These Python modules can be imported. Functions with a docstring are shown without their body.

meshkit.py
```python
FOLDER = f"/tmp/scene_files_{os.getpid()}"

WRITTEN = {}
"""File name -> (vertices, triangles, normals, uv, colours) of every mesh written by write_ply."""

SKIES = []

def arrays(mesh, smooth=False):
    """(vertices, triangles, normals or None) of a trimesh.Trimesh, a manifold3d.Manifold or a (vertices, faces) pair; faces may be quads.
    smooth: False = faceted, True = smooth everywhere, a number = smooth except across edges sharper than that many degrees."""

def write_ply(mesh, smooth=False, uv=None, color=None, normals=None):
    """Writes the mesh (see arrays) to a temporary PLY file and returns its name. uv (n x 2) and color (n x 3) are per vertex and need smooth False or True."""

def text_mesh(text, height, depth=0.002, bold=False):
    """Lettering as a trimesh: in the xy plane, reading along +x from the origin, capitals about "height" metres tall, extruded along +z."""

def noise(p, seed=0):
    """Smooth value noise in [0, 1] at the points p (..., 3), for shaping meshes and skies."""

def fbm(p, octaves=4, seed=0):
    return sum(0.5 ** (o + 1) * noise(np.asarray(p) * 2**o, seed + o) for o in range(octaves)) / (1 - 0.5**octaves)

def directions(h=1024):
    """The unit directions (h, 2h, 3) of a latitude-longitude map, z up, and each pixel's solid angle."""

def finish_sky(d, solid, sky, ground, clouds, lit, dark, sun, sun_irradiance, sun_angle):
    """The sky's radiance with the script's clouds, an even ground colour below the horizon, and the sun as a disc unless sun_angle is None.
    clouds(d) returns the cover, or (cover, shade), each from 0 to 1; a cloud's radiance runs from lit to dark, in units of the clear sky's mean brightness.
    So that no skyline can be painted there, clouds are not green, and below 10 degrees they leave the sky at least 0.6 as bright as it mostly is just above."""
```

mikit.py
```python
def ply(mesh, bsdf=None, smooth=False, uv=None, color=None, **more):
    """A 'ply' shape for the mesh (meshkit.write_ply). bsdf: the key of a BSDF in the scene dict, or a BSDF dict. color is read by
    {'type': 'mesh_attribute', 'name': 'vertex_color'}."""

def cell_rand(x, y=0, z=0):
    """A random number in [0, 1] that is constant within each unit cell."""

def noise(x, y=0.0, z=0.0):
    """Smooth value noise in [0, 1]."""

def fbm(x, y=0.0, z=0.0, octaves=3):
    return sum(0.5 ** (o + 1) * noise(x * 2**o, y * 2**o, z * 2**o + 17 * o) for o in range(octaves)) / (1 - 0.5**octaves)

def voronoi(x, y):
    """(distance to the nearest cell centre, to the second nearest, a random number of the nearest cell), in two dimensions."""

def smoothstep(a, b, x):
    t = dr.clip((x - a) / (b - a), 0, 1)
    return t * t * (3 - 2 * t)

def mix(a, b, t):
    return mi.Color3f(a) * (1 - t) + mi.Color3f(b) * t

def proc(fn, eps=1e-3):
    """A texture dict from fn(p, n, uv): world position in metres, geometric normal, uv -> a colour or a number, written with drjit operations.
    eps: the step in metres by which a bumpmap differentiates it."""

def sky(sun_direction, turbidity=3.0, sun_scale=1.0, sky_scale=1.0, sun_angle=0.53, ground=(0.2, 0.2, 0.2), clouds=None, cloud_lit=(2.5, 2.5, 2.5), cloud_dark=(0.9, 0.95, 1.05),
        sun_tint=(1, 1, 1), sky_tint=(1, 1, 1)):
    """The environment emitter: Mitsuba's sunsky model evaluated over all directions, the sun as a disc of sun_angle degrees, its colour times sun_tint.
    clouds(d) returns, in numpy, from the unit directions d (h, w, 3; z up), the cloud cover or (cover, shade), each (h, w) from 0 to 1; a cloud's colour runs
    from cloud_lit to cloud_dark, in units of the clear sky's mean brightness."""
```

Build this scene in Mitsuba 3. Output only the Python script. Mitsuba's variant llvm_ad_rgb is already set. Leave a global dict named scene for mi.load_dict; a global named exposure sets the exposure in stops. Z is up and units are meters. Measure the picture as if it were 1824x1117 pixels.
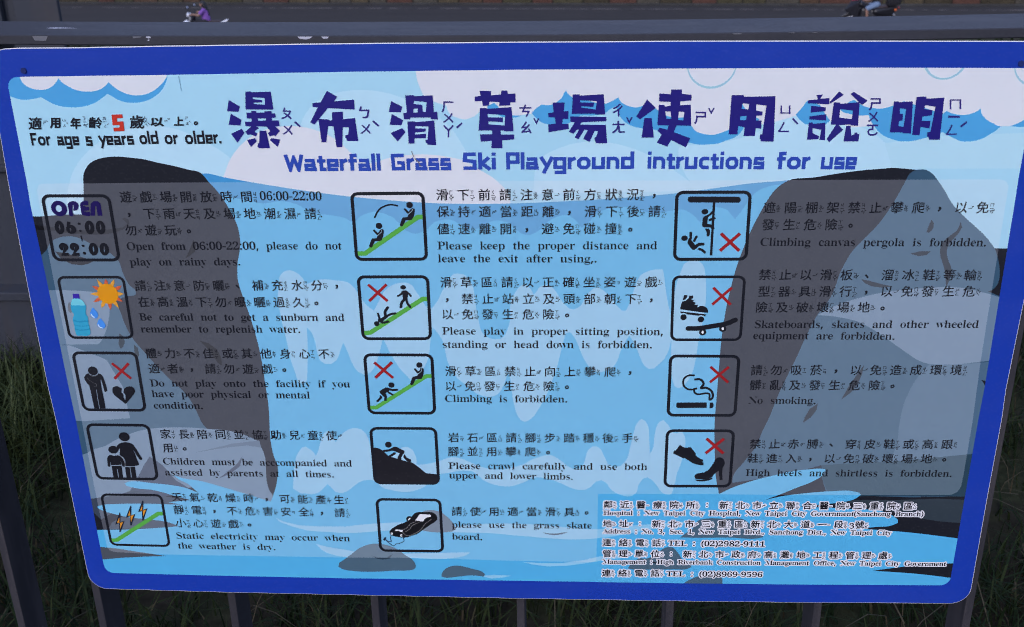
import math, random
import numpy as np, trimesh, shapely, manifold3d
import drjit as dr
import mitsuba as mi
import mikit, meshkit
from shapely.geometry import Polygon, LineString, MultiPolygon, Point
from shapely import affinity
from manifold3d import Manifold

T = mi.ScalarTransform4f
scene, labels = {}, {}
rng = np.random.default_rng(7)

# ------------------------------------------------------------------ camera, sky, exposure
CAMERA = np.array([0.06827, -1.30631, 1.46586])
RIGHT, UP, AHEAD = np.array([[0.9987349, 0.04734194, -0.01695136], [-0.00350738, 0.401867, 0.91569133], [-0.05016279, 0.91447343, -0.40152464]])
scene['camera'] = {'type': 'thinlens', 'to_world': T().look_at(origin=CAMERA.tolist(), target=(CAMERA + AHEAD).tolist(), up=UP.tolist()),
                   'fov': math.degrees(2 * math.atan(912 / 2000)), 'fov_axis': 'x', 'aperture_radius': 0.0016, 'focus_distance': 1.48, 'near_clip': 0.02, 'far_clip': 2000.0}
scene['sky'] = mikit.sky([-0.22, -0.86, 0.46], turbidity=3.5, sun_scale=0.3, sun_angle=26, clouds=lambda d: 1.0, cloud_lit=(0.72, 0.93, 1.58), sky_tint=(1.0, 1.0, 1.0), ground=(0.12, 0.12, 0.12), sun_tint=(0.80, 0.97, 1.58))
exposure = 2.75

# ------------------------------------------------------------------ helpers
def lin(c):
    c = np.asarray(c, float) / 255
    return np.where(c <= 0.04045, c / 12.92, ((c + 0.055) / 1.055) ** 2.4)

def put(key, mesh, bsdf, smooth=False, label=None, cat=None, group=None, kind=None, **more):
    base, n = key, 0
    while key in scene:
        n += 1
        key = f'{base}_{n:03d}'
    scene[key] = mikit.ply(mesh, bsdf, smooth=smooth, **more)
    note(key, label, cat, group, kind)
    return key

def note(key, label=None, cat=None, group=None, kind=None):
    d = {k: v for k, v in (('label', label), ('category', cat), ('group', group), ('kind', kind)) if v}
    if d:
        labels[key] = d

def rgb(*c): return {'type': 'rgb', 'value': list(map(float, c))}

def material(name, color, rough=0.6, spec=0.4):
    m = {'type': 'principled', 'base_color': color if isinstance(color, dict) else rgb(*color), 'roughness': rough, 'specular': spec}
    scene[name] = {'type': 'twosided', 'bsdf': m}
    return name

def box(x0, x1, y0, y1, z0, z1, r=0.0):
    if r <= 0:
        m = trimesh.creation.box((x1 - x0, y1 - y0, z1 - z0)); m.apply_translation(((x0 + x1) / 2, (y0 + y1) / 2, (z0 + z1) / 2)); return m
    s = Manifold.sphere(r, 12)
    m = Manifold.batch_hull([s.translate((x, y, z)) for x in (x0 + r, x1 - r) for y in (y0 + r, y1 - r) for z in (z0 + r, z1 - r)])
    return tri(m)

def tri(m):
    m = m.to_mesh(); return trimesh.Trimesh(np.array(m.vert_properties[:, :3], float), np.array(m.tri_verts), process=False)

def join(*ms): return trimesh.util.concatenate(list(ms))

def ball(p, r, n=16): return Manifold.sphere(1.0, n).scale((r, r, r) if np.isscalar(r) else tuple(r)).translate(tuple(map(float, p)))

def bone(p, q, r, s, n=16): return Manifold.batch_hull([ball(p, r, n), ball(q, s, n)])

def add_all(ms):
    out = ms[0]
    for m in ms[1:]:
        out = out + m
    return out

def skin_over(ms, step=0.03, rounds=6):
    t = tri(add_all(ms).refine_to_length(step)); t.merge_vertices()
    return trimesh.smoothing.filter_taubin(t, iterations=rounds)

def placed(mesh, x, y, z, heading):
    m = mesh.copy(); m.apply_transform(trimesh.transformations.rotation_matrix(heading, (0, 0, 1))); m.apply_translation((x, y, z)); return m

def tube(points, r, sides=10):
    p = np.asarray(points, float); t = np.gradient(p, axis=0); t /= np.linalg.norm(t, axis=1, keepdims=True)
    a = np.cross(t, np.where(np.abs(t[:, 2:]) < 0.9, [0, 0, 1.0], [1.0, 0, 0])); a /= np.linalg.norm(a, axis=1, keepdims=True)
    b, an = np.cross(t, a), np.arange(sides) * 2 * np.pi / sides
    v = p[:, None] + np.broadcast_to(r, (len(p),))[:, None, None] * (np.cos(an)[None, :, None] * a[:, None] + np.sin(an)[None, :, None] * b[:, None])
    i, j = np.meshgrid(np.arange(len(p) - 1), np.arange(sides), indexing='ij')
    q = np.stack([i * sides + j, i * sides + (j + 1) % sides, (i + 1) * sides + (j + 1) % sides, (i + 1) * sides + j], -1).reshape(-1, 4)
    f = np.vstack([q[:, [0, 1, 2]], q[:, [0, 2, 3]]])
    caps = [[0, k + 1, k] for k in range(1, sides - 1)] + [[(len(p) - 1) * sides + x for x in (0, k, k + 1)] for k in range(1, sides - 1)]
    return trimesh.Trimesh(v.reshape(-1, 3), np.vstack([f, caps]), process=False)

# ------------------------------------------------------------------ materials
N, FB, MIX = mikit.noise, mikit.fbm, mikit.mix
def soil(p, n, uv):
    f = FB(p.x * 9, p.y * 9, p.z * 9, 4)
    g = FB(p.x * 60, p.y * 60, p.z * 60, 2)
    c = MIX(mi.Color3f(0.024, 0.021, 0.015), mi.Color3f(0.026, 0.029, 0.015), mikit.smoothstep(0.35, 0.65, f))
    return c * (0.55 + 0.9 * g)
material('soil', mikit.proc(soil), 0.95, 0.1)
def asphalt(p, n, uv):
    g = N(p.x * 90, p.y * 90, 1.0)
    f = FB(p.x * 0.35, p.y * 1.6, 3.0, 4)
    return mi.Color3f(0.0265, 0.0235, 0.0225) * (0.78 + 0.22 * g + 0.25 * f)
material('asphalt', mikit.proc(asphalt), 0.9, 0.25)
def worn_line(p, n, uv):
    w = mikit.smoothstep(0.42, 0.62, FB(p.x * 3.1, p.y * 9, 5.0, 4))
    return MIX(mi.Color3f(0.034, 0.031, 0.032), mi.Color3f(0.12, 0.105, 0.10), w)
material('road_paint', mikit.proc(worn_line), 0.8, 0.2)
def concrete(p, n, uv):
    f = FB(p.x * 2.2, p.y * 2.2, p.z * 2.2, 5)
    return mi.Color3f(0.042, 0.040, 0.036) * (0.6 + 0.8 * f)
material('gutter_concrete', mikit.proc(concrete), 0.9, 0.2)
for i, c in enumerate([(0.080, 0.050, 0.032), (0.076, 0.060, 0.036), (0.060, 0.053, 0.030), (0.085, 0.042, 0.030), (0.070, 0.062, 0.048), (0.050, 0.041, 0.026)]):
    def stone(p, n, uv, c=c):
        return mi.Color3f(*c) * (0.55 + 0.9 * FB(p.x * 5, p.y * 5, p.z * 9, 4))
    material(f'stone_{i}', mikit.proc(stone), 0.9, 0.2)
def rail_paint(p, n, uv):
    f = FB(p.x * 3, p.y * 14, p.z * 30, 4)
    g = N(p.x * 260, p.y * 260, p.z * 260)
    dust = mikit.smoothstep(0.5, 0.72, FB(p.x * 11, p.y * 40, p.z * 11, 4))
    return MIX(mi.Color3f(0.024, 0.024, 0.030) * (0.8 + 0.3 * f + 0.12 * g), mi.Color3f(0.040, 0.038, 0.042), dust * 0.5)
material('rail_paint', mikit.proc(rail_paint), 0.55, 0.45)
def bar_paint(p, n, uv):
    f = FB(p.x * 40, p.y * 40, p.z * 6, 4)
    return MIX(mi.Color3f(0.034, 0.032, 0.037), mi.Color3f(0.052, 0.047, 0.051), mikit.smoothstep(0.4, 0.7, f))
material('bar_paint', mikit.proc(bar_paint), 0.5, 0.4)
def pillar_paint(p, n, uv):
    f = FB(p.x * 7, p.y * 7, p.z * 1.2, 4)
    s = mikit.smoothstep(0.52, 0.75, FB(p.x * 26, p.y * 26, p.z * 0.9, 3))
    return MIX(mi.Color3f(0.044, 0.048, 0.059) * (0.75 + 0.45 * f), mi.Color3f(0.052, 0.049, 0.052), s * 0.7)
material('pillar_paint', mikit.proc(pillar_paint), 0.7, 0.3)
material('bare_metal', (0.42, 0.42, 0.46), 0.5, 0.5)
material('chip_grey', (0.14, 0.14, 0.15), 0.7, 0.3)
material('sheet_edge', (0.82, 0.80, 0.78), 0.45, 0.5)
material('sheet_back', (0.5, 0.5, 0.52), 0.4, 0.5)
material('bolt_steel', (0.014, 0.026, 0.13), 0.45, 0.3)
def grime(p, n, uv):   # fine dust specks and faint wiped patches on the print
    specks = mikit.smoothstep(0.62, 0.85, N(p.x * 420, p.y * 420, p.z * 420))
    patch = mikit.smoothstep(0.45, 0.75, FB(p.x * 7 + 3, p.y * 7, p.z * 16, 4))
    return 0.018 * specks + 0.014 * patch
scene['print'] = {'type': 'twosided', 'bsdf': {'type': 'blendbsdf', 'weight': mikit.proc(grime), 'clean': {'type': 'principled', 'base_color': {'type': 'mesh_attribute', 'name': 'vertex_color'}, 'roughness': 0.4, 'specular': 0.25},
                  'dust': {'type': 'principled', 'base_color': rgb(0.36, 0.35, 0.34), 'roughness': 0.95, 'specular': 0.1}}}
def blade(p, n, uv):
    r = mikit.cell_rand(p.x * 55, p.y * 55, 1.0)
    f = FB(p.x * 2.3, p.y * 2.3, 2.0, 3)
    g = MIX(mi.Color3f(0.010, 0.020, 0.009), mi.Color3f(0.024, 0.034, 0.012), mikit.smoothstep(0.3, 0.7, f * 0.6 + r * 0.4))
    return MIX(g, mi.Color3f(0.055, 0.045, 0.028), mikit.smoothstep(0.93, 0.98, r))
scene['grass_blade'] = {'type': 'twosided', 'bsdf': {'type': 'principled', 'base_color': mikit.proc(blade), 'roughness': 0.75, 'specular': 0.08}}
scene['straw'] = {'type': 'twosided', 'bsdf': {'type': 'principled', 'base_color': rgb(0.065, 0.054, 0.034), 'roughness': 0.8, 'specular': 0.2}}
def leaves(p, n, uv):
    return MIX(mi.Color3f(0.02, 0.04, 0.012), mi.Color3f(0.05, 0.075, 0.022), mikit.cell_rand(p.x * 9, p.y * 9, p.z * 9))
material('hedge_leaf', mikit.proc(leaves), 0.6, 0.3)
for nm, c, r in (('skin', (0.30, 0.17, 0.12), 0.55), ('purple_cloth', (0.20, 0.085, 0.36), 0.9), ('dark_cloth', (0.02, 0.02, 0.026), 0.9), ('denim', (0.17, 0.24, 0.36), 0.9), ('hair', (0.008, 0.007, 0.009), 0.5),
                 ('white_plastic', (0.72, 0.74, 0.80), 0.3), ('black_plastic', (0.012, 0.012, 0.016), 0.35), ('tyre', (0.012, 0.012, 0.013), 0.9), ('dark_seat', (0.03, 0.018, 0.022), 0.6), ('red_paint', (0.28, 0.02, 0.015), 0.3),
                 ('orange_lens', (0.75, 0.16, 0.03), 0.25), ('steel', (0.45, 0.45, 0.48), 0.3), ('pink_shoe', (0.55, 0.38, 0.42), 0.8), ('mirror_glass', (0.75, 0.8, 0.9), 0.1), ('eye_dark', (0.01, 0.01, 0.01), 0.3)):
    material(nm, c, r, 0.5)

# ------------------------------------------------------------------ ground, road, stone edging
ROAD_Z, TILT = -6.0, math.atan(-0.085)
def ground_z(y):
    y = np.asarray(y, float)
    s = np.clip((y - 6.5) / 13.5, 0, 1)
    return np.where(y < 6.5, 0.0, -(s * s * (3 - 2 * s)) * 6.03)
ys = np.concatenate([[-300, -40, -8, -3, -1], np.linspace(-0.5, 6, 60), np.linspace(6.3, 22, 30), [26, 30, 36, 44, 52, 60, 90, 160, 320, 700]])
xs = np.concatenate([[-600, -200, -60, -20, -8], np.linspace(-4, 4, 90), [8, 20, 60, 200, 600]])
gx, gy = np.meshgrid(xs, ys)
gz = ground_z(gy) + np.where((np.abs(gx) < 8) & (gy > 0) & (gy < 20), (meshkit.fbm(np.stack([gx * 2.2, gy * 2.2, gx * 0], -1), 4, 3) - 0.5) * 0.07, 0)
ni, nj = gx.shape
i, j = np.meshgrid(np.arange(ni - 1), np.arange(nj - 1), indexing='ij')
q = np.stack([i * nj + j, i * nj + j + 1, (i + 1) * nj + j + 1, (i + 1) * nj + j], -1).reshape(-1, 4)
put('ground', (np.stack([gx, gy, gz], -1).reshape(-1, 3), q), 'soil', smooth=True, kind='structure')

def along(mesh): # the road's own frame: x along it, y across it, put where the road lies
    m = mesh.copy(); m.apply_transform(trimesh.transformations.rotation_matrix(TILT, (0, 0, 1))); m.apply_translation((-2.45, 48.6, ROAD_Z)); return m
put('road', along(box(-260, 260, -13.5, 1.05, -0.02, 0.0)), 'asphalt', kind='structure')
put('road_marking', along(box(-260, 260, 0.0, 0.11, 0.001, 0.005)), 'road_paint', kind='structure')
put('gutter', along(box(-260, 260, 1.06, 1.55, -0.02, 0.035)), 'gutter_concrete', kind='structure')
note('stone_edging', 'low edging wall of brown stone blocks along the far side of the road', 'wall')
x = -36.0
r2 = random.Random(4)
while x < 34:
    w = r2.uniform(0.75, 1.45)
    h = r2.uniform(0.50, 0.60)
    put('stone_edging__block', along(box(x + 0.025, x + w - 0.025, 1.58 + r2.uniform(0, 0.04), 1.95, -0.02, h, 0.03)), f'stone_{r2.randrange(6)}')
    x += w
put('stone_edging__mortar_bed', along(box(-36, 34, 1.68, 1.92, -0.02, 0.46)), 'gutter_concrete')
put('verge', along(box(-260, 260, 1.96, 9.0, -0.02, 0.42)), 'soil', kind='structure')
hv, hf = [], []
r3 = np.random.default_rng(11)
n = 9000
c = np.stack([r3.uniform(-34, 34, n), r3.uniform(2.2, 4.6, n), 0.42 + r3.uniform(0, 1, n) ** 1.2 * 1.1], -1)
keep = meshkit.fbm(c * [0.9, 0.9, 0.9], 3, 5) > 0.42
c = c[keep]
d1 = r3.normal(size=(len(c), 3)); d1 /= np.linalg.norm(d1, axis=1, keepdims=True)
d2 = np.cross(d1, r3.normal(size=(len(c), 3))); d2 /= np.linalg.norm(d2, axis=1, keepdims=True)
v = np.stack([c - d1 * 0.11, c + d2 * 0.05, c + d1 * 0.11, c - d2 * 0.05], 1).reshape(-1, 3)
f = np.arange(len(c) * 4).reshape(-1, 4)
put('shrub_border', along(trimesh.Trimesh(v, np.vstack([f[:, [0, 1, 2]], f[:, [0, 2, 3]]]), process=False)), 'hedge_leaf', label='low green shrubs growing behind the stone edging across the road', cat='shrubs', kind='stuff')

# ------------------------------------------------------------------ grass behind the fence
def blades(n, x0, x1, y0, y1, h0, h1, w0, w1, seed, bend=0.9, clump=0.42):
    r = np.random.default_rng(seed)
    p = np.stack([r.uniform(x0, x1, n), r.uniform(y0, y1, n)], -1)
    k = meshkit.fbm(np.stack([p[:, 0] * 5, p[:, 1] * 5, p[:, 0] * 0], -1), 3, seed)
    p = p[k > clump + r.uniform(-0.12, 0.12, n)]
    m = len(p)
    z = ground_z(p[:, 1]) + (meshkit.fbm(np.stack([p[:, 0] * 2.2, p[:, 1] * 2.2, p[:, 0] * 0], -1), 4, 3) - 0.5) * 0.07 - 0.01
    h = r.uniform(h0, h1, m) * (0.6 + 0.8 * meshkit.fbm(np.stack([p[:, 0] * 3, p[:, 1] * 3, p[:, 0] * 0 + 5], -1), 2, seed + 1))
    a, w, b = r.uniform(0, 2 * np.pi, m), r.uniform(w0, w1, m), r.uniform(0.15, bend, m)
    side = np.stack([-np.sin(a), np.cos(a), a * 0], -1)
    lean = np.stack([np.cos(a), np.sin(a), a * 0], -1)
    rows = []
    base = np.concatenate([p, z[:, None]], 1)
    for t, ww in ((0, 1.0), (0.35, 0.9), (0.7, 0.6), (1.0, 0.05)):
        c = base + lean * (h * b * t * t)[:, None] + np.array([0, 0, 1.0]) * (h * (t - 0.45 * b * t * t))[:, None]
        rows += [c - side * (w * ww / 2)[:, None], c + side * (w * ww / 2)[:, None]]
    v = np.stack(rows, 1).reshape(-1, 3)
    o = (np.arange(m) * 8)[:, None]
    f = np.concatenate([np.concatenate([o + k2, o + k2 + 1, o + k2 + 3, o + k2 + 2], 1) for k2 in (0, 2, 4)])
    return trimesh.Trimesh(v, np.vstack([f[:, [0, 1, 2]], f[:, [0, 2, 3]]]), process=False)
put('grass', join(blades(30000, -2.4, 2.6, 0.14, 1.9, 0.06, 0.20, 0.003, 0.007, 21, 1.1), blades(42000, -3.0, 3.4, 1.5, 5.5, 0.05, 0.17, 0.004, 0.009, 22, 1.0, 0.36), blades(16000, -12, 12, 5.5, 17, 0.06, 0.14, 0.012, 0.03, 23, 0.9, 0.3)), 'grass_blade', label='dark rough grass growing behind the fence', cat='grass', kind='stuff')
scene['paler_blade'] = {'type': 'twosided', 'bsdf': {'type': 'principled', 'base_color': rgb(0.045, 0.062, 0.018), 'roughness': 0.6, 'specular': 0.25}}  # paler green than the main blades, used for separate patches of grass
put('paler_grass', join(blades(5000, -2.2, -0.95, 1.02, 1.58, 0.06, 0.2, 0.003, 0.007, 41, 0.8, 0.38), blades(2500, 0.75, 2.6, 1.3, 3.6, 0.06, 0.16, 0.004, 0.008, 42, 0.8, 0.5)), 'paler_blade', label='lighter green grass tufts at the foot of the pillar and among the dark grass', cat='grass', kind='stuff')
put('dry_grass', blades(2600, -2.4, 2.6, 0.14, 3.0, 0.08, 0.26, 0.002, 0.004, 31, 1.5, 0.45), 'straw', label='pale dry stalks lying among the grass behind the fence', cat='dry grass', kind='stuff')

# ------------------------------------------------------------------ pillar behind the fence
note('pillar', 'grey steel pillar of flat plates on a plinth, standing in the grass behind the left end of the sign', 'pillar')
put('pillar__post', box(-1.374, -1.256, 1.618, 1.634, 0.0, 2.6, 0.003), 'pillar_paint')
put('pillar__post', box(-1.83, -1.407, 1.612, 1.634, 0.0, 2.6, 0.003), 'pillar_paint')
put('pillar__web', box(-1.406, -1.375, 1.637, 1.65, 0.0, 2.58), 'pillar_paint')
put('pillar__web', box(-1.50, -1.40, 1.636, 1.74, 0.0, 2.59), 'pillar_paint')
put('pillar__band', box(-1.845, -1.246, 1.590, 1.755, 0.610, 0.628, 0.003), 'pillar_paint')
put('pillar__plinth', box(-1.88, -1.225, 1.560, 1.79, -0.05, 0.245, 0.006), 'pillar_paint')
put('pillar__plinth_cap', box(-1.90, -1.210, 1.545, 1.80, 0.246, 0.272, 0.004), 'pillar_paint')

# ------------------------------------------------------------------ fence
note('fence', 'dark grey metal fence of flat upright bars carrying the blue sign', 'fence')
st = np.linspace(-2.6, 2.9, 45)
def rail_z(x): return 1.2387 + 0.0113 * np.clip(np.asarray(x) - 0.08, -0.8, 0.8) ** 2
pr, ch = [], 0.0012
prof = np.array([[0.015, -0.0115 + ch], [0.015, -ch], [0.015 + ch, 0], [0.113, 0], [0.114, -ch], [0.114, -0.0115]])
prof = np.vstack([prof, [[0.015 + ch, -0.0115]]])
v = np.array([[x, a, rail_z(x) + b] for x in st for a, b in prof])
k = len(prof)
i, j = np.meshgrid(np.arange(len(st) - 1), np.arange(k), indexing='ij')
q = np.stack([i * k + j, (i + 1) * k + j, (i + 1) * k + (j + 1) % k, i * k + (j + 1) % k], -1).reshape(-1, 4)
put('fence__top_rail', (v, q), 'rail_paint', label='flat top rail with scuffed grey paint')
xsb = [-0.767, -0.640, -0.436, -0.222, -0.006, 0.212, 0.4245, 0.639]
bars = [-2.45, -2.24, -2.03, -1.82, -1.61, -1.40, -1.19, -0.98] + xsb + [0.853 + 0.2135 * t for t in range(9)]
for b in bars:
    put('fence__bar', box(b, b + 0.0115, 0.030, 0.090, 0.115, rail_z(b) - 0.0125, 0.0012), 'bar_paint')
put('fence__bottom_rail', box(-2.6, 2.9, 0.020, 0.100, 0.100, 0.114), 'rail_paint')
for b in (-2.62, 2.88):
    put('fence__post', box(b, b + 0.06, 0.03, 0.09, -0.05, 1.225, 0.003), 'bar_paint')
def patch(points, name, up=None, front=None):
    pts = np.array(points, float)
    if up: v = np.array([[a, b, rail_z(a) + 0.0006] for a, b in pts])
    else: v = np.array([[a, 0.0144, rail_z(a) + b] for a, b in pts])
    put(name, (v, np.array([[0, t, t + 1] for t in range(1, len(v) - 1)])), up or front)
PAINT = [('u', 'bare_metal', [(-0.571, 0.062), (-0.560, 0.058), (-0.545, 0.060), (-0.530, 0.062), (-0.545, 0.064), (-0.56, 0.066)]),
         ('f', 'chip_grey', [(-0.567, -0.0008), (-0.548, -0.0008), (-0.551, -0.006), (-0.554, -0.0066), (-0.565, -0.006)]),
         ('f', 'bare_metal', [(-0.430, -0.0008), (-0.425, -0.0006), (-0.4245, -0.0025), (-0.4275, -0.0030), (-0.4305, -0.002)]),
         ('f', 'bare_metal', [(-0.4285, -0.0045), (-0.4265, -0.0042), (-0.4268, -0.0058), (-0.4290, -0.0060)]),
         ('f', 'chip_grey', [(-0.446, -0.0008), (-0.435, -0.0008), (-0.437, -0.002), (-0.446, -0.003)]),
         ('f', 'bare_metal', [(-0.250, -0.0008), (-0.232, -0.0008), (-0.235, -0.003), (-0.240, -0.0042), (-0.247, -0.0035)]),
         ('f', 'bare_metal', [(-0.222, -0.0008), (-0.213, -0.0008), (-0.214, -0.003), (-0.219, -0.0035)]),
         ('f', 'chip_grey', [(0.255, -0.0008), (0.266, -0.0006), (0.265, -0.0018), (0.257, -0.0018)]),
         ('f', 'chip_grey', [(0.318, -0.0008), (0.326, -0.0006), (0.325, -0.0015)]), ('f', 'chip_grey', [(0.345, -0.0008), (0.352, -0.0006), (0.350, -0.0015)])]
for side, mname, pts in PAINT:
    patch(pts, 'fence__top_rail__paint_chip', **({'up': mname} if side == 'u' else {'front': mname}))

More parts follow.
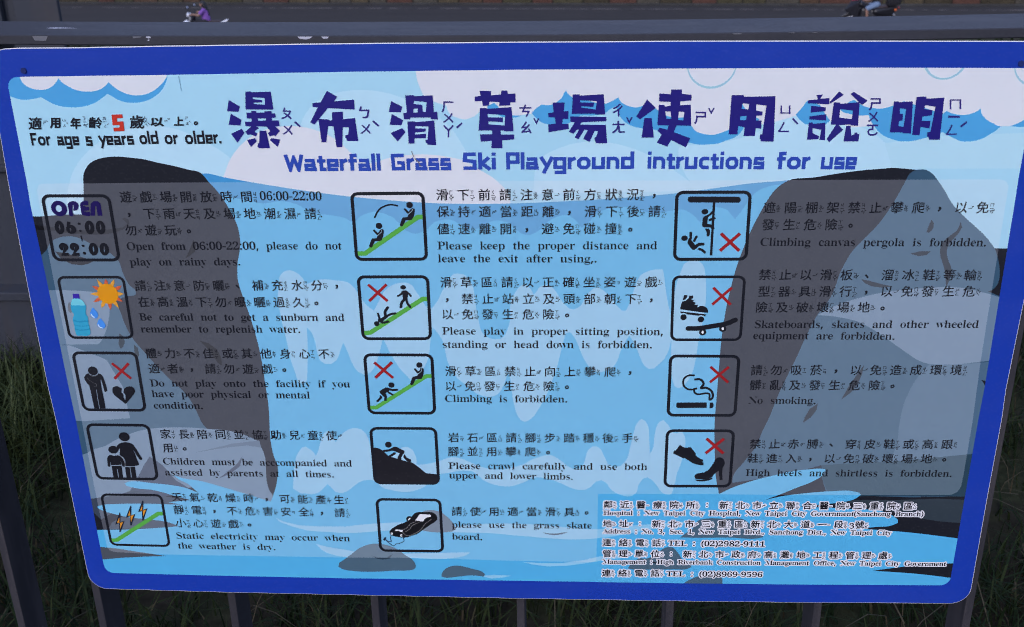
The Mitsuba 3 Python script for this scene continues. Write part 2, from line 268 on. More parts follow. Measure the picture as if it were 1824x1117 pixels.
# ------------------------------------------------------------------ the sign: drawing data, in half millimetres on the sheet (x right, y up from the top of the picture)
LOW, HIGH = -0.28, 1.06
GLYPHS = {
'ˇ':[[[4253,2581,3181,4362,5481,6181,4352]]],
'ˊ':[[[3457,2962,5484,5681,5680]]],
'ˋ':[[[5356,2977,3381,5759,5456]]],
'、':[[[3721,2533,2936,3037,4126,4620,4116]]],
'。':[[[2620,2425,2430,2532,2836,3138,3739,4038,4236,4632,4629,4626,4623,4319,3917,3316,3017],[3435,3134,2931,2829,2826,2923,3121,3420,3620,3921,4123,4225,4328,4230,4033,3734]]],
'ㄅ':[[[7557,3657,3462,3766,3973,4181,4680,4572,4263,8263,8050,7833,7624,7422,7219,7018,6717,5318,5123,6623,6824,6925,7130,7338]]],
'ㄆ':[[[3016,2721,3624,4427,5132,5636,4942,4049,4050,4352,4452,6140,6849,7358,7259,4159,3758,3563,3765,3968,4281,4880,4671,4364,7764,8062,7958,7550,7143,6536,7330,8221,8019,7716,6826,6132,5226,4220,3216]]],
'ㄇ':[[[3175,8575,8518,7918,7970,3670,3618,3118]]],
'ㄈ':[[[3631,3728,3827,4226,8026,8726,8722,8720,3920,3522,3224,3127,3031,3075,8675,8669,3669]]],
'ㄉ':[[[3017,2721,3123,3827,4634,4939,5145,5557,5458,4058,3657,3463,3564,3768,4182,4680,4574,4163,8463,8243,8029,7924,7721,7519,7218,5918,5723,7023,7225,7428,7636,7858,6158,5744,5437,5031,4424,3921,3117]]],
'ㄊ':[[[3518,3324,3628,4239,5058,2658,2664,5264,5782,6480,5864,8964,8958,5658,4839,4226,7229,7230,6541,6542,6944,7733,8522,8619,8116,7624,4721,3618]]],
'ㄋ':[[[5323,6823,7023,7226,7429,7737,7950,5650,5049,4854,5055,5559,6167,6471,3271,3277,6877,6977,7375,7374,5855,8655,8442,8132,7926,7621,7218,6917,5518]]],
'ㄌ':[[[3117,2821,3828,4535,4840,5146,5558,3758,3457,3262,3464,3567,3776,3881,4479,4063,5663,5873,5981,6481,6263,8563,8237,8130,7923,7619,7318,6218,5918,5823,7123,7427,7739,7958,6158,5643,5337,4931,4224,3820,3217]]],
'ㄍ':[[[7129,5550,5551,6362,7479,8077,7265,6250,7534,8124,8320,7817,7718]],[[4529,3150,3151,4166,4981,5579,5577,5070,3750,4541,5229,5820,5719,5216,5217]]],
'ㄎ':[[[4655,7955,7844,7530,7223,6718,6417,4918,4818,4723,6323,6523,6725,6930,7137,7350,4350,4049,3855,4157,4461,4870,2771,2776,8976,8971,5671,5162]]],
'ㄏ':[[[2916,2420,2825,3029,3339,3454,3474,8774,8769,3968,3948,3735,3628,3322]]],
'ㄐ':[[[3830,3635,3937,4039,4076,4577,4538,7044,7081,7681,7616,7016,7039,4632,3930]]],
'ㄑ':[[[5731,3851,5466,6781,7379,6873,4550,5442,6928,7620,7619,7016,6622]]],
'ㄒ':[[[5569,2769,2775,8875,8869,6169,6117,5517]]],
'ㄓ':[[[3372,3972,3943,5543,5581,6081,6043,7743,7872,8372,8338,6038,6025,9025,9019,2619,2625,5525,5538,3338]]],
'ㄔ':[[[3534,3139,4545,5753,6660,7468,7772,8270,7865,7056,6451,6416,5916,5847,4036]],[[3656,3360,4365,5471,5976,6683,7280,6473,5666,4057,3756]]],
'ㄕ':[[[2815,2319,2722,3026,3334,3542,3555,7955,7971,3371,3376,8576,8549,4149,4039,3829,3624,3219]]],
'ㄖ':[[[7622,3320,3025,3330,3377,8277,8217,7617],[3927,5026,7627,7672,3972]],[[5252,4759,5162,6249,6742,6740,6337]]],
'ㄗ':[[[5169,3070,3075,8675,8559,8344,8139,8037,7736,6636,6539,6441,7541,7743,7952,8070,5770,5616,5116]]],
'ㄘ':[[[4242,4141,3947,4148,4250,4762,2562,2568,5068,5483,6081,5668,9068,9062,5462,5361,4748,7548,7946,7738,7329,6922,6415,6018,6425,6934,7242]]],
'ㄙ':[[[3121,2927,3129,3331,4147,4863,5480,6078,5564,5051,3829,7534,7436,6748,6848,7250,8234,8821,8318,7729,3823]]],
'ㄚ':[[[4065,3075,3479,4569,5857,6563,7572,8079,8179,8575,7362,6151,6118,5518,5551]]],
'ㄛ':[[[3428,3135,3141,3344,3648,4452,5153,5653,5667,2867,2872,8772,8767,6267,6248,5148,4547,4246,3943,3739,3733,4029,4627,5226,6126,7028,7732,8136,8533,8027,7323,6621,6120,5120,4421,3824]]],
'ㄜ':[[[3330,3135,3139,3345,3748,4251,4752,5652,5663,2863,2869,5669,5679,6279,6269,8769,8763,6263,6246,5747,4947,4547,4044,3841,3739,3733,4030,4627,5226,6126,7028,7732,8136,8532,7927,7424,6621,6020,5120,4521,3924,3428]]],
'ㄝ':[[[4054,4055,2655,2660,4060,4078,4678,4660,6860,6864,6879,7479,7460,8960,8955,7355,7041,6732,6235,6544,6751,6755,4655,4629,4726,5025,7625,8125,8120,4919,4421,4224,4028]]],
'ㄞ':[[[3317,2821,3626,4533,4940,5246,3746,3246,3050,3252,3457,3769,4367,4263,3852,5452,5658,5871,2871,2877,8777,8771,6471,6262,6053,6052,7952,8052,8152,8551,8132,7617,7417,7118,7119,7325,7634,7845,7746,5846,5437,4929,4324,3920]]],
'ㄟ':[[[3159,2865,4171,4875,5274,5957,6644,7139,7633,8328,8725,8321,8221,7327,6734,6141,5748,5258,4868]]],
'ㄠ':[[[3419,3224,3627,4333,5848,4347,3445,3250,3452,4259,5070,5781,5881,6378,6277,5364,4252,6353,7467,7964,7963,6546,5738,4427,4626,7630,7141,7342,7643,8429,8918,8316,7926,4321,3519]]],
'ㄡ':[[[3116,2721,3524,4228,5135,5741,5345,3957,4360,6245,6549,7056,7668,7669,3269,3274,8074,8373,8472,8368,7857,7248,6641,7928,8520,8117,8017,7326,6236,5530,4624,3920]]],
'ㄢ':[[[3744,3543,3349,3550,3855,4062,4269,4867,4558,4149,6749,7058,7471,3171,3176,7776,8175,7349,8249,8548,8647,8130,7416,7019,7530,7944]]],
'ㄣ':[[[3748,3447,3253,3455,3761,4172,4380,4978,4566,4054,8254,8552,8651,8547,8133,7825,7416,6919,7429,7841,7948]]],
'ㄤ':[[[2816,2521,3225,3729,4335,4740,5150,5360,2760,2765,5365,5381,5981,5965,8865,8860,5960,5853,6352,6325,6624,8424,8924,9019,6418,6019,5821,5725,5747,5237,4730,4124,3419,2916]]],
'ㄥ':[[[3120,2926,3329,4447,5365,5878,6476,6169,5148,3826,8627,8722,3821,3220]]],
'ㄦ':[[[6379,6979,7027,7126,7225,9126,9120,7020,6621,6424,6327]],[[2917,2521,3125,3630,4035,4240,4450,4479,5079,5049,4943,4737,4431,4126,3319]]],
'ㄨ':[[[3419,2923,4434,5443,5747,5451,3569,3973,6152,7065,7678,7778,8277,7562,6548,7636,8623,8119,7231,6341,6143,5537,4628]]],
'ㄩ':[[[7821,3219,2924,3127,3230,3277,3777,3826,7926,7977,8577,8517,7917]]],
'一':[[[2452,9252,9246,2446]]],
'三':[[[2625,9026,9020,2620]],[[8675,8670,3070,3075]],[[3551,8051,8046,3546]]],
'上':[[[5281,5881,5859,8659,8653,5853,5824,9124,9118,2518,2524,5224]]],
'下':[[[5371,2572,2577,9177,9172,5972,5959,6060,7154,8247,8744,8339,7445,5954,5915,5315]]],
'不':[[[8042,6256,6659,6759,7355,8149,9141,9139,8736]],[[2834,2439,3445,4454,5363,5971,2672,2677,8977,8972,6672,6164,6115,5515,5556,4647,3841]]],
'並':[[[4669,4668,6768,6669,6974,7482,7483,8081,7268,8968,8963,6862,6824,6923,9123,9118,2518,2523,4623,4724,4762,2763,2768,4368,4174,3780,4183,4677,4970],[6223,6324,6362,5362,5224]],[[7232,7745,8056,8655,8242,7731,7630]],[[4232,3730,3543,3054,3555,3850,4042,4234]]],
'久':[[[2814,2419,3123,3726,4836,5342,5849,6360,6465,4565,3854,2943,2843,2347,3154,3763,4272,4582,4683,5182,5180,4871,6871,7169,6858,6551,6549,7039,7533,8225,8722,9220,9219,8815,7920,7029,6635,6144,5434,4524,3719,3115]]],
'乾':[[[5924,6332,7750,6151,6156,8456,8754,8652,7032,6626,6523,6622,6721,8521,8723,8731,8831,9230,9122,9017,8916,8615,6516,6217,6019,5921]],[[2433,3833,3839,2739,2764,3864,3870,2570,2575,3875,3883,4483,4475,5775,5770,4470,4464,5564,5660,5964,6271,6683,7282,6972,9172,9167,6767,6055,5658,5639,4439,4433,5833,5828,4428,4415,3815,3828,2428],[3259,3254,5054,5059],[5049,3249,3244,5043]]],
'亂':[[[6881,7481,7421,7620,8520,8723,8734,9232,9227,9019,8917,8716,7415,7017,6919,6823]],[[2852,4552,4553,3757,3758,3960,4658,5261,3162,3165,3365,3367,3072,3473,3768,3767,3566,3565,5565,5566,5267,5268,5776,6174,5666,5866,6163,5760,5055,5254,5252,6352,6319,6116,5915,5315,5220,4723,4119,3717,3519,3520,4123,4325,3727,3930,4628,4931,4832,3732,3735,5235,5434,5331,4926,5423,5220,5820,5848,4648,4546,4242,4241,4942,4745,5046,5639,5538,5337,5139,3637,3541,3742,3944,4148,3348,3315,2815]],[[2873,2777,4580,5983,6083,6379,5677,4575,2973]],[[4567,4273,4674,4868]]],
'他':[[[5049,4950,4347,4152,5056,5075,5675,5658,5758,6762,6783,7283,7265,8369,8570,8968,8845,8739,8737,8435,7634,7439,8139,8241,8345,8363,7258,7231,6731,6756,5753,5652,5624,5722,5921,8321,8421,8623,8731,9229,9122,8918,8716,8415,5815,5516,5317,5120,5023]],[[3356,3256,3155,2850,2548,2253,2758,3367,3876,4082,4182,4581,4681,4477,3865,3815,3315]]],
'以':[[[5114,4619,5322,5926,6532,6939,7349,7455,7667,7780,8379,8269,8056,7846,7538,8726,9218,8715,8024,7232,6827,6120,5215]],[[5376,6067,6459,6458,6056,5564,4873]],[[3122,2827,3129,3332,3377,3877,3833,5541,5736,3927,3324]]],
'位':[[[4523,7123,7541,7860,8459,8144,7623,9123,9118,4518]],[[4869,8869,8864,4864]],[[6671,6382,6883,7272,6770]],[[5734,5358,5859,6143,6328,5826,5827]],[[3455,3456,3355,2950,2747,2453,2959,3466,3976,4282,4681,4780,4677,4065,3915,3415]]],
'佳':[[[4223,6523,6535,4735,4740,6440,6549,7049,7040,8840,8835,7035,7023,9223,9218,4217]],[[6583,7083,7073,8773,8768,7068,7057,9057,9052,4552,4557,6557,6568,4968,4873,6573]],[[3355,3255,2747,2453,2858,3366,3875,4082,4581,4680,4477,3965,3915,3315]]],
'使':[[[4614,4219,5022,5726,5033,4739,5140,5535,6130,6335,6541,6442,4742,4762,6562,6569,4469,4475,6575,6582,7082,7175,9275,9269,7069,7162,8962,8942,7042,6833,6528,7025,7722,9219,8915,8515,7617,6820,6223,5719,5217],[7047,8446,8457,7057],[5247,6546,6557,5257]],[[3357,3256,2548,2254,2759,3366,3672,4182,4283,4681,4475,3966,3914,3314]]],
'保':[[[4518,4222,5128,5735,6141,4441,4346,6547,6555,4956,4979,8779,8756,7055,7047,9146,9141,7441,8033,8528,9322,8918,8719,8026,7137,7015,6515,6537,5930,5223,4618],[5461,8261,8274,5474]],[[3356,3256,2951,2548,2253,2758,3366,3874,4182,4282,4681,4475,3966,3915,3315]]],
'儘':[[[4334,4037,4340,4846,4147,4151,6351,6355,4755,4759,6359,6364,4165,4269,6369,6373,4773,4777,6377,6382,6882,6977,8577,8569,9269,9265,8564,8555,6955,6851,9151,9147,8446,9237,9136,8734,8721,9221,9217,4017,4021,4521,4534,8735,8439,8044,8346,8347,4847,4946,5245,5042,4535],[8230,7430,7421,8221],[6860,8059,8064,6964],[6869,8069,8073,6973],[6221,7021,7030,6230],[5021,5821,5830,5030]],[[7236,6843,6844,7145,7344,7638,7637]],[[6337,5935,5644,6045,6241]],[[3255,3155,2850,2547,2252,2657,3165,3574,3882,4381,4380,4276,3766,3715,3215]]],
'充':[[[2814,2519,3423,4027,4231,4434,4642,4645,3243,3049,3350,3956,4665,2665,2671,5871,5676,5281,5282,5783,5982,6473,6372,6072,6071,9071,9065,5365,4858,4050,4750,7451,7154,6560,6963,7063,8054,8945,8341,7947,6946,6923,7121,8422,8625,8633,8733,9131,9021,8817,8516,6916,6617,6419,6323,6345,6145,5245,5139,5032,4828,4524,4120,3718]]],
'免':[[[2815,2520,3523,4328,4934,5241,3241,3258,2856,2459,3165,3670,4176,4583,5182,4978,4977,6877,7175,7072,6464,8564,8541,6741,6723,6822,7021,8421,8522,8624,8631,9129,9122,8918,8817,8516,6716,6317,6219,6122,6141,5841,5433,5229,4724,4221,3718],[5946,8046,8059,6159],[4573,3864,5764,6372],[3859,3846,5446,5554,5559]]],
'兒':[[[2815,2519,3522,3925,4229,4533,4742,4743,3343,3376,4479,5182,5679,3873,3864,3964,5464,5459,3859,3849,7849,7859,6259,6264,7864,7872,6173,6178,8378,8343,6743,6722,6920,8420,8523,8630,8632,9130,9022,8918,8416,6816,6317,6220,6243,5343,5133,4928,4725,4321,3617]]],
'入':[[[2915,2420,2822,3427,4235,4946,5360,5465,4674,4376,4478,4681,5276,5969,6558,7342,7834,8626,9222,8915,8419,7824,7429,7035,6153,5956,5443,5137,4630,4124,3519]]],
'全':[[[2650,2355,3360,4367,5175,5784,6282,6281,6180,6179,7070,7963,9354,8950,8155,8050,6150,6139,8039,8034,6134,6122,8921,8917,2617,2621,5522,5534,3634,3639,5539,5550,3550,3555,2750],[3756,3755,8055,6865,5875,4663]]],
'其':[[[7719,6325,6729,8123,9118,8515]],[[9136,9130,2530,2536,3836,3869,2769,2774,3874,3883,4483,4474,7174,7283,7783,7774,8974,8969,7769,7736],[4436,7136,7243,7144,4444],[4449,7149,7256,4457],[4462,7162,7269,4469]],[[2815,2419,2519,3623,4527,4729,5226,4823,3718]]],
'具':[[[3679,8079,8036,9136,9131,6931,9119,9218,8815,8715,7522,6626,6527,6931,2531,2536,3636],[4247,7447,7453,4253],[4258,7458,7464,4264],[4269,7468,7474,4275],[4243,4236,7436,7443]],[[2815,2418,2419,3624,4530,4630,5027,4422,3719]]],
'冰':[[[5515,5320,6220,6321,6383,6983,6970,7258,7355,8061,8568,9065,8559,7549,7942,8337,8633,9328,8923,8526,8130,7440,6953,6818,6716,6315]],[[4123,3828,4332,4840,5248,5557,5458,4158,4164,5864,6163,5955,5748,5235,4829,4324]],[[2824,2526,2427,3037,3649,3749,4147,4146,2924]],[[3466,2473,2474,2777,2877,3374,4068,3764,3664]]],
'分':[[[6972,6579,7181,7474,8066,8956,9254,8750,8452,7563]],[[2914,2619,3021,3624,4129,4332,4740,4949,3549,3454,2949,2453,2856,3665,4072,4481,4581,5080,5077,4467,3959,3555,8155,8033,7824,7720,7517,7215,5915,5721,7021,7122,7223,7433,7549,5549,5236,4726,4222,3617]]],
'前':[[[4273,3681,4183,4678,4973,4771,6771,7177,7483,7583,7982,8081,7471,9171,9166,2566,2571,4371]],[[7115,6920,7920,8021,8061,8661,8621,8518,8416,7915]],[[6559,7158,7028,6528]],[[2959,5659,5619,5416,5015,4315,4220,5120,5131,3531,3515,2915],[3536,5135,5143,3543],[3547,5147,5154,5055,3555]]],
'力':[[[2914,2519,3526,4031,4336,4743,4848,5054,5160,2761,2766,5167,5183,5783,5767,8866,8749,8529,8321,8017,7715,7415,6315,6121,7420,7722,7826,8033,8261,5761,5446,5239,4832,4426,3720,3015]]],
'助':[[[5215,4819,5221,5726,6235,6545,6760,6761,5561,5566,6766,6783,7383,7366,8966,8935,8721,8517,8215,7015,7018,6820,7920,8122,8226,8334,8460,7361,7043,6732,6426,6122,5617,5315]],[[2422,2328,2929,2979,5379,5334,5734,5729,2522],[3430,4733,4742,3442],[3447,4747,4758,3458],[3463,4763,4774,3474]]],
'勿':[[[3123,2726,2727,3534,4042,4651,5165,5066,4066,3555,2846,2350,2957,3465,3873,4183,4781,4371,8971,8731,8520,8216,7615,6615,6521,7620,7821,7923,8129,8238,8360,8366,7366,7050,6536,5824,5015,4915,4519,5327,6039,6552,6766,5766,5150,4538,3930,3324]]],
'北':[[[6381,6881,6957,7964,8670,9165,8863,8058,6851,6824,6922,8522,8624,8727,8737,9335,9227,9122,8918,8717,8516,6916,6517,6320,6322]],[[2624,2329,2430,4438,4458,2558,2564,4464,4481,5082,5015,4415,4432,2624]]],
'區':[[[2879,8779,8774,3374,3324,3323,9023,9018,2818]],[[6448,8448,8429,6429],[6933,7933,7944,6944]],[[4870,7570,7553,4853],[5357,6957,6966,5366]],[[5929,4029,4048,5948],[5433,5444,4444,4433]]],
'協':[[[6815,6518,6821,7227,7438,7439,6839,6844,7544,7551,8052,8044,9144,9024,8918,8715,8515,7915,7815,7719,8419,8521,8526,8639,8039,7939,7728,7421]],[[5856,5052,4756,5258,5761,6065,6370,5070,5075,6475,6583,7083,7075,8875,8660,8557,8354,7953,7254,7158,7958,8059,8263,8270,6970,6665,6360]],[[4515,4118,4522,4726,4830,5038,5039,4339,4344,5144,5151,5652,5544,6644,6524,6317,6215,6015,5415,5319,5819,5920,6128,6139,5539,5329,5022]],[[3358,2458,2463,3363,3383,3883,3863,4763,4758,3858,3815,3315]]],
'危':[[[4653,8053,7936,7732,7431,6431,6236,7235,7336,7439,7548,5248,5223,5321,5520,8220,8421,8523,8631,9129,9123,8918,8616,8315,5515,5116,4917,4719,4622]],[[2814,2318,2824,3132,3342,3358,3258,2754,2458,3064,3670,4177,4483,5082,4878,6878,7176,7275,6665,9065,9060,3960,3842,3630,3424,3017],[4066,4065,5965,6168,6373,4573]]],
'及':[[[2816,2320,3129,3639,3947,4060,4073,2773,2779,7379,6961,8461,8760,8858,8551,8142,7735,7129,8024,9220,8915,8615,7818,7221,6625,6122,5418,4415,4219,4220,5123,5726,6229,5734,5341,4654,4339,3829,3220],[4673,4669,4765,5351,6040,6633,6733,7137,7543,7950,8155,6256,6673]]],
'可':[[[2577,9177,9172,8272,8220,8117,8016,7515,6215,6020,6021,7420,7621,7672,2572]],[[3261,6361,6333,3833,3827,3327],[5756,3856,3855,3839,5739]]],
'合':[[[2751,2456,3360,4367,5577,5983,6481,6277,6970,8063,9257,8952,7758,7658,7653,3953,3957,2851],[4259,4258,7559,6666,5873,5065]],[[3544,8144,8115,7515,7519,4119,4115,3515],[4139,4124,7524,7539]]],
'同':[[[2779,8879,8820,8716,8415,8115,7315,7120,8220,8321,8374,3374,3314,2714]],[[3966,7666,7761,3961]],[[4353,7353,7330,4830,4824,4324],[4835,4834,6734,6735,6748,6749,4849,4848]]],
'向':[[[2870,4870,5383,6082,5571,5570,8870,8820,8717,8515,8215,7015,6820,8020,8221,8264,3464,3315,2815]],[[4355,7255,7230,4930,4830,4825,4325],[4950,4849,4835,6735,6750]]],
'吸':[[[4515,4017,4018,4625,5033,5345,5663,5673,4873,4878,8178,7658,8658,8957,8956,8750,8441,7729,8125,8821,9219,8915,8815,7820,7325,6518,5915,5519,6223,6626,6929,6437,5946,5635,5224,4819],[6251,6840,7234,7333,7942,8352,8253,7053,7573,6273,6057]],[[2776,4576,4534,3234,3127,2727],[3140,4040,4071,3170]]],
'單':[[[3262,8462,8436,6136,6030,9130,9125,6125,6015,5515,5425,2525,2530,5530,5436,3236],[6041,7840,7846,6147],[6051,7851,7857,6157],[3841,5440,5546,3847],[3857,3851,5551,5457]],[[6180,8580,8565,6165],[6669,8069,8076,6676]],[[3180,5580,5565,3165],[3569,5069,5076,3676]]],
'器':[[[3515,3015,3032,2631,2335,3440,4145,4246,2547,2451,4752,5055,5259,3059,3079,5379,5360,5859,5756,5552,7552,7353,6656,6959,6259,6279,8579,8559,7059,8054,7852,9151,9147,7146,7543,8339,9236,8931,8632,8532,8515,8015,8017,6717,6715,6215,6237,7437,7438,6842,6447,5047,4038,5337,5315,4815,4717,3617],[6764,8064,8075,6775],[6722,8022,8032,6732],[3575,3564,4864,4875],[3522,4722,4732,3632]]],
'在':[[[3543,3443,2737,2637,2441,2845,3553,4059,4366,2566,2571,4571,5083,5581,5271,9071,9066,5066,4966,4659,4151,4115,3515]],[[4521,6522,6542,4843,4847,6548,6562,7062,7048,8748,8743,7042,7022,9021,9016,4516]]],
'地':[[[5249,4647,4452,5256,5376,5876,5858,6862,6883,7383,7365,8268,8570,8969,8950,8838,8737,8535,8134,7734,7639,8239,8341,8363,7358,7331,6831,6856,5953,5852,5824,5922,6121,8321,8422,8625,8731,8732,9230,9123,8919,8717,8516,5916,5517,5419,5223]],[[2526,2331,2432,3336,3359,2460,2465,3365,3382,3982,3965,4765,4760,3959,3939,3938,4741,4837,2727]]],
'址':[[[5823,6922,6923,6982,7582,7557,9157,9152,7551,7523,9222,9217,4417,4422,5323,5367,5866]],[[2627,2332,2433,3437,3459,2460,2465,3465,3482,3982,3965,4065,4965,4960,3959,3939,4139,4942,5037]]],
'坐':[[[5537,5437,3037,3042,5542,5582,6082,6152,6556,6963,7270,7579,8078,8074,7765,8854,9151,9150,8746,8153,7460,7053,6447,6151,6051,6042,8642,8637,6137,6037,6023,9123,9117,2517,2523,5523]],[[2846,2450,2855,3260,3669,3979,4479,4477,4166,5056,5253,4950,4456,3961,3554,3149]]],
'型':[[[2422,5522,5532,3232,3237,5537,5545,6145,6137,8337,8332,6132,6122,9122,9117,2417]],[[7343,7148,8048,8148,8182,8682,8748,8646,8544,8243]],[[6879,7379,7354,6854]],[[2942,2546,2848,3151,3355,3559,2660,2664,3565,3575,2875,2880,6180,6175,5575,5565,5564,6364,6360,5560,5444,4944,4960,4060,3853,3648,3042],[4975,4075,4065,4965]]],
'場':[[[4917,4521,4924,5529,6137,5438,5033,4529,4231,4133,5040,5547,4547,4552,9252,9247,6147,5843,5942,9042,8822,8617,8516,8215,7415,7319,8019,8120,8328,8435,8438,7938,7732,7325,6818,6414,6017,6018,6422,6826,7131,7438,6738,6230,5724]],[[5280,8780,8756,5356],[5761,8161,8166,5867],[5771,8171,8176,5876]],[[2628,2334,3237,3339,3361,2561,2566,3367,3382,3982,3967,4666,4661,3961,3941,4644,4739]]],
'境':[[[4614,4319,4920,5523,5727,5932,5934,5134,5255,8555,8534,7634,7623,7720,8420,8621,8728,9126,9119,8916,8615,7615,7317,7218,7121,7134,6534,6225,5920,5216,4915],[5738,8038,8042,5743],[5747,8046,8051,5751]],[[5864,5671,6172,6365,6364,7364,7672,8171,7864,8964,8959,4859,4864]],[[6677,6482,6983,7277,8777,8773,5073,5077]],[[2524,2330,3333,3359,2559,2464,3265,3382,3882,3865,4564,4559,3859,3836,4638,4733,2625]]],
'壞':[[[4426,4230,5534,6137,6540,7139,7037,7233,7530,7730,8738,7342,7545,7645,8941,8838,8738,9034,7927,8224,8822,9121,9120,8918,8816,8417,8019,7226,6831,6635,5830,5822,7025,7021,6017,5315,5118,5220,5322,5328,4626]],[[4477,6477,6382,6883,7177,9177,9173,4473]],[[4869,8869,8854,4854],[7558,8358,8365,7565],[6465,6458,7158,7165],[5258,6058,6065,5365]],[[7547,7450,8654,8754,8850,8649,7747]],[[6553,7053,7041,6541]],[[4737,4641,6145,6141,4837]],[[4953,6150,6149,6046,4650,4853]],[[2528,2332,3136,3159,2560,2465,3165,3182,3782,3765,4365,4360,3759,3738,4340,4435,2627]]],
'大':[[[2815,2419,3324,3828,4333,4842,5150,5256,2556,2562,5462,5568,5583,6183,6062,9062,9056,6356,6744,7532,8424,9120,8815,8416,7821,7028,6339,5851,5441,5134,4628,4122,3518,2915]]],
'天':[[[2815,2419,3223,3726,4534,4940,5348,2649,2654,5354,5457,5471,2871,2877,8777,8771,6071,6055,6054,9054,9049,6248,6640,6836,7528,8224,9220,8915,8018,7224,6432,5844,5334,4726,4222,3518]]],
'姿':[[[2715,2519,4421,5324,5025,3528,3529,4238,2538,2543,4643,4947,4446,4251,4953,5455,5757,6161,6366,6469,6471,5570,5265,4962,4565,5274,5683,6182,5976,5975,8675,9074,8971,8361,7863,8270,7071,6968,6966,7163,7360,7756,8353,9151,8847,8348,7651,7056,6761,6355,6153,5248,5647,5343,9143,9138,7638,7332,6826,8123,9119,8615,8515,7718,6222,5720,4517,2915],[5038,4531,6028,6128,6531,6834,7037]],[[2649,2554,4363,4459,4458,2749]],[[3573,2777,3081,4176,4474,4473,4269]]],
'安':[[[3015,2719,2720,4224,5228,5430,3537,4348,2649,2654,4654,5266,5865,5355,5354,9054,9049,7649,7240,6532,8820,8415,7620,6127,5121,4318,3115],[5049,4439,5934,6034,6438,6948,6949]],[[2874,5474,5476,5181,5783,6174,8874,8859,8259,8269,3369,3359,2859]]],
'害':[[[3536,5536,5541,2641,2645,5545,5546,5550,3350,3355,5555,5560,3560,3564,5564,5569,6169,6164,8064,8060,6160,6155,8455,8450,6150,6145,9045,9041,6140,6136,8136,8115,7615,7617,4117,4015,3515],[4022,7622,7631,4131]],[[2776,5576,5382,5883,6276,8976,8963,8362,8370,8371,3371,3270,3262,2762]]],
'家':[[[2818,2523,3426,4128,5234,5939,5843,5744,5141,4236,3332,2932,2736,4141,4944,5448,5350,5152,3947,3144,2944,2748,4052,5057,5259,3659,3664,7964,7959,6159,5555,5951,6344,7250,7956,8453,7848,7345,7244,7537,8031,8626,9222,8918,8321,7726,7233,6841,6539,6534,6527,6421,6218,5916,5615,4715,4620,5420,5621,5923,6026,6034,4927,3922,2918]],[[2776,5476,5477,5282,5783,5883,6276,8976,8961,8361,8371,3371,3271,3261,2761]]],
'小':[[[8748,9140,9332,8730,8635,8246,7363,7865,7864]],[[4315,4120,5420,5522,5582,6182,6122,6118,5916,5515]],[[2831,2334,2740,3146,3457,3564,3764,4263,3953,3543,3236,2931]]],
'岩':[[[2624,2329,2933,3841,4246,4450,2551,2556,9156,9151,5151,4541,8641,8615,8015,8018,4518,4517,4514,3914,3934,3429,2926,2724],[4536,4535,4523,8023,8036]],[[3569,5569,5583,6183,6169,8069,8079,8679,8664,3064,3079,3579]]],
'工':[[[5568,2969,2974,8774,8769,6168,6126,9126,9120,2520,2526,5426]]],
'市':[[[3256,5456,5466,2567,2472,5672,5673,5182,5683,5783,6372,9172,9167,6066,6056,8556,8529,8426,8124,7624,6824,6629,7729,7930,7951,6051,6015,5515,5451,3751,3723,3223]]],
'年':[[[9137,9132,6432,6415,5915,5832,2432,2437,3637,3737,3757,5857,5868,4168,3560,2954,2457,2962,3469,3876,4183,4781,4474,8874,8869,6468,6457,8657,8652,6452,6437],[5837,5852,4252,4237]]],
'府':[[[6815,6620,7520,7720,7721,7751,5551,5556,7756,7767,8367,8356,9156,9151,8351,8319,8116,7815]],[[2914,2417,2418,2726,2936,2975,5875,5976,5682,6184,6575,9175,9169,3569,3539,3430,3222,3017]],[[6629,5844,6245,6836,7131]],[[3939,3644,4048,4555,4861,5068,5168,5666,5461,5054,5015,4515,4545]]],
'後':[[[4514,4219,5422,6327,5931,5536,4630,4234,5141,5746,6050,5149,4649,4554,4754,5256,6263,5563,4862,4667,5270,6179,6382,6482,6880,5667,6967,7875,8373,7365,5755,8056,7562,7964,8261,8854,9148,8745,8352,6751,6650,6245,8245,8543,8542,8136,7730,7327,8122,9319,9015,8815,7718,6823,5919,5116,4514],[5940,5840,6136,6830,7334,7740]],[[2742,2347,3357,3964,4067,4167,4566,4362,3956,3914,3414,3449]],[[2763,2467,3376,3882,3983,4481,4278,3873,3166,2863]]],
'心':[[[8258,9137,9230,8728,8342,7755,7757]],[[4826,4922,5121,6921,7122,7225,7336,7934,7827,7721,7619,7317,7116,4916,4517,4419,4322,4362,4862]],[[5080,6271,7064,6660,5669,4676,4777]],[[3026,2429,2635,2943,3156,3656,3545,3130]]],
'意':[[[4272,4273,3073,2977,5577,5579,5482,5883,5983,6277,8677,8673,7573,7571,7266,9065,9061,2661,2665,4365,4367,4171],[4673,4672,4965,6665,6972,6973]],[[8518,8223,7631,8033,8724,8920]],[[5335,3535,3557,8157,8135,5635,5735,6628,6325,5829,5133],[4039,7539,7644,4044],[4053,4048,7648,7553]],[[4831,4920,5020,6720,6820,6922,7027,7425,7423,7318,7217,7116,6915,4715,4516,4319,4332]],[[3017,2519,3025,3432,3532,3930,3727,3319]]],
'成':[[[2814,2318,2621,2828,3037,3045,3070,6170,6183,6783,6770,8370,7974,7079,7482,8377,8774,8470,9170,9165,6764,6950,7139,7748,8159,8758,8043,7432,7725,7922,8321,8421,8623,8734,9132,9126,9020,8917,8716,8215,7717,7420,6927,6119,5415,5019,5925,6733,6447,6264,3665,3655,5555,5544,5431,5328,5026,4725,3926,3831,4730,4831,4936,5049,3650,3537,3325,2916]]],
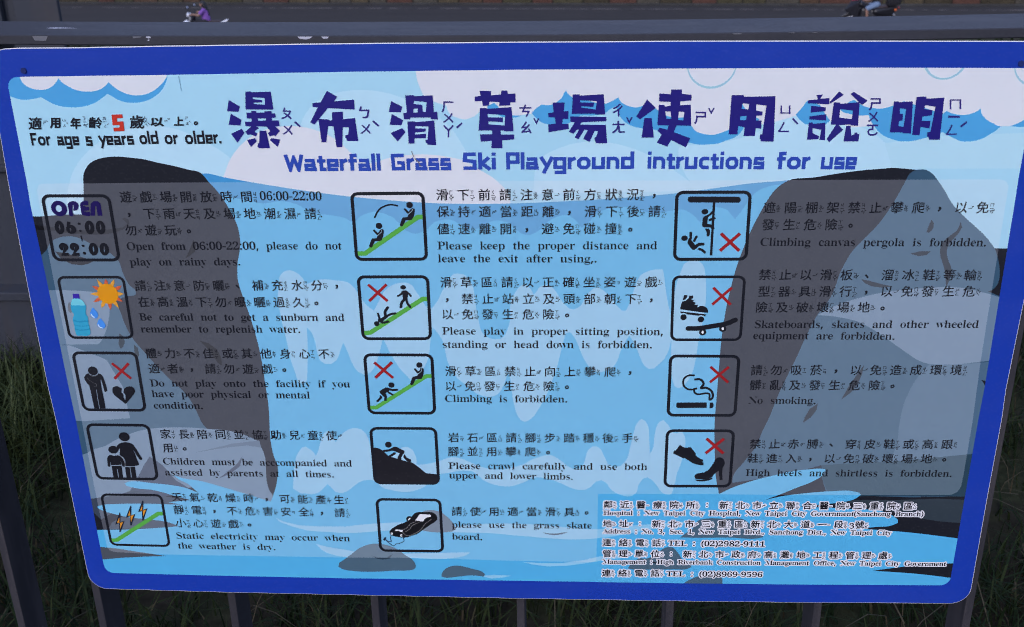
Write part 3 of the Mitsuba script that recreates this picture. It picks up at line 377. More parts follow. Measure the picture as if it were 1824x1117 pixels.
'或':[[[5316,5019,5925,6733,6448,6265,2665,2671,6271,6283,6783,6871,8471,8273,7279,7582,7682,8378,8875,8874,8571,9071,9065,6865,6957,7143,7240,7748,8160,8759,8349,8041,7432,7725,8121,8320,8420,8623,8727,8734,9231,9124,9020,8917,8615,8115,7915,7617,7419,7027,6422,5917,5415]],[[2620,2526,5732,5832,5831,5927,5826,2720]],[[3059,5659,5636,3036],[5054,3554,3541,5041]]],
'戲':[[[2716,2318,2319,2627,2738,2770,4170,4283,4783,4778,6478,6474,4774,4770,6570,6670,6669,6461,7061,7162,7165,7082,7582,7663,8964,9164,9163,9159,7758,7657,7745,7938,8244,8755,9153,8741,8030,8324,8522,8621,8721,8824,8932,9329,9221,8916,8715,8515,8216,7919,7625,7018,6515,6119,3315,3220,5122,5329,5330,4330,4524,4522,4122,3929,4229,4230,3630,3641,6241,6230,5630,5629,5829,5828,5623,5622,6523,6522,6723,7531,7245,7157,6356,6359,5960,6065,6066,4666,4662,5863,5861,5860,5759,4658,4655,5754,5855,5857,5957,6256,6153,5951,4551,4352,4254,4158,3457,3460,3561,4161,4166,3266,3241,3132,2818],[4034,5733,5738,4138]],[[8281,8776,9169,8767,8472,7979]],[[3348,6548,6545,3345]]],
'所':[[[5515,5118,5422,5627,5832,6039,6047,6075,7678,8782,9077,8274,6671,6658,9158,9152,8352,8315,7715,7752,6652,6538,6327,6022,5716]],[[2815,2318,2319,2627,2837,2875,4378,5381,5776,4873,3471,3371,3464,5364,5342,3442,3332,3021],[3347,4847,4859,3459]]],
'手':[[[4115,3920,5420,5521,5539,2539,2444,5544,5556,2956,2962,5562,5573,5473,3171,2976,6179,7080,8083,8478,7375,6174,6162,8762,8756,6156,6145,9144,9139,6139,6120,6018,5816,5215]]],
'持':[[[7620,7721,7740,4840,4845,7745,7654,4854,4859,6759,6768,5168,5173,6773,6782,7282,7273,8873,8868,7268,7259,9258,9254,8253,8245,9145,9140,8240,8217,8016,7715,6815,6620]],[[6222,5436,5838,6430,6627,6625]],[[2715,2520,3320,3321,3340,3241,2438,2343,3346,3362,2462,2468,3368,3383,3983,3968,4668,4662,3962,3948,4650,4745,3942,3920,3817,3615,3115]]],
'撞':[[[5056,8756,8736,7136,7131,8831,8827,7127,7121,9121,9117,4317,4321,6521,6527,4827,4831,6531,6536,5036],[7040,8239,8244,7044],[7048,8148,8253,7153],[5540,6539,6544,5544],[5548,6548,6553,5553]],[[5767,5571,5572,5672,5673,4873,4877,6577,6482,6983,7277,8977,8973,7973,7972,8271,7965,9165,9160,4660,4665,5765],[7365,7673,5972,6365]],[[2615,2520,3120,3221,3240,2538,2443,3246,3262,2462,2468,3268,3283,3783,3868,4468,4462,3762,3749,4451,4546,3743,3720,3717,3516,3115]]],
'攀':[[[2655,2459,2863,3471,2571,2575,3576,3583,4083,4076,4875,4871,5475,4979,5281,5778,6182,6581,6175,6572,6675,7576,7583,8083,8076,9175,9171,8271,8765,9360,8956,8461,8066,8053,7553,7566,7160,6757,6460,6965,7371,6671,6369,6567,6566,6162,6557,6254,5758,5255,5453,5251,9151,9146,7446,7743,8339,9235,8931,8732,7737,6846,4846,4441,5442,6744,7042,7041,6039,6035,7735,7732,6132,6028,8528,8524,6124,6018,5915,5515,4615,4419,5118,5519,5524,3024,3028,5528,5532,3832,3835,5535,5538,4538,4341,3636,3032,2731,2335,3339,3943,4146,2546,2450,4651,4854,4656,5361,4965,5267,5764,6169,6269,5873,5268,5168,4771,4071,4070,4864,4560,4066,4053,3553,3564,2756]]],
'放':[[[2715,2319,2622,2928,3134,3240,3365,2466,2471,5771,5766,3865,3856,5356,5450,5754,6164,6576,6683,7282,6969,9269,9264,8664,8349,8040,7734,8030,8425,9021,9220,8915,8716,8219,7724,7428,6621,5615,5319,6225,6729,7034,6741,6454,6354,5845,5548,5449,5349,5225,5220,5017,4715,3815,3721,4520,4622,4728,4846,4850,3850,3736,3527,2917],[6763,7050,7242,7440,7851,8163]],[[4071,3681,4183,4573]]],
'政':[[[2422,2327,2828,2861,3361,3329,3429,4031,4072,2572,2577,5977,5972,4672,4656,5656,5654,5755,6061,6266,6683,7282,6969,9169,9164,8763,8348,8039,7733,8029,8524,9219,8915,8417,8021,7428,6520,5715,5418,5419,5420,5822,6426,7033,6741,6353,6354,5847,5351,4650,4632,5834,5929,2621],[6764,6661,6952,7144,7439,7851,8163]]],
'新':[[[5915,5519,5927,6138,6249,6276,7277,8581,8977,8175,6772,6771,6758,9158,9152,8352,8315,7815,7852,6752,6741,6528,6322,6016]],[[3359,3069,3469,3470,2570,2575,3975,3976,3782,4183,4283,4675,5875,5870,5070,5069,5469,5468,5058,5958,5953,4453,4446,5845,5841,4440,4420,4317,4116,3416,3320,3321,3821,3921,3940,2441,2545,3946,3953,2453,2458,3358],[4661,4870,3470,3860,3859,3559,3558,4458]],[[5324,4736,5138,5433,5726]],[[2823,2426,2831,3138,3537,3433,3025]]],
'方':[[[2914,2519,3022,3426,3932,4238,4448,4664,2664,2670,5870,5872,5381,5883,6473,6472,6171,6070,9070,9064,5264,5153,8253,8242,8027,7821,7617,7416,7115,5815,5621,7020,7322,7425,7532,7647,5047,4736,4226,3519]]],
'時':[[[8319,8116,7915,6815,6619,6620,7620,7720,7741,4941,4946,7746,7755,4955,4960,6760,6769,5269,5274,6774,6883,7383,7374,8974,8969,7369,7360,9260,9255,8355,8354,8346,9146,9141,8341]],[[6323,5732,5436,5839,6234,6826]],[[3123,2623,2678,4778,4829,3229],[3273,3157,3256,4256,4273],[4251,3251,3234,4234]]],
'曝':[[[2677,4477,4434,5138,5642,4642,4646,5747,5752,4852,4856,5756,5760,5061,5080,8780,8761,8060,8056,8956,8952,8052,8047,9146,9142,8142,8538,9234,8931,8831,8235,7642,6242,5737,5032,4631,4434,4429,3129,3123,2623],[5564,8164,8168,5569],[5572,8172,8173,8176,5577],[6247,7546,7552,6252],[6256,7556,7560,6260],[3134,3934,3951,3151],[3156,3956,3972,3172]],[[4717,4521,5927,5829,5433,5735,5934,6330,6027,6629,6640,7140,7129,7228,7328,7935,8234,8333,7627,8921,8617,7722,7124,7118,7016,6615,5915,5719,6519,6619,6625,4817]]],
'曬':[[[4415,4017,4018,4324,4633,4743,4757,6657,6560,6160,6169,5169,5160,4760,4773,6573,6562,6662,6963,7061,7073,8973,8960,8560,8569,7569,7460,7059,7257,9157,9153,7653,7748,8948,8935,7735,7730,8733,9030,8428,7726,7720,7820,8620,8721,8824,8925,9223,9220,9117,8815,7615,7416,7217,7220,7235,5935,5931,6831,6827,5927,5920,6922,6918,5314,5219,5320,5421,5435,5135,4822,4515],[7639,8439,8444,7744],[6439,7239,7244,6444],[6449,7248,7253,6453],[5139,5939,5944,5144],[5149,5948,5953,5153]],[[6980,9180,9176,6976]],[[8060,7767,8068,8362,8060]],[[4580,6680,6676,4576]],[[5660,5367,5768,5961]],[[2678,4377,4329,3129,3123,2623],[3134,3834,3851,3151],[3156,3856,3872,3172]]],
'朝':[[[3827,2428,2432,3833,3838,2738,2764,3864,3869,2569,2574,3874,3883,4483,4474,5874,5869,4469,4464,5664,5638,4438,4433,5832,5829,5929,6134,6244,6279,8979,8919,8817,8716,8415,7515,7320,8320,8321,8339,6738,6531,6324,5918,5615,5317,5218,5624,5827,4427,4315,3815],[6856,6744,8344,8356],[6762,8361,8374,6874],[3243,5043,5149,3249],[3253,5053,5159,3259]]],
'板':[[[4815,4417,4418,4621,4827,5139,5255,5376,7077,7979,8681,8978,8977,7773,5871,5861,8561,8860,8651,8443,8036,7731,8324,9219,8915,8815,8119,7326,6519,6016,5715,5615,5319,6224,6627,7031,6443,6056,5856,5855,5740,5529,5017],[6556,6846,7140,7336,7845,8152,8256]],[[2630,2335,2640,3048,3563,2563,2568,3569,3583,4083,4069,4968,4963,4063,4061,4850,4947,4643,4251,4053,4015,3515,3549,3449,3138,2732]]],
'架':[[[2716,2421,2922,3827,4633,5037,2538,2543,5543,5550,6050,6143,8943,8938,6537,6933,7528,8424,9121,8817,8119,7423,6529,6134,6015,5515,5535,4929,3922,2916]],[[6277,8877,8852,6252],[6757,8256,8272,6872]],[[2748,2452,2754,3259,3463,3570,2570,2575,3675,3783,4283,4275,5775,5558,5453,5352,5050,4250,4055,4855,5057,5164,5170,4170,4169,3963,3655,3251,2948]]],
'棚':[[[4415,4017,4018,4322,4529,4740,4849,4879,6579,6519,6620,6825,7037,7079,8979,8918,8816,8615,7815,7719,8219,8420,8521,8540,7540,7324,6915,6518,6416,6315,5515,5319,5819,6120,6140,5240,5140,5134,4823,4415],[7545,8445,8458,7558],[7563,8463,8574,8475,7575],[5258,5245,6045,6058],[5263,6063,6075,5275]],[[2630,2335,2641,2847,3363,2463,2468,3369,3383,3883,3869,4568,4563,3863,3860,4351,4546,4243,3951,3851,3815,3315,3347,3246,2937]]],
'止':[[[3566,4066,4024,5824,5882,6382,6458,8858,8852,6452,6424,9124,9118,2518,2524,3524]]],
'正':[[[3558,4058,4023,5623,5672,2772,2777,8977,8972,6372,6352,8652,8647,6347,6324,9123,9118,2518,2523,3524]]],
'步':[[[2715,2520,3422,4424,5327,5931,5531,5555,2555,2560,3660,3677,4277,4260,5660,5683,6183,6275,8375,8370,6169,6260,9060,9055,6155,6132,6735,7241,7747,7951,8448,8041,7637,6729,5622,3917,2815]],[[3132,2736,3744,4251,4352,4750,4546,4039,3232]]],
'歲':[[[2815,2417,2723,2932,2938,2955,6455,6460,6361,2561,2566,3766,3779,4279,4366,5666,5683,6183,6176,8376,8372,6172,6166,9066,9061,7961,8458,8457,8255,9055,9050,7050,7140,7334,7739,8047,8546,8238,7629,7628,7823,8021,8420,8521,8622,8730,9128,9022,8817,8515,8015,7717,7420,7224,6518,5915,5619,6323,6929,6639,6550,3550,3434,3324,2915],[6961,6955,8055,7757,7260,7361]],[[3915,3618,4522,4925,5126,4827,4742,3842,3846,6146,6142,5241,5228,5632,5838,6337,6235,5828,5323,4819]],[[3926,3528,3934,4038,4239,4438,4333,4027]]],
'段':[[[5314,5019,6023,6727,6332,6137,5843,5844,5544,5549,8449,8648,8542,8236,7627,7825,8422,9120,9119,8815,8416,7719,7223,6620,6017,5314],[6344,6343,6637,7131,7332,7637,7943,7944]],[[5651,5254,5658,6064,6169,6180,8180,8160,8259,9159,9155,8054,7855,7658,7675,6675,6566,6359,6156,5952]],[[2427,2332,2933,2976,3878,4983,5479,4375,3573,3565,5164,5160,3560,3550,5149,5145,3544,3534,3734,5237,5332,3529,3515,2916,2927]]],
'氣':[[[3158,7958,8037,8126,8322,8420,8620,8721,8723,8831,9228,9120,9016,8715,8315,8116,7818,7721,7625,7433,7453,3153]],[[2857,2461,2864,3371,3877,4083,4681,4376,4476,8976,8971,4171,3564,3058]],[[3967,8367,8363,3962]],[[2916,2520,2922,3526,4334,2734,2739,4639,4652,5251,5239,5939,5839,5640,5641,6046,6250,6351,6749,5939,7139,7134,5234,5229,5531,5631,7022,6718,5825,5228,5215,4615,4631,3621]],[[3249,3651,4046,4241,3740,3544]]],
'水':[[[4615,4421,5421,5521,5583,6183,6164,6753,7459,8169,8665,8058,7049,7048,7442,8135,9327,8922,8226,7237,6545,6152,6121,6018,5816,5215]],[[2922,2426,2829,3234,3740,4148,4458,2658,2664,4864,5163,4955,4748,4237,3426]]],
'況':[[[4415,4119,4722,5228,5534,5745,5749,4949,4979,8779,8749,7649,7622,7721,7820,8520,8722,8731,8831,9229,9122,9017,8715,7615,7217,7120,7149,6349,6135,5725,5219,4515],[5554,8254,8274,5574]],[[3115,2718,2719,3328,4243,4441,4640]],[[2978,3182,3282,4277,4575,4270,3774]],[[3453,2457,2762,3558,4255,3950,3850]]],
'注':[[[4317,4322,6522,6541,4841,4847,6547,6563,4663,4668,6769,6672,6181,6282,6683,7077,7372,7371,6869,9068,9063,7163,7147,8747,8741,7141,7122,9222,9217]],[[2878,3182,4077,4475,4574,4270,4170,3674]],[[3015,2619,3127,4043,4439,3116]],[[3452,2458,2761,2861,3558,4154,3850,3749]]],
'溜':[[[6949,6551,6755,7062,7268,7274,6574,6579,8979,8960,8855,8752,8650,8349,7749,7650,7554,8154,8255,8359,8467,8474,7774,7665,7456]],[[4745,8645,8615,8115,8117,5217,5215,4715],[6922,8122,8129,6929],[6934,7034,8134,8141,6941],[5222,6422,6429,5229],[5234,5334,6434,6441,5241]],[[4549,4353,4455,4558,4577,6183,6379,6378,5074,5058,5157,5861,5668,6070,6364,6656,6154,6057,4951,4649]],[[2877,2878,3181,3281,3975,4271,3968,3473]],[[3017,2520,3230,3741,3842,4239,4238,3117]],[[3649,2458,2761,3556,3952]]],
'溫':[[[4645,8745,8722,9221,9217,3917,3921,4622],[7422,8122,8140,7439],[6322,7022,7040,6339],[5122,5822,5840,5139]],[[4979,8479,8450,4950],[5455,7954,7975,5475]],[[5856,5559,6164,6366,6573,6973,6867,7759,7456,6664,6158]],[[2778,3182,3977,4375,4374,4070,3673]],[[3015,2618,2519,3435,3742,3843,4140,4239]],[[3359,3955,3954,3750,3650,3253,2458,2762]]],
'滑':[[[4260,5060,5080,8380,8360,9160,9148,8647,8555,4855,4847,4247],[5571,7071,7060,7860,7876,5676,5575],[5560,6560,6567,5567]],[[5050,8450,8418,8216,7815,7015,6918,6919,7819,7820,7827,5527,5515,5015],[5531,7831,7836,7837,5537],[5541,7841,7845,5546]],[[3474,2878,3182,3282,4275,4473,4472,4069]],[[2917,2720,3128,3843,4239,3116]],[[3649,2458,2761,2861,3855,3954,4053]]],
'潮':[[[6623,6934,7041,7080,8980,8918,8816,8515,7715,7620,8420,8421,8440,7540,7433,7226,6917,6715,6615,6318],[7557,7545,8445,8457],[7563,8463,8475,7575]],[[4033,5133,5139,4339,4363,5163,5169,4169,4174,5174,5182,5683,5674,6774,6769,5669,5663,6563,6539,5639,5634,5733,6733,6728,5628,5615,5115,5128,4028],[4849,4744,6044,6049],[4859,4754,6054,6059]],[[3273,2678,2982,3776,4073,3669]],[[2915,2518,3030,3442,3543,3841,3939,3016]],[[3450,2458,2358,2762,3457,3754]]],
'濕':[[[8421,7929,8330,8823,9116,8715]],[[6931,6735,7037,7643,7344,6843,6646,6847,7150,7557,7956,7955,7448,8048,8352,8750,8244,7637,7937,8437,8241,8543,8937,9132,8730,8634,7432]],[[4532,4335,4839,5344,4844,4443,4346,4548,4750,5258,4658,4680,8680,8658,5358,5656,5148,5648,5952,6251,6350,5944,5237,6037,5841,6143,6438,6632,6230,6134,5133,4632],[5162,8062,8067,5167],[5171,8071,8076,5176]],[[7121,6828,7229,7523,7717,7215]],[[6416,5915,5920,5727,5828,6129,6228,6419]],[[4515,4017,4422,4830,5228,4820,4617]],[[2777,3082,4076,4274,4070,3970,3474]],[[2916,2520,2926,3743,3843,4139,3017]],[[3855,3650,3253,2457,2458,2561,2662,3656]]],
'灘':[[[3173,2577,2881,3874,3877,4477,4483,4883,4877,5677,5783,6183,6177,6677,6673,6172,6164,5564,5561,6561,6972,7283,7782,7881,8182,8576,8771,8670,8369,8368,9168,9164,8463,8453,9053,9049,8448,8439,9138,9134,8434,8423,9223,9218,7318,7315,6815,6857,6654,6554,6546,5546,5542,6442,6438,5538,5434,6534,6530,5429,6521,6520,6117,5225,4820,4416,4115,3818,4221,4524,4829,3930,3934,4934,5038,4038,4042,4942,5046,4046,4061,4961,5064,4464,4472,3873,3569],[8268,8075,7879,7780,7368],[7323,8023,8034,7334],[7339,8038,8049,7349],[7354,8053,8064,7364],[5557,5450,6050,6057],[4873,4868,5668,5672],[4450,5050,5057,4457]],[[2762,3855,3854,3651,3550,3054,2358,2661]],[[2915,2518,2419,2827,3442,3740,3839,3017]]],
'燥':[[[4716,4420,5325,5830,6234,4634,4639,6639,6546,4846,4862,6662,6746,7146,7162,8962,8946,7246,7139,9139,9134,7534,7930,8326,8823,9321,9017,8916,8817,8122,7131,7115,6615,6630,5722,5219],[7650,8550,8557,7657],[5350,6250,6257,5357]],[[5581,8381,8365,5565],[6070,7870,7876,6076]],[[4054,4370,4869,4353]],[[2715,2418,2622,3029,3236,3343,3382,3882,3847,3740,4628,4627,4224,3633,3426,3120]],[[2747,2449,2450,2658,2767,3067,3167,3163,2951]]],
'爬':[[[2715,2318,2626,2836,2944,2975,4077,5682,6079,6078,5577,5573,5548,5739,5934,6428,7124,7921,9219,9015,8315,7417,6919,6421,6123,5629,5237,5145,5057,5075,4574,4515,4015,4073,3472,3471,3445,3332,3124,2919]],[[6651,6638,6837,8337,8539,8645,9143,8936,8833,8632,6832,6433,6334,6137,6176,8976,8951],[7756,8456,8472,7772],[6656,6756,7356,7372,6672]]],
'狀':[[[2816,2419,2723,2929,3034,3040,2441,2446,4246,4256,2756,2779,3279,3261,4261,4283,4883,4819,5323,5627,6133,6441,6652,6655,5055,5061,6661,6683,7283,7261,9161,9155,7455,7353,7642,8032,8525,9219,8815,8417,7922,7431,7042,6733,6326,5517,5215,4818,4815,4215,4240,3540,3532,3324,3019]],[[8270,7678,8080,8871,9067,8565]]],
'玩':[[[4514,4219,4822,5326,5733,5940,5951,5051,4956,9156,9151,7850,7921,8020,8620,8721,8830,9328,9221,9118,9016,8815,7715,7417,7319,7350,6551,6550,6443,6335,6230,6026,5722,5218]],[[8872,5372,5377,8877]],[[2523,2328,2429,3432,3450,2550,2555,3456,3471,2472,2477,4977,4972,3971,3955,4855,4850,3950,3933,4033,5036,5031]]],
'理':[[[5179,8979,8946,7246,7238,9037,9033,7332,7232,7222,9222,9217,4417,4422,6722,6732,5033,5037,6738,6746,5146],[7251,8351,8360,7260],[7265,8365,8374,7274],[5651,6751,6760,5660],[5665,6765,6774,5674]],[[2523,2327,2428,3230,3331,3351,2551,2556,3356,3372,2473,2478,4778,4773,3972,3956,4656,4651,3951,3933,4735,4830,2622]]],
'環':[[[2423,2328,3130,3151,2451,2556,3156,3172,3173,2473,2478,4378,4473,3673,3656,4356,4351,3651,3632,4334,4429,4528,5532,6136,6137,5137,5152,8652,8637,7337,7336,7730,8636,8735,9032,8026,8523,9220,9219,8915,8119,7326,6836,5930,5921,6121,7124,7120,5415,5219,5320,5421,5427,4724,4625,4328,2423],[5641,8041,8147,5648]],[[4661,9161,9156,4656]],[[4980,8880,8865,4964],[7669,8369,8376,7676],[6569,7269,7276,6576],[5469,6169,6176,5476]]],
'生':[[[2951,2554,2858,3163,3674,3882,4480,4478,4069,4068,5568,5583,6183,6168,8768,8763,6163,6147,8447,8541,6141,6123,9122,9117,2517,2522,5523,5541,3341,3347,5547,5563,3763,3152]]],
'產':[[[2714,2317,2723,2932,3057,3957,3760,5564,5465,4966,3969,4171,3071,3076,5776,5481,5783,5883,6376,8876,8871,7871,8069,6964,8360,8057,9157,9152,3552,3536,3636,3737,4142,4551,5050,4845,6145,6151,6651,6745,8645,8640,6640,6634,8534,8529,6729,6622,9221,9217,3717,3721,6122,6129,4429,4434,6134,6140,4640,4235,3931,3831,3635,3536,3429,3222,2814],[4558,4557,7657,7558,6262],[4771,6267,6667,7471]]],
'用':[[[2814,2318,2622,2927,3133,3240,3277,8677,8620,8517,8316,8015,6915,6720,7620,8021,8037,6137,6115,5515,5537,3737,3528,3322],[6143,8143,8155,6155],[6160,8160,8172,6172],[3855,3743,5543,5555],[3760,5560,5561,5572,3872]]],
'當':[[[2771,3872,3774,3379,3380,3882,3981,4375,4473,4371,5571,5583,6083,6072,7171,7173,7882,8380,7772,8971,8956,8456,8367,3367,3256,2756]],[[3241,8541,8515,7915,7917,3717,3714,3214],[6121,7921,7927,6127],[6131,7931,7937,6137],[3721,5521,5527,3727],[3731,5531,5537,3737]],[[3961,7761,7746,3945],[4450,7250,7256,4457]]],
'療':[[[2915,2518,2923,3129,3335,3441,3341,2536,2341,3447,3476,6076,5981,6383,6483,6776,9176,9171,6671,6770,6564,9164,9160,7660,7559,8054,8659,8957,8351,9246,8943,8346,8331,6931,6918,6715,6415,5614,5518,5519,6319,6331,4931,4946,4342,4046,4852,4456,4357,4659,5255,5659,5660,4360,4364,5964,6168,6271,4071,4048,3833,3525,3320],[5435,7835,7839,5540],[5443,7843,7847,5548],[6260,5652,7652,7256,7060]],[[8616,7528,7930,9018]],[[4416,4019,4523,5130,5628,5325,4617]],[[3355,2953,2467,2468,2869]]],
'發':[[[4656,3356,2653,2357,2358,2859,3764,3666,2971,3274,4167,4470,4875,3175,3180,5280,5578,5475,5069,4160,5160,5244,5446,5850,5954,5960,7461,6470,6174,5781,6182,6282,6478,6774,7378,7782,8080,8179,7977,7070,7666,8271,8575,8774,9072,8064,8661,9258,8954,7858,7847,7947,8847,8943,8843,7743,7543,7445,7347,7356,6356,6352,6247,6045,5641,5244,3644,3536,5236,5025,4919,4817,4616,4115,3315,3120,3820,4320,4523,4632,2932,3248,4648]],[[5415,5219,6021,6624,5531,5834,7127,7531,7734,7735,5535,5539,8239,8438,8030,7525,8518,8215,8115,7121,6317,5815]]],
'皮':[[[2815,2319,2622,2827,3139,3249,3273,5773,5783,6383,6373,8673,8972,8662,8256,7758,8165,8167,6367,6354,8154,8452,8043,7738,6828,7823,9119,8814,7618,6821,6324,4918,3715,3420,4723,5728,4937,4348,3748,3635,3324],[5048,5145,5440,5935,6332,6533,7139,7648],[3754,5754,5767,3767]]],
'石':[[[2732,2336,3143,3752,4261,4771,2672,2677,9077,9072,5372,4960,4453,4552,8552,8515,8015,7920,4520,4415,3915,3843,3034],[4425,7925,8026,8047,4447]]],
'破':[[[5015,4617,4822,5028,5341,5371,6871,6883,7383,7371,8771,9170,8656,8257,8466,7366,7354,8554,8853,8646,8339,7628,8323,9119,8815,8019,7224,6519,5715,5519,6122,6928,6337,5846,5732,5422,5115],[6349,6348,6446,6740,7134,7332,7840,8249],[5854,6854,6866,5866]],[[2944,2539,2345,2649,2957,3265,3373,2574,2579,4979,4974,3974,3765,3556,4856,4824,3524,3418,2918],[3551,3429,4229,4351]]],
'碰':[[[5971,5381,5481,5883,6375,6471,6069,7169,7576,7883,8381,7769,9069,9064,7763,7722,9122,9117,4617,4622,6022,6063,4764,4769,5969],[6522,7222,7264,6563]],[[8231,7832,7833,8243,8455,8955,8952,8332]],[[5431,5143,4854,4855,5256,5550,5834,5832]],[[2942,2637,2537,2342,2648,2955,3164,3373,2474,2479,4879,4874,3874,3873,3665,3457,4556,4524,3424,3418,2918],[3429,4129,4152,3452]]],
'確':[[[3041,2941,2637,2341,2647,2955,3372,2572,2577,4977,4972,3972,3557,3556,4856,4851,5153,5658,6165,6470,5570,5562,5162,5075,6675,6983,7482,7276,7275,9075,9062,8563,8470,7070,6460,7359,7066,7568,7959,8959,8954,7754,7747,8847,8843,7742,7735,8835,8830,7730,7723,7822,9122,9118,6118,6115,5615,5650,5146,5046,4850,4849,4824,3524,3518,3018],[6123,6222,7222,7230,6130],[6135,7235,7242,6142],[6147,7247,7254,6154],[3530,4330,4351,3551]]],
'禁':[[[5954,5753,5557,5859,6263,6666,6870,5771,5775,7175,7183,7683,7675,8975,8971,7870,8363,9157,8853,8555,7665,7652,7152,7065,6760]],[[4615,4419,5219,5520,5534,2634,2639,9039,9034,6134,6119,6016,5715,5415]],[[8020,7028,7029,7431,8126,8919,8516]],[[3449,8249,8345,3445]],[[2752,2456,3163,3770,2671,2675,3975,3983,4483,4475,5475,5471,4470,4469,5562,5258,4465,4452,3952,3964,3864,3458,2954]],[[3016,2519,2922,3426,3931,4429,4227,3318]]],
'程':[[[4921,6822,6831,5431,5436,6836,6845,5245,5250,9050,9045,7445,7436,8936,8931,7431,7422,9221,9217,4917]],[[5579,8880,8856,5556],[6062,8261,8275,6075]],[[2628,2333,2638,3044,3556,2557,2462,3662,3673,3573,2671,2476,4079,4882,5178,4275,4262,5162,5157,4257,4252,5242,4938,4838,4345,4246,4215,3615,3646,3645,3034]]],
'穩':[[[8029,8430,9022,9118,8716]],[[5175,4978,5179,6980,8783,9079,8277,6976,7269,7067,7767,8276,8775,8367,8867,8863,7263,7259,9159,9155,4955,4959,6759,6663,5163,5167,5667,5372,5373,5675],[6574,6876,5775,6069,5868,5767,6867]],[[6432,6433,5033,5037,8337,8341,5241,5244,8344,8348,5148,5052,8852,8833,6833,7526,7223,6331]],[[5730,6230,6220,7619,7720,7824,8222,8118,7916,7815,6115,5816,5720]],[[5017,4916,4517,4518,4620,5029,5130,5428,5527]],[[2527,2332,2333,2638,2944,3356,2456,2461,3461,3473,3373,2672,2476,3779,4382,4678,3974,3962,4761,4756,3956,3952,4643,4741,4437,4044,3945,3915,3415,3445,2730]]],
'穿':[[[2775,5575,5477,5281,5783,6375,8975,8963,8363,8370,3270,3263,2763]],[[2818,2522,3424,4427,5030,5934,5835,3235,3548,4147,3941,3940,6740,6750,3150,3155,2958,3862,4968,5365,4459,3556,3555,8255,8256,7360,6364,6365,6668,7763,8659,8455,8755,8750,7250,7240,8940,8935,7235,7218,7116,6715,5815,5619,5620,6620,6720,6735,5828,5024,3419,2918]]],
'立':[[[2523,6123,6742,7259,7858,7339,6723,9123,9118,2518]],[[2869,8869,8863,2863]],[[5670,5282,5883,6271]],[[4459,5128,4526,4339,3858]]],
'站':[[[5547,6747,6783,7383,7367,9267,9262,7362,7347,8947,8915,8315,8318,6118,6115,5515],[6124,8323,8342,6142]],[[2569,5469,5464,2564]],[[2522,2428,4031,4346,4561,5060,4847,4533,4632,5334,5329,2722]],[[3970,3481,3882,3981,4472,4471]],[[3233,2859,3360,3545,3634]]],
'童':[[[3356,8356,8335,6135,6030,8630,8626,6126,6021,9121,9116,2416,2421,5521,5526,2926,2930,5530,5535,3335],[6039,7739,7844,6144],[6048,7747,7852,6153],[3839,5539,5544,3844],[3848,5547,5552,3853]],[[4272,4273,2973,2977,5677,5678,5482,5884,6277,8677,8673,7373,7472,7671,7265,9165,9161,2560,2565,4365,4367,4071],[4673,4672,4965,6665,7072,6973]]],
'等':[[[2863,2366,3074,3483,3982,3876,5776,5772,6176,6483,6982,6777,6776,9176,9172,7572,7966,7865,7563,7463,7267,6972,6472,5966,6066,6161,8461,8456,6156,6049,9149,9144,7644,7638,8938,8933,7633,7620,7517,7315,6715,5915,5820,6920,7020,7033,4233,4332,5126,5423,5422,5018,4425,3730,4133,2733,2738,7038,7044,2444,2449,5549,5556,3256,3261,5561,5566,5367,5771,4472,4665,4163,3871,3572]]],
'管':[[[2862,5562,5367,5868,5769,6173,6483,7082,7081,6877,9077,9073,7772,8166,7764,7665,7468,7173,6673,6266,5968,5967,6162,8862,8850,8350,8358,3458,3450,2850]],[[3653,7953,7938,4238,4233,8333,8315,7815,7717,4217,4214,3614],[4222,4221,7721,7828,4228],[4249,4242,7443,7449]],[[2964,2466,2974,3383,3882,3777,5777,5673,4672,4866,4465,4073,3573]]],
'絡':[[[5639,5439,5143,6048,6753,6855,6165,5458,5062,5263,5870,6376,6583,6783,7181,6875,8575,8873,8871,8465,7654,8448,9245,8940,8740,8715,8215,8217,6217,6215,5615],[6142,8442,7647,7351],[6223,8222,8237,6237],[6469,6862,7358,7865,8170,6570]],[[4336,4737,4736,5124,5123,4722,4622,4627,4335]],[[2539,2443,2948,3556,3056,2555,2360,2461,2864,3372,3783,3983,4381,4380,3770,3161,3961,4471,4969,4968,4256,3345,3545,4346,4153,4554,4847,5039,4638,4442,3240,2639]],[[4219,3718,3725,3534,3935]],[[2716,2318,2525,2735,3134,3234,3128,2817]]],
'者':[[[4040,2734,2635,2339,3142,4448,5253,5354,2554,2559,5059,5068,3169,3173,5074,5083,5683,5674,7473,7471,7975,8280,8778,8271,7059,9159,9154,6354,5246,8246,8215,7615,7617,4617,4615,4015],[4622,7622,7629,4630],[4641,4634,7634,7641],[5659,6159,7268,5668]]],
'聯':[[[7973,7667,8167,8473,8872,8261,7754,8654,8655,8460,8761,9152,9249,9248,8947,8751,7549,7248,7149,7053,7355,7863,7463,7162,7067,7168,7371,7982,8380]],[[7246,7746,7834,8435,8445,8845,8826,8426,8330,7729,7714,7214]],[[4948,4853,5257,5763,5363,5062,4867,5169,5576,5882,6280,5567,5967,6473,6772,6771,6162,5553,5753,6454,6259,6660,7048,6646,6746,6731,6625,6421,6117,5514,5218,5620,5923,6127,6229,5230,5246,5746,5735,6334,6346,6646,6550,5149]],[[2525,2430,2931,2974,2475,2479,4979,4975,4674,4634,4934,4930,4629,4615,4115,4128,2625],[3349,4149,4159,3359],[3364,4164,4175,3375],[4144,3344,3332,4133]]],
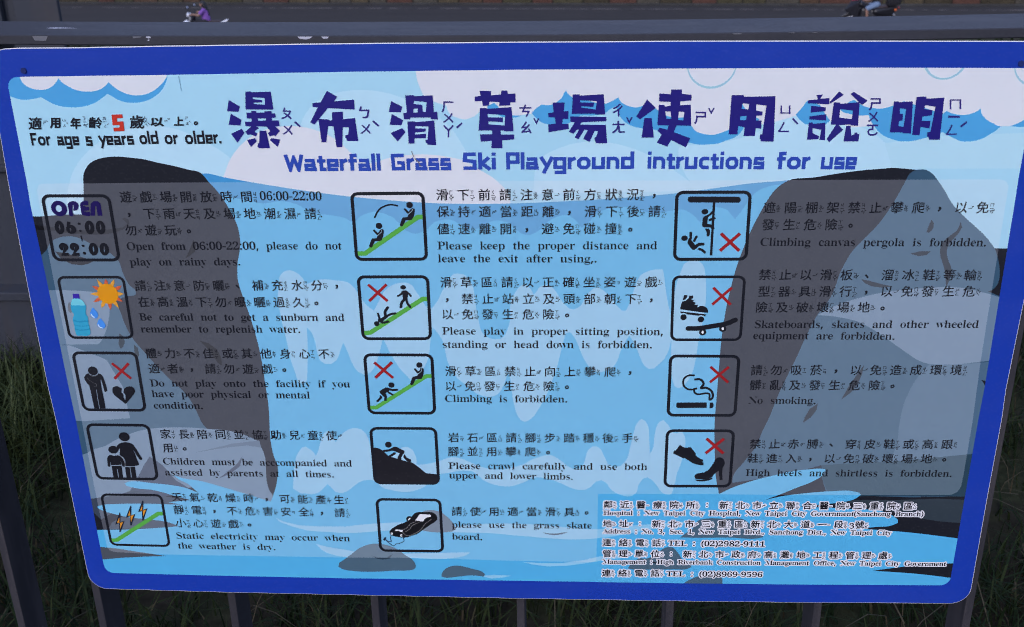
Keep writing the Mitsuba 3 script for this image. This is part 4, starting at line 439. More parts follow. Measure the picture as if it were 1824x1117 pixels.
'能':[[[6148,6748,6737,7840,8544,8742,8940,7935,6732,6722,6821,6920,8420,8621,8622,8730,9228,9120,8816,8615,6815,6317,6121]],[[6183,6783,6770,7975,8477,8873,8371,6766,6757,6856,6955,8456,8658,8664,8764,9162,9055,8851,8650,6750,6352,6156]],[[2762,2567,2870,3377,3683,3783,4281,3467,4968,4476,4878,5469,5862,5460,5360,5164,3563,2862]],[[2856,5456,5519,5417,5216,4915,4215,4019,4020,4820,4920,4930,3430,3315,2815],[3334,4934,4941,3441],[3452,3445,4945,4952]]],
'腳':[[[2715,2317,2525,2740,2780,4480,4446,4850,5255,5562,5768,6166,6164,6163,6756,7246,7346,7365,6962,6572,6079,6179,6481,7072,7365,7379,8979,8929,8727,8426,8126,7931,8431,8432,8473,7873,7815,7315,7346,7042,6748,5958,5450,4944,6844,6816,6416,6320,5420,5315,4915,4943,4742,4446,4420,4317,4215,4015,3315,3219,3819,3920,3939,3240,3027,2818],[5325,6425,6439,5339],[3957,3257,3245,3945],[3975,3275,3263,3963]],[[5064,4862,4465,4972,5380,5381,5780,5779,5471]]],
'膊':[[[4937,7737,7742,8242,8237,9237,9233,8233,8217,8015,7815,7015,6819,7619,7720,7733,4933]],[[5266,6866,6871,5071,5075,6875,6883,7383,7376,7375,8475,8376,7680,7983,8878,8877,8675,9175,9171,7371,7367,7366,8966,8941,8341,8345,7345,7342,6842,6745,5845,5741,5341],[7349,8349,8354,7354],[7358,8358,8362,7362],[5749,6749,6854,5854],[6862,5862,5758,6758]],[[6520,5629,5932,6823]],[[2715,2317,2626,2837,2849,2880,4780,4719,4517,4316,3515,3420,4220,4221,4240,3340,3239,3130,2920],[4257,3357,3345,4245],[4275,3375,3363,4263]]],
'草':[[[3365,8265,8239,6139,6032,9132,9127,6127,6015,5515,5526,5427,2527,2532,5532,5539,3339],[3944,3943,7643,7650,3950],[3961,3960,3954,7655,7661]],[[4272,2572,2577,4277,4283,4883,4877,6777,6883,7383,7377,9077,9072,7372,7367,6867,6772,4872,4867,4267]]],
'菸':[[[2715,2419,2824,3131,3343,3354,2454,2459,3959,3666,4167,4559,5759,5654,3954,3853,3846,5346,5230,5120,5018,4716,3815,3720,4420,4622,4728,4841,3841,3529,3323,2815]],[[5345,5748,6355,7064,7167,6767,6772,4873,4867,4267,4272,2573,2578,4278,4283,4883,4878,6778,6783,7383,7378,9178,9173,7373,7367,7267,7666,7563,7859,8651,9346,8942,8248,7359,6650,5842,5742]],[[7421,5928,6131,6232,7924,8620,8719,8515,8315]],[[7538,6544,6947,7941,8337,7934]]],
'處':[[[2815,2417,2418,2726,2935,3047,3069,5469,5483,6083,6078,8578,8574,6074,6069,8769,9068,8862,8556,8955,8851,8749,8447,5848,5649,5550,5456,3955,3959,5460,5464,3564,3545,3433,3534,3938,4446,4550,4949,4948,4844,5744,6043,5734,5530,5226,5225,5922,6520,9220,9015,6416,5418,4922,4318,3514,3318,4021,4626,4234,3729,3431,3326,3019],[8556,8157,8364,5964,6060,7861,7859,7857,6056,5953,6052,8252,8453],[4640,4539,4536,4831,4930,5234,5439]],[[6223,5826,6229,6333,6437,6444,8144,8129,8228,8528,8629,8735,9134,9027,8925,8724,8024,7825,7727,7639,6939,6834,6627]]],
'號':[[[5915,5618,5921,6225,6431,6540,8040,8022,8121,8621,8822,8830,9228,9221,9119,9017,8716,7916,7717,7619,7535,6935,6726,6521,6116]],[[5115,4718,4922,5127,5336,5444,5468,6868,6883,7483,7478,8878,8873,7473,7468,8968,9267,8955,8556,8663,7263,7357,8258,8355,8254,7353,7348,7448,8348,8449,8552,8951,8847,8644,7244,6945,6847,6853,6152,6054,6056,6857,6863,5963,5943,5732,5419,5215]],[[3049,2449,2454,5054,5049,3549,3548,3442,4842,4628,4521,4418,4216,4015,3215,3120,3820,4021,4124,4237,2737]],[[2779,4979,4960,2760],[3164,4464,4475,3275]]],
'行':[[[6315,6120,7320,7421,7452,5053,5058,9158,9153,8052,8020,7917,7716,7215]],[[8973,5373,5378,8978]],[[2640,2345,2950,3555,3961,4367,4865,4762,4054,4014,3514,3547,2740]],[[2762,2367,3172,4083,4681,4377,3468]]],
'補':[[[5060,6660,6667,4867,4872,6672,6683,7283,7272,8572,8276,7680,7982,8380,9075,8773,9172,9167,7267,7260,8960,8918,8716,8315,7815,7619,7620,8320,8330,7230,7215,6615,6630,5530,5515,5015],[7235,8335,8342,7242],[7247,8347,8355,7255],[5535,6635,6642,5542],[5547,6647,6655,5555]],[[3342,3242,2634,2534,2338,2946,3453,4064,2564,2569,4370,4668,4667,3951,4148,4555,4854,4952,4345,4840,4839,4536,4436,3944,3844,3815,3315]],[[3582,4173,3771,3180]]],
'話':[[[5642,6942,6955,5355,5360,6960,6973,6873,5571,5476,7078,8582,8878,7474,7460,9160,9155,7455,7443,8842,8815,8215,8218,6118,6117,6115,5615],[6123,8223,8237,6137]],[[2470,5170,5166,2466]],[[2740,4941,4919,3219,3215,2715],[3224,4424,4436,3236]],[[2751,4851,4846,2746]],[[2760,4860,4856,2756]],[[3380,3381,3783,4273,3771]]],
'請':[[[9156,5156,5160,6860,6865,5565,5569,6869,6873,5373,5378,6878,6883,7483,7478,9078,9073,7473,7469,8969,8965,7465,7460,9160]],[[5715,5751,8751,8720,8617,8415,8115,7515,7319,8119,8220,8228,6228,6215],[6233,8232,8238,6238],[6242,8242,8247,6247]],[[2470,5070,5066,2466]],[[2740,4841,4819,3219,3115,2715],[3124,4324,4336,3236]],[[2751,4851,4846,2746]],[[2760,4860,4856,2756]],[[3771,3280,3281,3683,4077,4273]]],
'赤':[[[8235,7545,7947,8047,8146,8836,9128,8726,8626]],[[4421,3615,3219,3622,4126,4431,4741,4752,2652,2658,5558,5568,3369,3374,5574,5583,6183,6174,8374,8369,6169,6168,6158,9058,9052,7052,7021,7017,6816,6515,5615,5420,6320,6421,6452,5352,5238,5029]],[[2826,2429,2430,2733,3139,3547,4046,4044,3738,3332]]],
'距':[[[6123,9223,9218,5617,5679,9079,9073,6273,6262,8662,8636,6236],[6142,8141,8157,6257]],[[2518,2323,2724,2749,3249,3225,3727,3756,2757,2779,5179,5157,4357,4347,5246,5241,4341,4328,5231,5326,2618],[3275,3262,4662,4675]]],
'跟':[[[5515,5219,5421,5523,5579,8779,8747,7247,7246,7636,8240,8744,9141,8838,7932,8326,8723,9220,9219,8915,8319,7824,7429,7038,6747,6047,6022,7326,7420],[6066,8266,8274,6075],[6161,6060,6052,8252,8261]],[[2518,2323,2724,2750,3250,3225,3727,3756,2757,2779,5179,5157,4357,4347,5247,5242,4342,4328,4428,5230,5226,2618],[3262,4662,4675,3275]]],
'踏':[[[6752,6952,6983,7482,7478,7672,7869,8677,8777,9173,8064,8261,8657,8955,9354,8949,8651,8254,7859,7466,7452,7349,7047,6347,6152]],[[5545,8845,8815,8315,8217,6017,6015,5515],[6022,8222,8329,6030],[6034,8234,8340,8241,6041]],[[5249,4953,5355,5558,5963,6068,5168,5173,6473,6672,6463,6056,5450,5349]],[[2518,2423,2725,2750,3150,3126,3628,3656,2757,2779,4980,4957,4157,4147,4947,4942,4142,4129,5132,5127,2518],[3175,3162,4462,4475]]],
'身':[[[2714,2419,3722,4626,5731,6436,6437,2737,2741,3642,3675,5176,5583,6182,5876,5875,7875,7848,8050,8557,9054,8446,7840,7820,7717,7416,7215,5915,5820,7120,7221,7236,6028,4822,3015],[4249,4241,7141,7343,7249],[4260,4253,7353,7260],[4271,4264,7364,7271]]],
'輪':[[[2432,3632,3638,2638,2664,3664,3670,2570,2575,3675,3683,4183,4175,5275,5270,4170,4164,5064,5060,5665,6170,6777,7183,7582,7379,7675,8368,9361,8956,8361,8358,5958,5960,5456,5059,5038,4138,4132,5232,5227,4127,4115,3615,3627,2427],[7175,6163,8263],[4042,4642,4649,4049],[4053,4653,4660,4060],[3142,3642,3649,3149],[3153,3653,3660,3160]],[[5415,5451,8951,8919,8816,8615,8115,7919,8420,8432,7832,7816,7416,7432,6832,6816,6416,6432,5932,5815],[7837,8437,8447,7847],[6837,7437,7447,6847],[5837,6437,6446,6447,5847]]],
'近':[[[2716,2421,2926,3530,3550,2550,2556,4056,4029,4526,4924,5422,6022,7822,9223,9118,8917,5917,5217,4819,4421,3925,3625,3222]],[[4926,4429,4430,4837,5046,5154,5178,6980,8583,8979,8978,7676,5774,5761,9161,9156,7755,7726,7226,7256,5755,5647,5436,5027]],[[3471,2779,3181,3875,4269,3865]]],
'速':[[[2715,2420,3126,3528,3551,2451,2456,4056,4028,4524,5122,5921,7321,9222,9017,5816,4818,3923,3724,3321]],[[4726,4430,5336,5942,6146,4746,4764,6464,6470,4470,4475,6475,6483,7083,7075,9175,9170,7070,7064,8764,8746,7246,8535,8932,8931,8528,8033,7041,7024,6424,6441,5733,5229,4826],[7050,8250,8260,7060],[5250,6450,6460,5360]],[[3764,2677,2980,3179,3872,4267]]],
'造':[[[2815,2420,3025,3427,3449,2449,2454,3954,3928,4723,5221,5721,8021,9222,9117,7916,5316,4718,3923,3723,3220]],[[4861,4364,4870,5176,5382,5881,5674,6473,6583,7083,7074,8873,8869,7068,7059,9159,9154,4354,4359,6559,6469,5368]],[[4948,8548,8527,4927],[5532,8032,8043,5543]],[[3765,2677,3080,3971,4168]]],
'連':[[[2715,2319,2320,2826,3429,3452,2452,2458,3958,3928,4524,4822,5321,6121,8121,9322,9116,7315,5815,5216,4618,4121,3724,3524,3121]],[[6332,4232,4237,6337,6342,4742,4766,6366,6371,4371,4376,6376,6383,6983,6976,8976,8971,6971,6966,8666,8642,6942,6937,9137,9132,6932,6924,6324],[6947,8046,8052,6952],[6957,8056,8062,6962],[5247,6346,6352,5252],[5257,6356,6362,5262]],[[2778,2779,3182,3973,4269,3866,3766,3471]]],
'進':[[[2915,2421,2925,3428,3449,2549,2554,3954,4028,4724,5222,5921,7421,9223,9017,8016,5816,5217,4718,4023,3723,3321]],[[4454,4058,4563,4969,5376,5582,6081,5671,6971,6580,7181,7671,8970,8966,7466,7459,8758,8754,7454,7446,8746,8742,7442,7434,9134,9129,4929,4959],[5434,6834,6842,5442],[5447,6846,6854,5554],[5459,6859,6866,5566]],[[3371,2578,3081,3972,4169,3765]]],
'遊':[[[2715,2419,2925,3428,3451,2452,2457,3957,3928,4227,4030,4435,4743,4853,4868,4168,4173,5273,5081,5482,5873,6673,6770,6872,7076,7283,7682,7575,9175,9170,7370,6964,6963,8764,9062,8959,8152,8148,9147,9143,8143,8128,8127,7825,7025,6930,7630,7731,7743,6743,6647,7748,7754,7956,8259,6959,6963,6862,6365,6568,5368,5360,6560,6441,6330,6126,6025,5625,5225,5130,5729,5831,5946,6055,5355,5248,5039,4731,4326,4823,5221,5821,7421,9222,9016,7515,5616,4817,4419,4023,3724,3523]],[[3170,2575,2878,3078,3474,4068,3665]]],
'過':[[[2615,2319,2320,2926,3429,3452,2452,2458,3958,3928,4524,4822,5321,6121,8121,9322,9116,7315,5815,4717,4419,3724,3524,3222]],[[5125,4625,4657,5258,5280,8280,8258,8857,8829,8727,8425,7725,7529,7530,8129,8330,8353,5153],[5770,7070,7057,7757,7776,5776],[5758,6557,6566,5766]],[[5748,7648,7632,6232,6129,5729],[6137,6236,7236,7244,6244]],[[3867,2779,3182,4172,4270,4269]]],
'道':[[[2715,2420,2924,3528,3551,2551,2556,4056,4028,4525,5122,5921,7321,9222,9017,5916,5317,4818,3924,3724,3220]],[[4962,6162,6367,6368,4468,4473,5673,5478,5280,5281,5583,5782,6175,6174,5974,5973,7173,7477,7783,8281,7773,9173,9168,7068,6762,8562,8527,4927],[5432,7931,7937,5538],[5442,7942,7947,5548],[5452,7952,7958,5558]],[[3468,2677,3080,3673,4168,3665]]],
'適':[[[2816,2421,2927,3330,3348,2448,2454,3954,3930,4724,5123,5822,7322,9223,9017,5917,5118,4719,4421,3725,3626,3323]],[[4664,5564,5665,5371,5372,4372,4377,6377,6477,6181,6583,7077,9177,9172,8172,7765,7864,8864,8830,8728,8427,7626,7530,7531,8231,8332,8360,6960,6955,8055,8051,6951,6946,7746,7733,6133,6130,5730,5746,6546,6551,5351,5355,6555,6560,5160,5127,4627],[5972,5871,6167,6164,7265,7571,7572],[6137,7337,7342,7242,6142]],[[3469,2578,2981,3081,3873,4169,3665]]],
'遮':[[[2716,2420,2824,3428,3452,2552,2557,3957,3931,4031,4338,4545,4653,4675,6775,6776,6482,6983,7083,7376,9175,9171,5171,5262,6062,6069,6569,6562,7762,7769,8269,8262,9162,9157,8257,8244,6044,6057,5157,5043,4734,4428,4328,4031,3931,3928,4425,4923,5422,5921,7321,9122,9017,7817,5517,4719,3923,3724,3322],[6548,7748,7757,6557]],[[8726,8039,8140,8341,8441,8835,9128,8826]],[[7526,7138,7239,7439,7539,7639,7830,7927]],[[6426,6339,6739,6826]],[[5326,4928,5232,5540,5640,5939,6039,5936,5528]],[[3270,2677,3080,3971,4168,3665]]],
'避':[[[2615,2320,2724,3328,3349,2449,2454,3854,3835,4141,4452,4559,4579,6379,6358,5058,4950,6450,6426,4826,4743,4231,3834,3829,4723,5521,7221,9223,9117,7316,5916,5317,4619,3824,3624,3323],[5246,5231,6031,6046],[5063,5863,5875,5075]],[[7626,7539,6639,6643,7544,7651,6552,6556,7956,8468,8867,8456,9156,9152,8151,8044,9143,9139,8139,8026]],[[7675,7382,7783,8174,9174,9169,6669,6674,7674]],[[7257,6967,7368,7465,7658]],[[3564,3269,2577,2980,3080,3475,4067,3665]]],
'部':[[[6779,8779,9177,8973,8255,8551,8944,9040,9033,8828,8727,8225,7625,7430,8030,8231,8432,8534,8538,8344,8148,7654,8473,7273,7215,6715]],[[2454,3654,3461,3167,3568,3668,3865,4157,4156,3855,3854,4754,5369,2769,2774,4274,3982,4483,4874,6174,6169,5369,5468,5867,5354,6354,6349,2549]],[[2942,6042,6015,5415,5419,3419,3415,2915],[3424,5424,5437,3437]]],
'鄰':[[[7079,8879,9177,8766,8355,8650,8846,9041,9034,8929,8827,8325,7825,7630,8130,8331,8431,8535,8539,8444,8149,7753,8473,7473,7415,7015]],[[4626,4839,5239,5130,5630,5641,4741,4745,5646,5651,6051,6046,6545,6541,6041,6030,6630,6626,6025,6015,5615,5625]],[[2751,2455,3158,3661,3965,2665,2670,3570,3079,3481,4073,3670,4370,4383,4883,4870,5370,5371,5171,5172,5782,6279,5470,6570,6565,5065,6457,6253,4861,4850,4350,4363,3959,3253]],[[2615,2418,2922,3528,3032,3034,3336,3732,3935,4041,3441,3136,2732,2435,2942,3247,3351,3751,3646,4445,4645,4436,4028,3522,3218,2715]]],
'醫':[[[2881,5881,5877,4277,4276,4274,4273,5673,5670,4870,4866,5766,5763,4863,5657,5656,5454,4660,4356,3853,5953,5951,6051,6553,6955,6159,6363,6163,6166,5869,6171,6373,6475,6481,8281,8272,8972,8968,7969,7869,7871,7777,6977,6772,6367,8467,8666,8361,7956,8751,8547,9147,9143,6743,6740,8540,8515,7915,7917,3717,3615,3115,3140,5040,5043,2443,2447,8547,7553,6849,6147,5951,5849,2950],[3721,7921,7924,3724],[3727,7927,7929,6530,6330,6232,6236,5536,5333,5132,4629,3928,3731,4633,4936,3736],[6734,6832,7932,7936,6736],[6463,6462,7458,7963],[5540,6240,6243,5543],[3753,3754,3556,3757,4159,4363,3463,3466,4466,4470,4070,3767,3468,3469,3772,3977,3377,3354]]],
'重':[[[3360,5560,5565,2565,2570,5570,5574,5475,5275,3274,3178,5780,8082,8379,8378,6175,6070,9170,9165,6165,6061,8360,8337,6137,6032,8632,8628,6128,6022,9121,9117,2517,2521,5522,5528,3028,3032,5432,5533,5537,3337],[6042,7841,7847,6147],[6051,7851,7856,6156],[3842,5441,5542,5547,5447,3847],[3851,5551,5556,3856]]],
'長':[[[3515,3320,3522,3724,3742,2542,2547,3747,3847,3880,8480,8475,4475,4375,4469,8169,8164,4464,4358,8158,8154,4453,4347,4447,9147,9142,6042,6436,6832,7737,8341,8739,8738,7228,7924,8621,9220,8915,8815,8017,7420,6923,6526,6032,5442,4242,4222,6227,6222,4117,3615]]],
'開':[[[6179,8879,8819,8817,8615,8115,7415,7220,8220,8322,8354,6154],[6659,8359,8365,6665],[8369,8375,6675,6669]],[[4215,3918,4221,4424,4627,4732,3832,3837,4737,4745,3945,3950,7650,7645,6745,6837,7837,7833,6832,6716,6316,6332,5232,5025,4821,4315],[5245,5237,6337,6345]],[[3314,2714,2779,5480,5455,3354],[3375,3369,4970,4975],[4965,3365,3359,4959]]],
'間':[[[8819,8616,8415,7315,7215,7120,8120,8321,8354,6154,6179,8879],[6669,8369,8375,6675],[8365,6665,6658,8358]],[[4418,4448,7148,7122,4921,4918],[4933,4926,6626,6633],[4944,4937,6638,6644]],[[2779,5479,5454,3354,3315,2715],[3365,3358,4959,4965],[3375,3369,4969,4975]]],
'防':[[[4515,4219,4622,5025,5430,5635,5945,6056,6065,4865,4870,6870,6581,6982,7082,7472,7171,7170,9170,9165,6565,6554,8754,8526,8420,8317,8015,7815,6815,6620,7620,7922,8031,8148,6549,6237,6030,5826,5422,5017,4615]],[[2779,4680,5077,4258,4749,4943,4938,4733,4632,4230,3630,3535,4136,4337,4439,4444,4248,3953,3756,4374,3375,3274,3215,2715]]],
'院':[[[4615,4319,5022,5526,5832,6040,5942,4942,4947,9147,9142,7842,7821,7920,8620,8722,8730,9228,9120,9017,8916,8715,7715,7516,7417,7319,7342,6542,6541,6433,6228,5923,5720,5117]],[[4973,6874,6678,6482,6983,7475,7474,9173,9161,8660,8569,5569,5460,4960]],[[5560,8560,8555,5555]],[[2779,4580,4878,4159,4158,4552,4746,4739,4636,4434,4232,3532,3437,4037,4139,4241,4148,3953,3558,4174,3274,3115,2715]]],
'陪':[[[4854,5854,5760,5567,5868,5968,6067,6357,6356,5955,5954,7454,7861,8069,5069,5074,6774,6582,7083,7474,8974,8969,8069,8168,8667,8054,9154,9149,4849]],[[5315,5343,8743,8715,8115,8018,5818,5815],[5824,8123,8138,5838]],[[2779,4580,4878,4159,4454,4749,4843,4739,4635,4433,4132,3532,3437,4037,4138,4241,4245,4149,3953,3658,4274,3274,3215,2715]]],
'陽':[[[2779,4480,4878,4158,4453,4748,4751,9251,9247,6247,6042,6041,8941,8930,8721,8617,8515,8215,7515,7418,7419,8019,8120,8327,8437,7937,7732,7425,6919,6515,6415,6118,6522,6926,7232,7437,6837,6633,6126,5519,5016,4719,5123,5729,6236,6237,5637,5434,4828,4728,4431,5239,5644,5746,5647,4747,4739,4534,4232,3532,3437,4037,4138,4241,4245,4149,3854,3557,4174,3275,3215,2715]],[[5480,8680,8656,5456],[5960,8060,8066,5966],[5970,8070,8075,5975]]],
'險':[[[4961,4564,5169,5874,6278,6683,7182,7079,7674,8668,9266,9062,8961,7867,6675,5766,7866,7862,5662,5665]],[[6815,6418,6923,7126,7431,7637,8036,7929,9120,9017,8816,8419,7725,7420,7016]],[[7056,8756,8738,7038],[7443,8242,8252,7452]],[[4414,4118,4521,5026,5433,5536,5936,6035,5830,6426,6623,6320,5824,5626,5119]],[[4856,6556,6538,4838],[5343,6042,6052,5352]],[[2780,4380,4678,4059,4354,4450,4643,4536,4333,4132,3532,3337,3937,4038,4140,4146,3950,3755,3558,4075,3175,3115,2715]]],
'離':[[[6054,5759,6063,6470,6882,7281,6869,9169,9164,8163,8154,9053,9049,8149,8139,9038,9034,8134,8124,9223,9218,6818,6815,6315,6357],[6824,7624,7634,6834],[6839,7639,7649,6849],[6854,7654,7664,6864]],[[7969,7480,7982,8275,8371]],[[2576,3976,4077,3882,4283,4576,5976,5972,2572]],[[2644,3944,4048,4049,2849,2869,3369,3353,5153,5169,5669,5649,4549,4444,5844,5819,5817,5716,5515,4815,4619,5420,5439,4239,3830,4030,4631,4436,4737,5225,4923,4827,3926,3424,3229,3329,3533,3739,3139,3115,2615]],[[3755,3556,3457,4062,3666,3567,3769,3869,4365,4669,5068,5067,4662,5058,4855,4360,4057]]],
'雨':[[[2863,5463,5563,5572,2573,2578,9178,9173,6072,6063,8763,8719,8717,8516,8215,7215,7020,8120,8221,8257,6057,6015,5515,5557,3458,3315,2815]],[[7642,6350,6653,7946,7944]],[[6235,6539,6638,7930,7626,7527]],[[5245,4941,3750,3953,4053,4650]],[[3939,5032,5229,4926,3635]]],
'電':[[[3821,3321,3347,8347,8325,6025,6021,6220,8420,8622,8728,9227,9121,9018,8816,8515,6115,5816,5717,5518,5425,3825],[6029,7729,7834,6034],[6038,7738,7843,6043],[3829,5429,5534,3834],[3838,5438,5543,3843]],[[2671,5571,5575,3175,3180,8480,8475,6175,6071,8971,8956,8456,8467,6167,6050,5549,5567,3267,3156,2656]],[[6455,8255,8252,6452]],[[6462,8062,8059,6459]],[[3455,5155,5152,3452]],[[3562,5162,5159,3559]]],
'靜':[[[6115,5919,6819,6820,6830,5931,5935,6835,6842,5543,5547,6847,6854,5954,5959,8259,8260,8060,8367,8573,8673,9072,8765,8459,8859,8847,9247,9243,8842,8828,8328,8231,7431,7418,7317,7115,6715],[7436,8235,8242,7442],[7447,8247,8254,7454]],[[2458,3859,3763,2763,2767,3867,3872,2572,2576,3876,3883,4383,4376,5676,5677,7379,8582,8978,7775,5973,5773,5775,5676,5672,4372,4367,5467,5463,4363,4359,5659,5654,2454]],[[7066,6872,7273,7468,7662,7161]],[[5770,6071,6171,6464,6561,6160]],[[2850,5350,5318,5116,4715,4215,4019,4820,4827,3327,3315,2815],[3332,4831,4837,3337],[3341,4841,4845,3346]]],
'鞋':[[[5517,5522,7122,7135,5935,5940,7140,7249,7749,7740,9040,9035,7735,7723,9222,9217]],[[5757,7157,7168,5968,5973,7173,7283,7783,7773,8973,8968,7768,7757,9157,9152,5752]],[[2756,3856,3861,3161,3071,2471,2476,3076,3183,3583,3676,4676,4683,5183,5176,5876,5871,5171,5161,4461,4456,5556,5438,4438,4433,5732,5728,4427,4315,3815,3827,2428,2432,3833,3838,2738],[4352,4343,5043,5052],[3671,3665,4665,4671],[3143,3943,3952,3252]]],
'頭':[[[8815,7624,8027,8127,8822,9218,9317]],[[5867,6867,7074,5674,5679,9179,9174,7674,7468,8967,8929,5829],[6333,8333,8440,6340],[6345,8344,8452,6352],[6356,8356,8463,6363]],[[5415,5018,5822,6527,7024,6621,6118]],[[2519,2424,4428,4429,4130,4335,4444,4544,5043,4629,5430,5425,2619]],[[2579,5479,5473,2573]],[[2766,5266,5247,2747],[3152,4751,4762,3262]],[[3129,3135,2943,3344,3537,3630]]],
'髒':[[[2948,2549,2560,2960,2980,5080,5060,5460,5453,5957,6262,6263,5563,5567,9167,9163,7962,7956,8256,8760,9057,9056,8755,7951,7945,8045,8745,8748,9147,9143,8941,7841,7642,7545,7463,6763,6559,7259,7458,7457,7049,6846,6442,6039,5738,5541,6346,5950,6152,6252,6550,6752,6855,6356,5649,5450,5449,5049,5020,5017,4715,4015,3919,4520,4527,3528,3415,2915],[2951,5050,5055,3056],[3471,4271,4260,4660,4676,3476],[3432,4532,4537,3437],[3441,4541,4546,3446],[3460,3960,3967,3467]],[[5715,5418,5820,6123,6327,6329,5430,5434,6334,6340,6840,6934,7734,7740,8240,8234,9134,9130,8229,8215,7715,7730,6829,6724,6520,5915]],[[6373,5573,5577,6378,6483,6883,6877,7777,7783,8283,8278,9177,9173,8273,8268,7768,7773,6873,6868,6468]]],
'體':[[[5743,8743,8729,8129,8128,8427,8021,9120,9116,5316,5320,6321,6127,6428,6529,5729],[6233,8233,8239,6339],[7620,7929,6529,6920]],[[2950,2550,2560,2960,2980,5080,5060,5460,5451,9151,9146,5446,5450,5050,5018,4917,4615,4015,3920,4520,4528,3428,3414,2914],[3052,4951,4956,3056],[3375,3371,4171,4160,4560,4575],[3432,4532,4537,3437],[3442,4541,4547,3447],[3360,3860,3867,3367]],[[5577,6577,6583,6983,7077,7577,7583,7983,7977,8977,8954,5554],[7859,8459,8464,7964],[8573,7973,7968,8468],[6959,7559,7564,6964],[7468,7573,6973,6968],[6059,6559,6564,6064],[6068,6568,6573,6073]]],
'高':[[[5575,5382,5983,6275,9075,9070,2570,2575]],[[2847,8847,8718,8616,8415,7515,7419,8119,8220,8242,3342,3315,2815]],[[3666,8066,8051,3651],[4256,7455,7462,4262]],[[7323,4723,4719,4219,4238,7338],[4727,6727,6834,4734]]],
'齡':[[[6053,5756,6262,6668,7076,7282,7781,7678,7972,8564,9257,8853,8162,7373,6965,6558]],[[6431,6734,7328,7835,8343,6143,6148,8748,8946,8538,7625,8219,8218,7915,7716]],[[7550,6961,7362,7952]],[[2979,3378,3466,3967,3983,4483,4476,5676,5672,4472,4467,5866,5862,2462,2466,2967]],[[2659,3059,3148,3250,3453,3560,3860,3754,4149,4353,4460,4860,4754,5148,5259,5659,5616,5216,5119,2618],[3324,3026,3122,5123,5224,5226,4924,4629,4224,4027,3826,3629],[5127,5227,5240,3040,3027,3127,3331,3539,3839,3733,4128,4434,4438,4838,4733],[5247,5148,4946,4551,4347,4246,3948,3847,3650,3345,3047,3045,5144]]],
'，':[[[3313,3117,3519,3822,4027,3628,3429,3332,3334,3637,3938,4137,4436,4532,4526,4424,4219,3916]]],
'：':[[[3464,3566,3767,4167,4466,4464,4460,4257,3757,3460]],[[3820,3522,3424,3427,3529,3831,4231,4429,4527,4423,4321,4120]]],
}
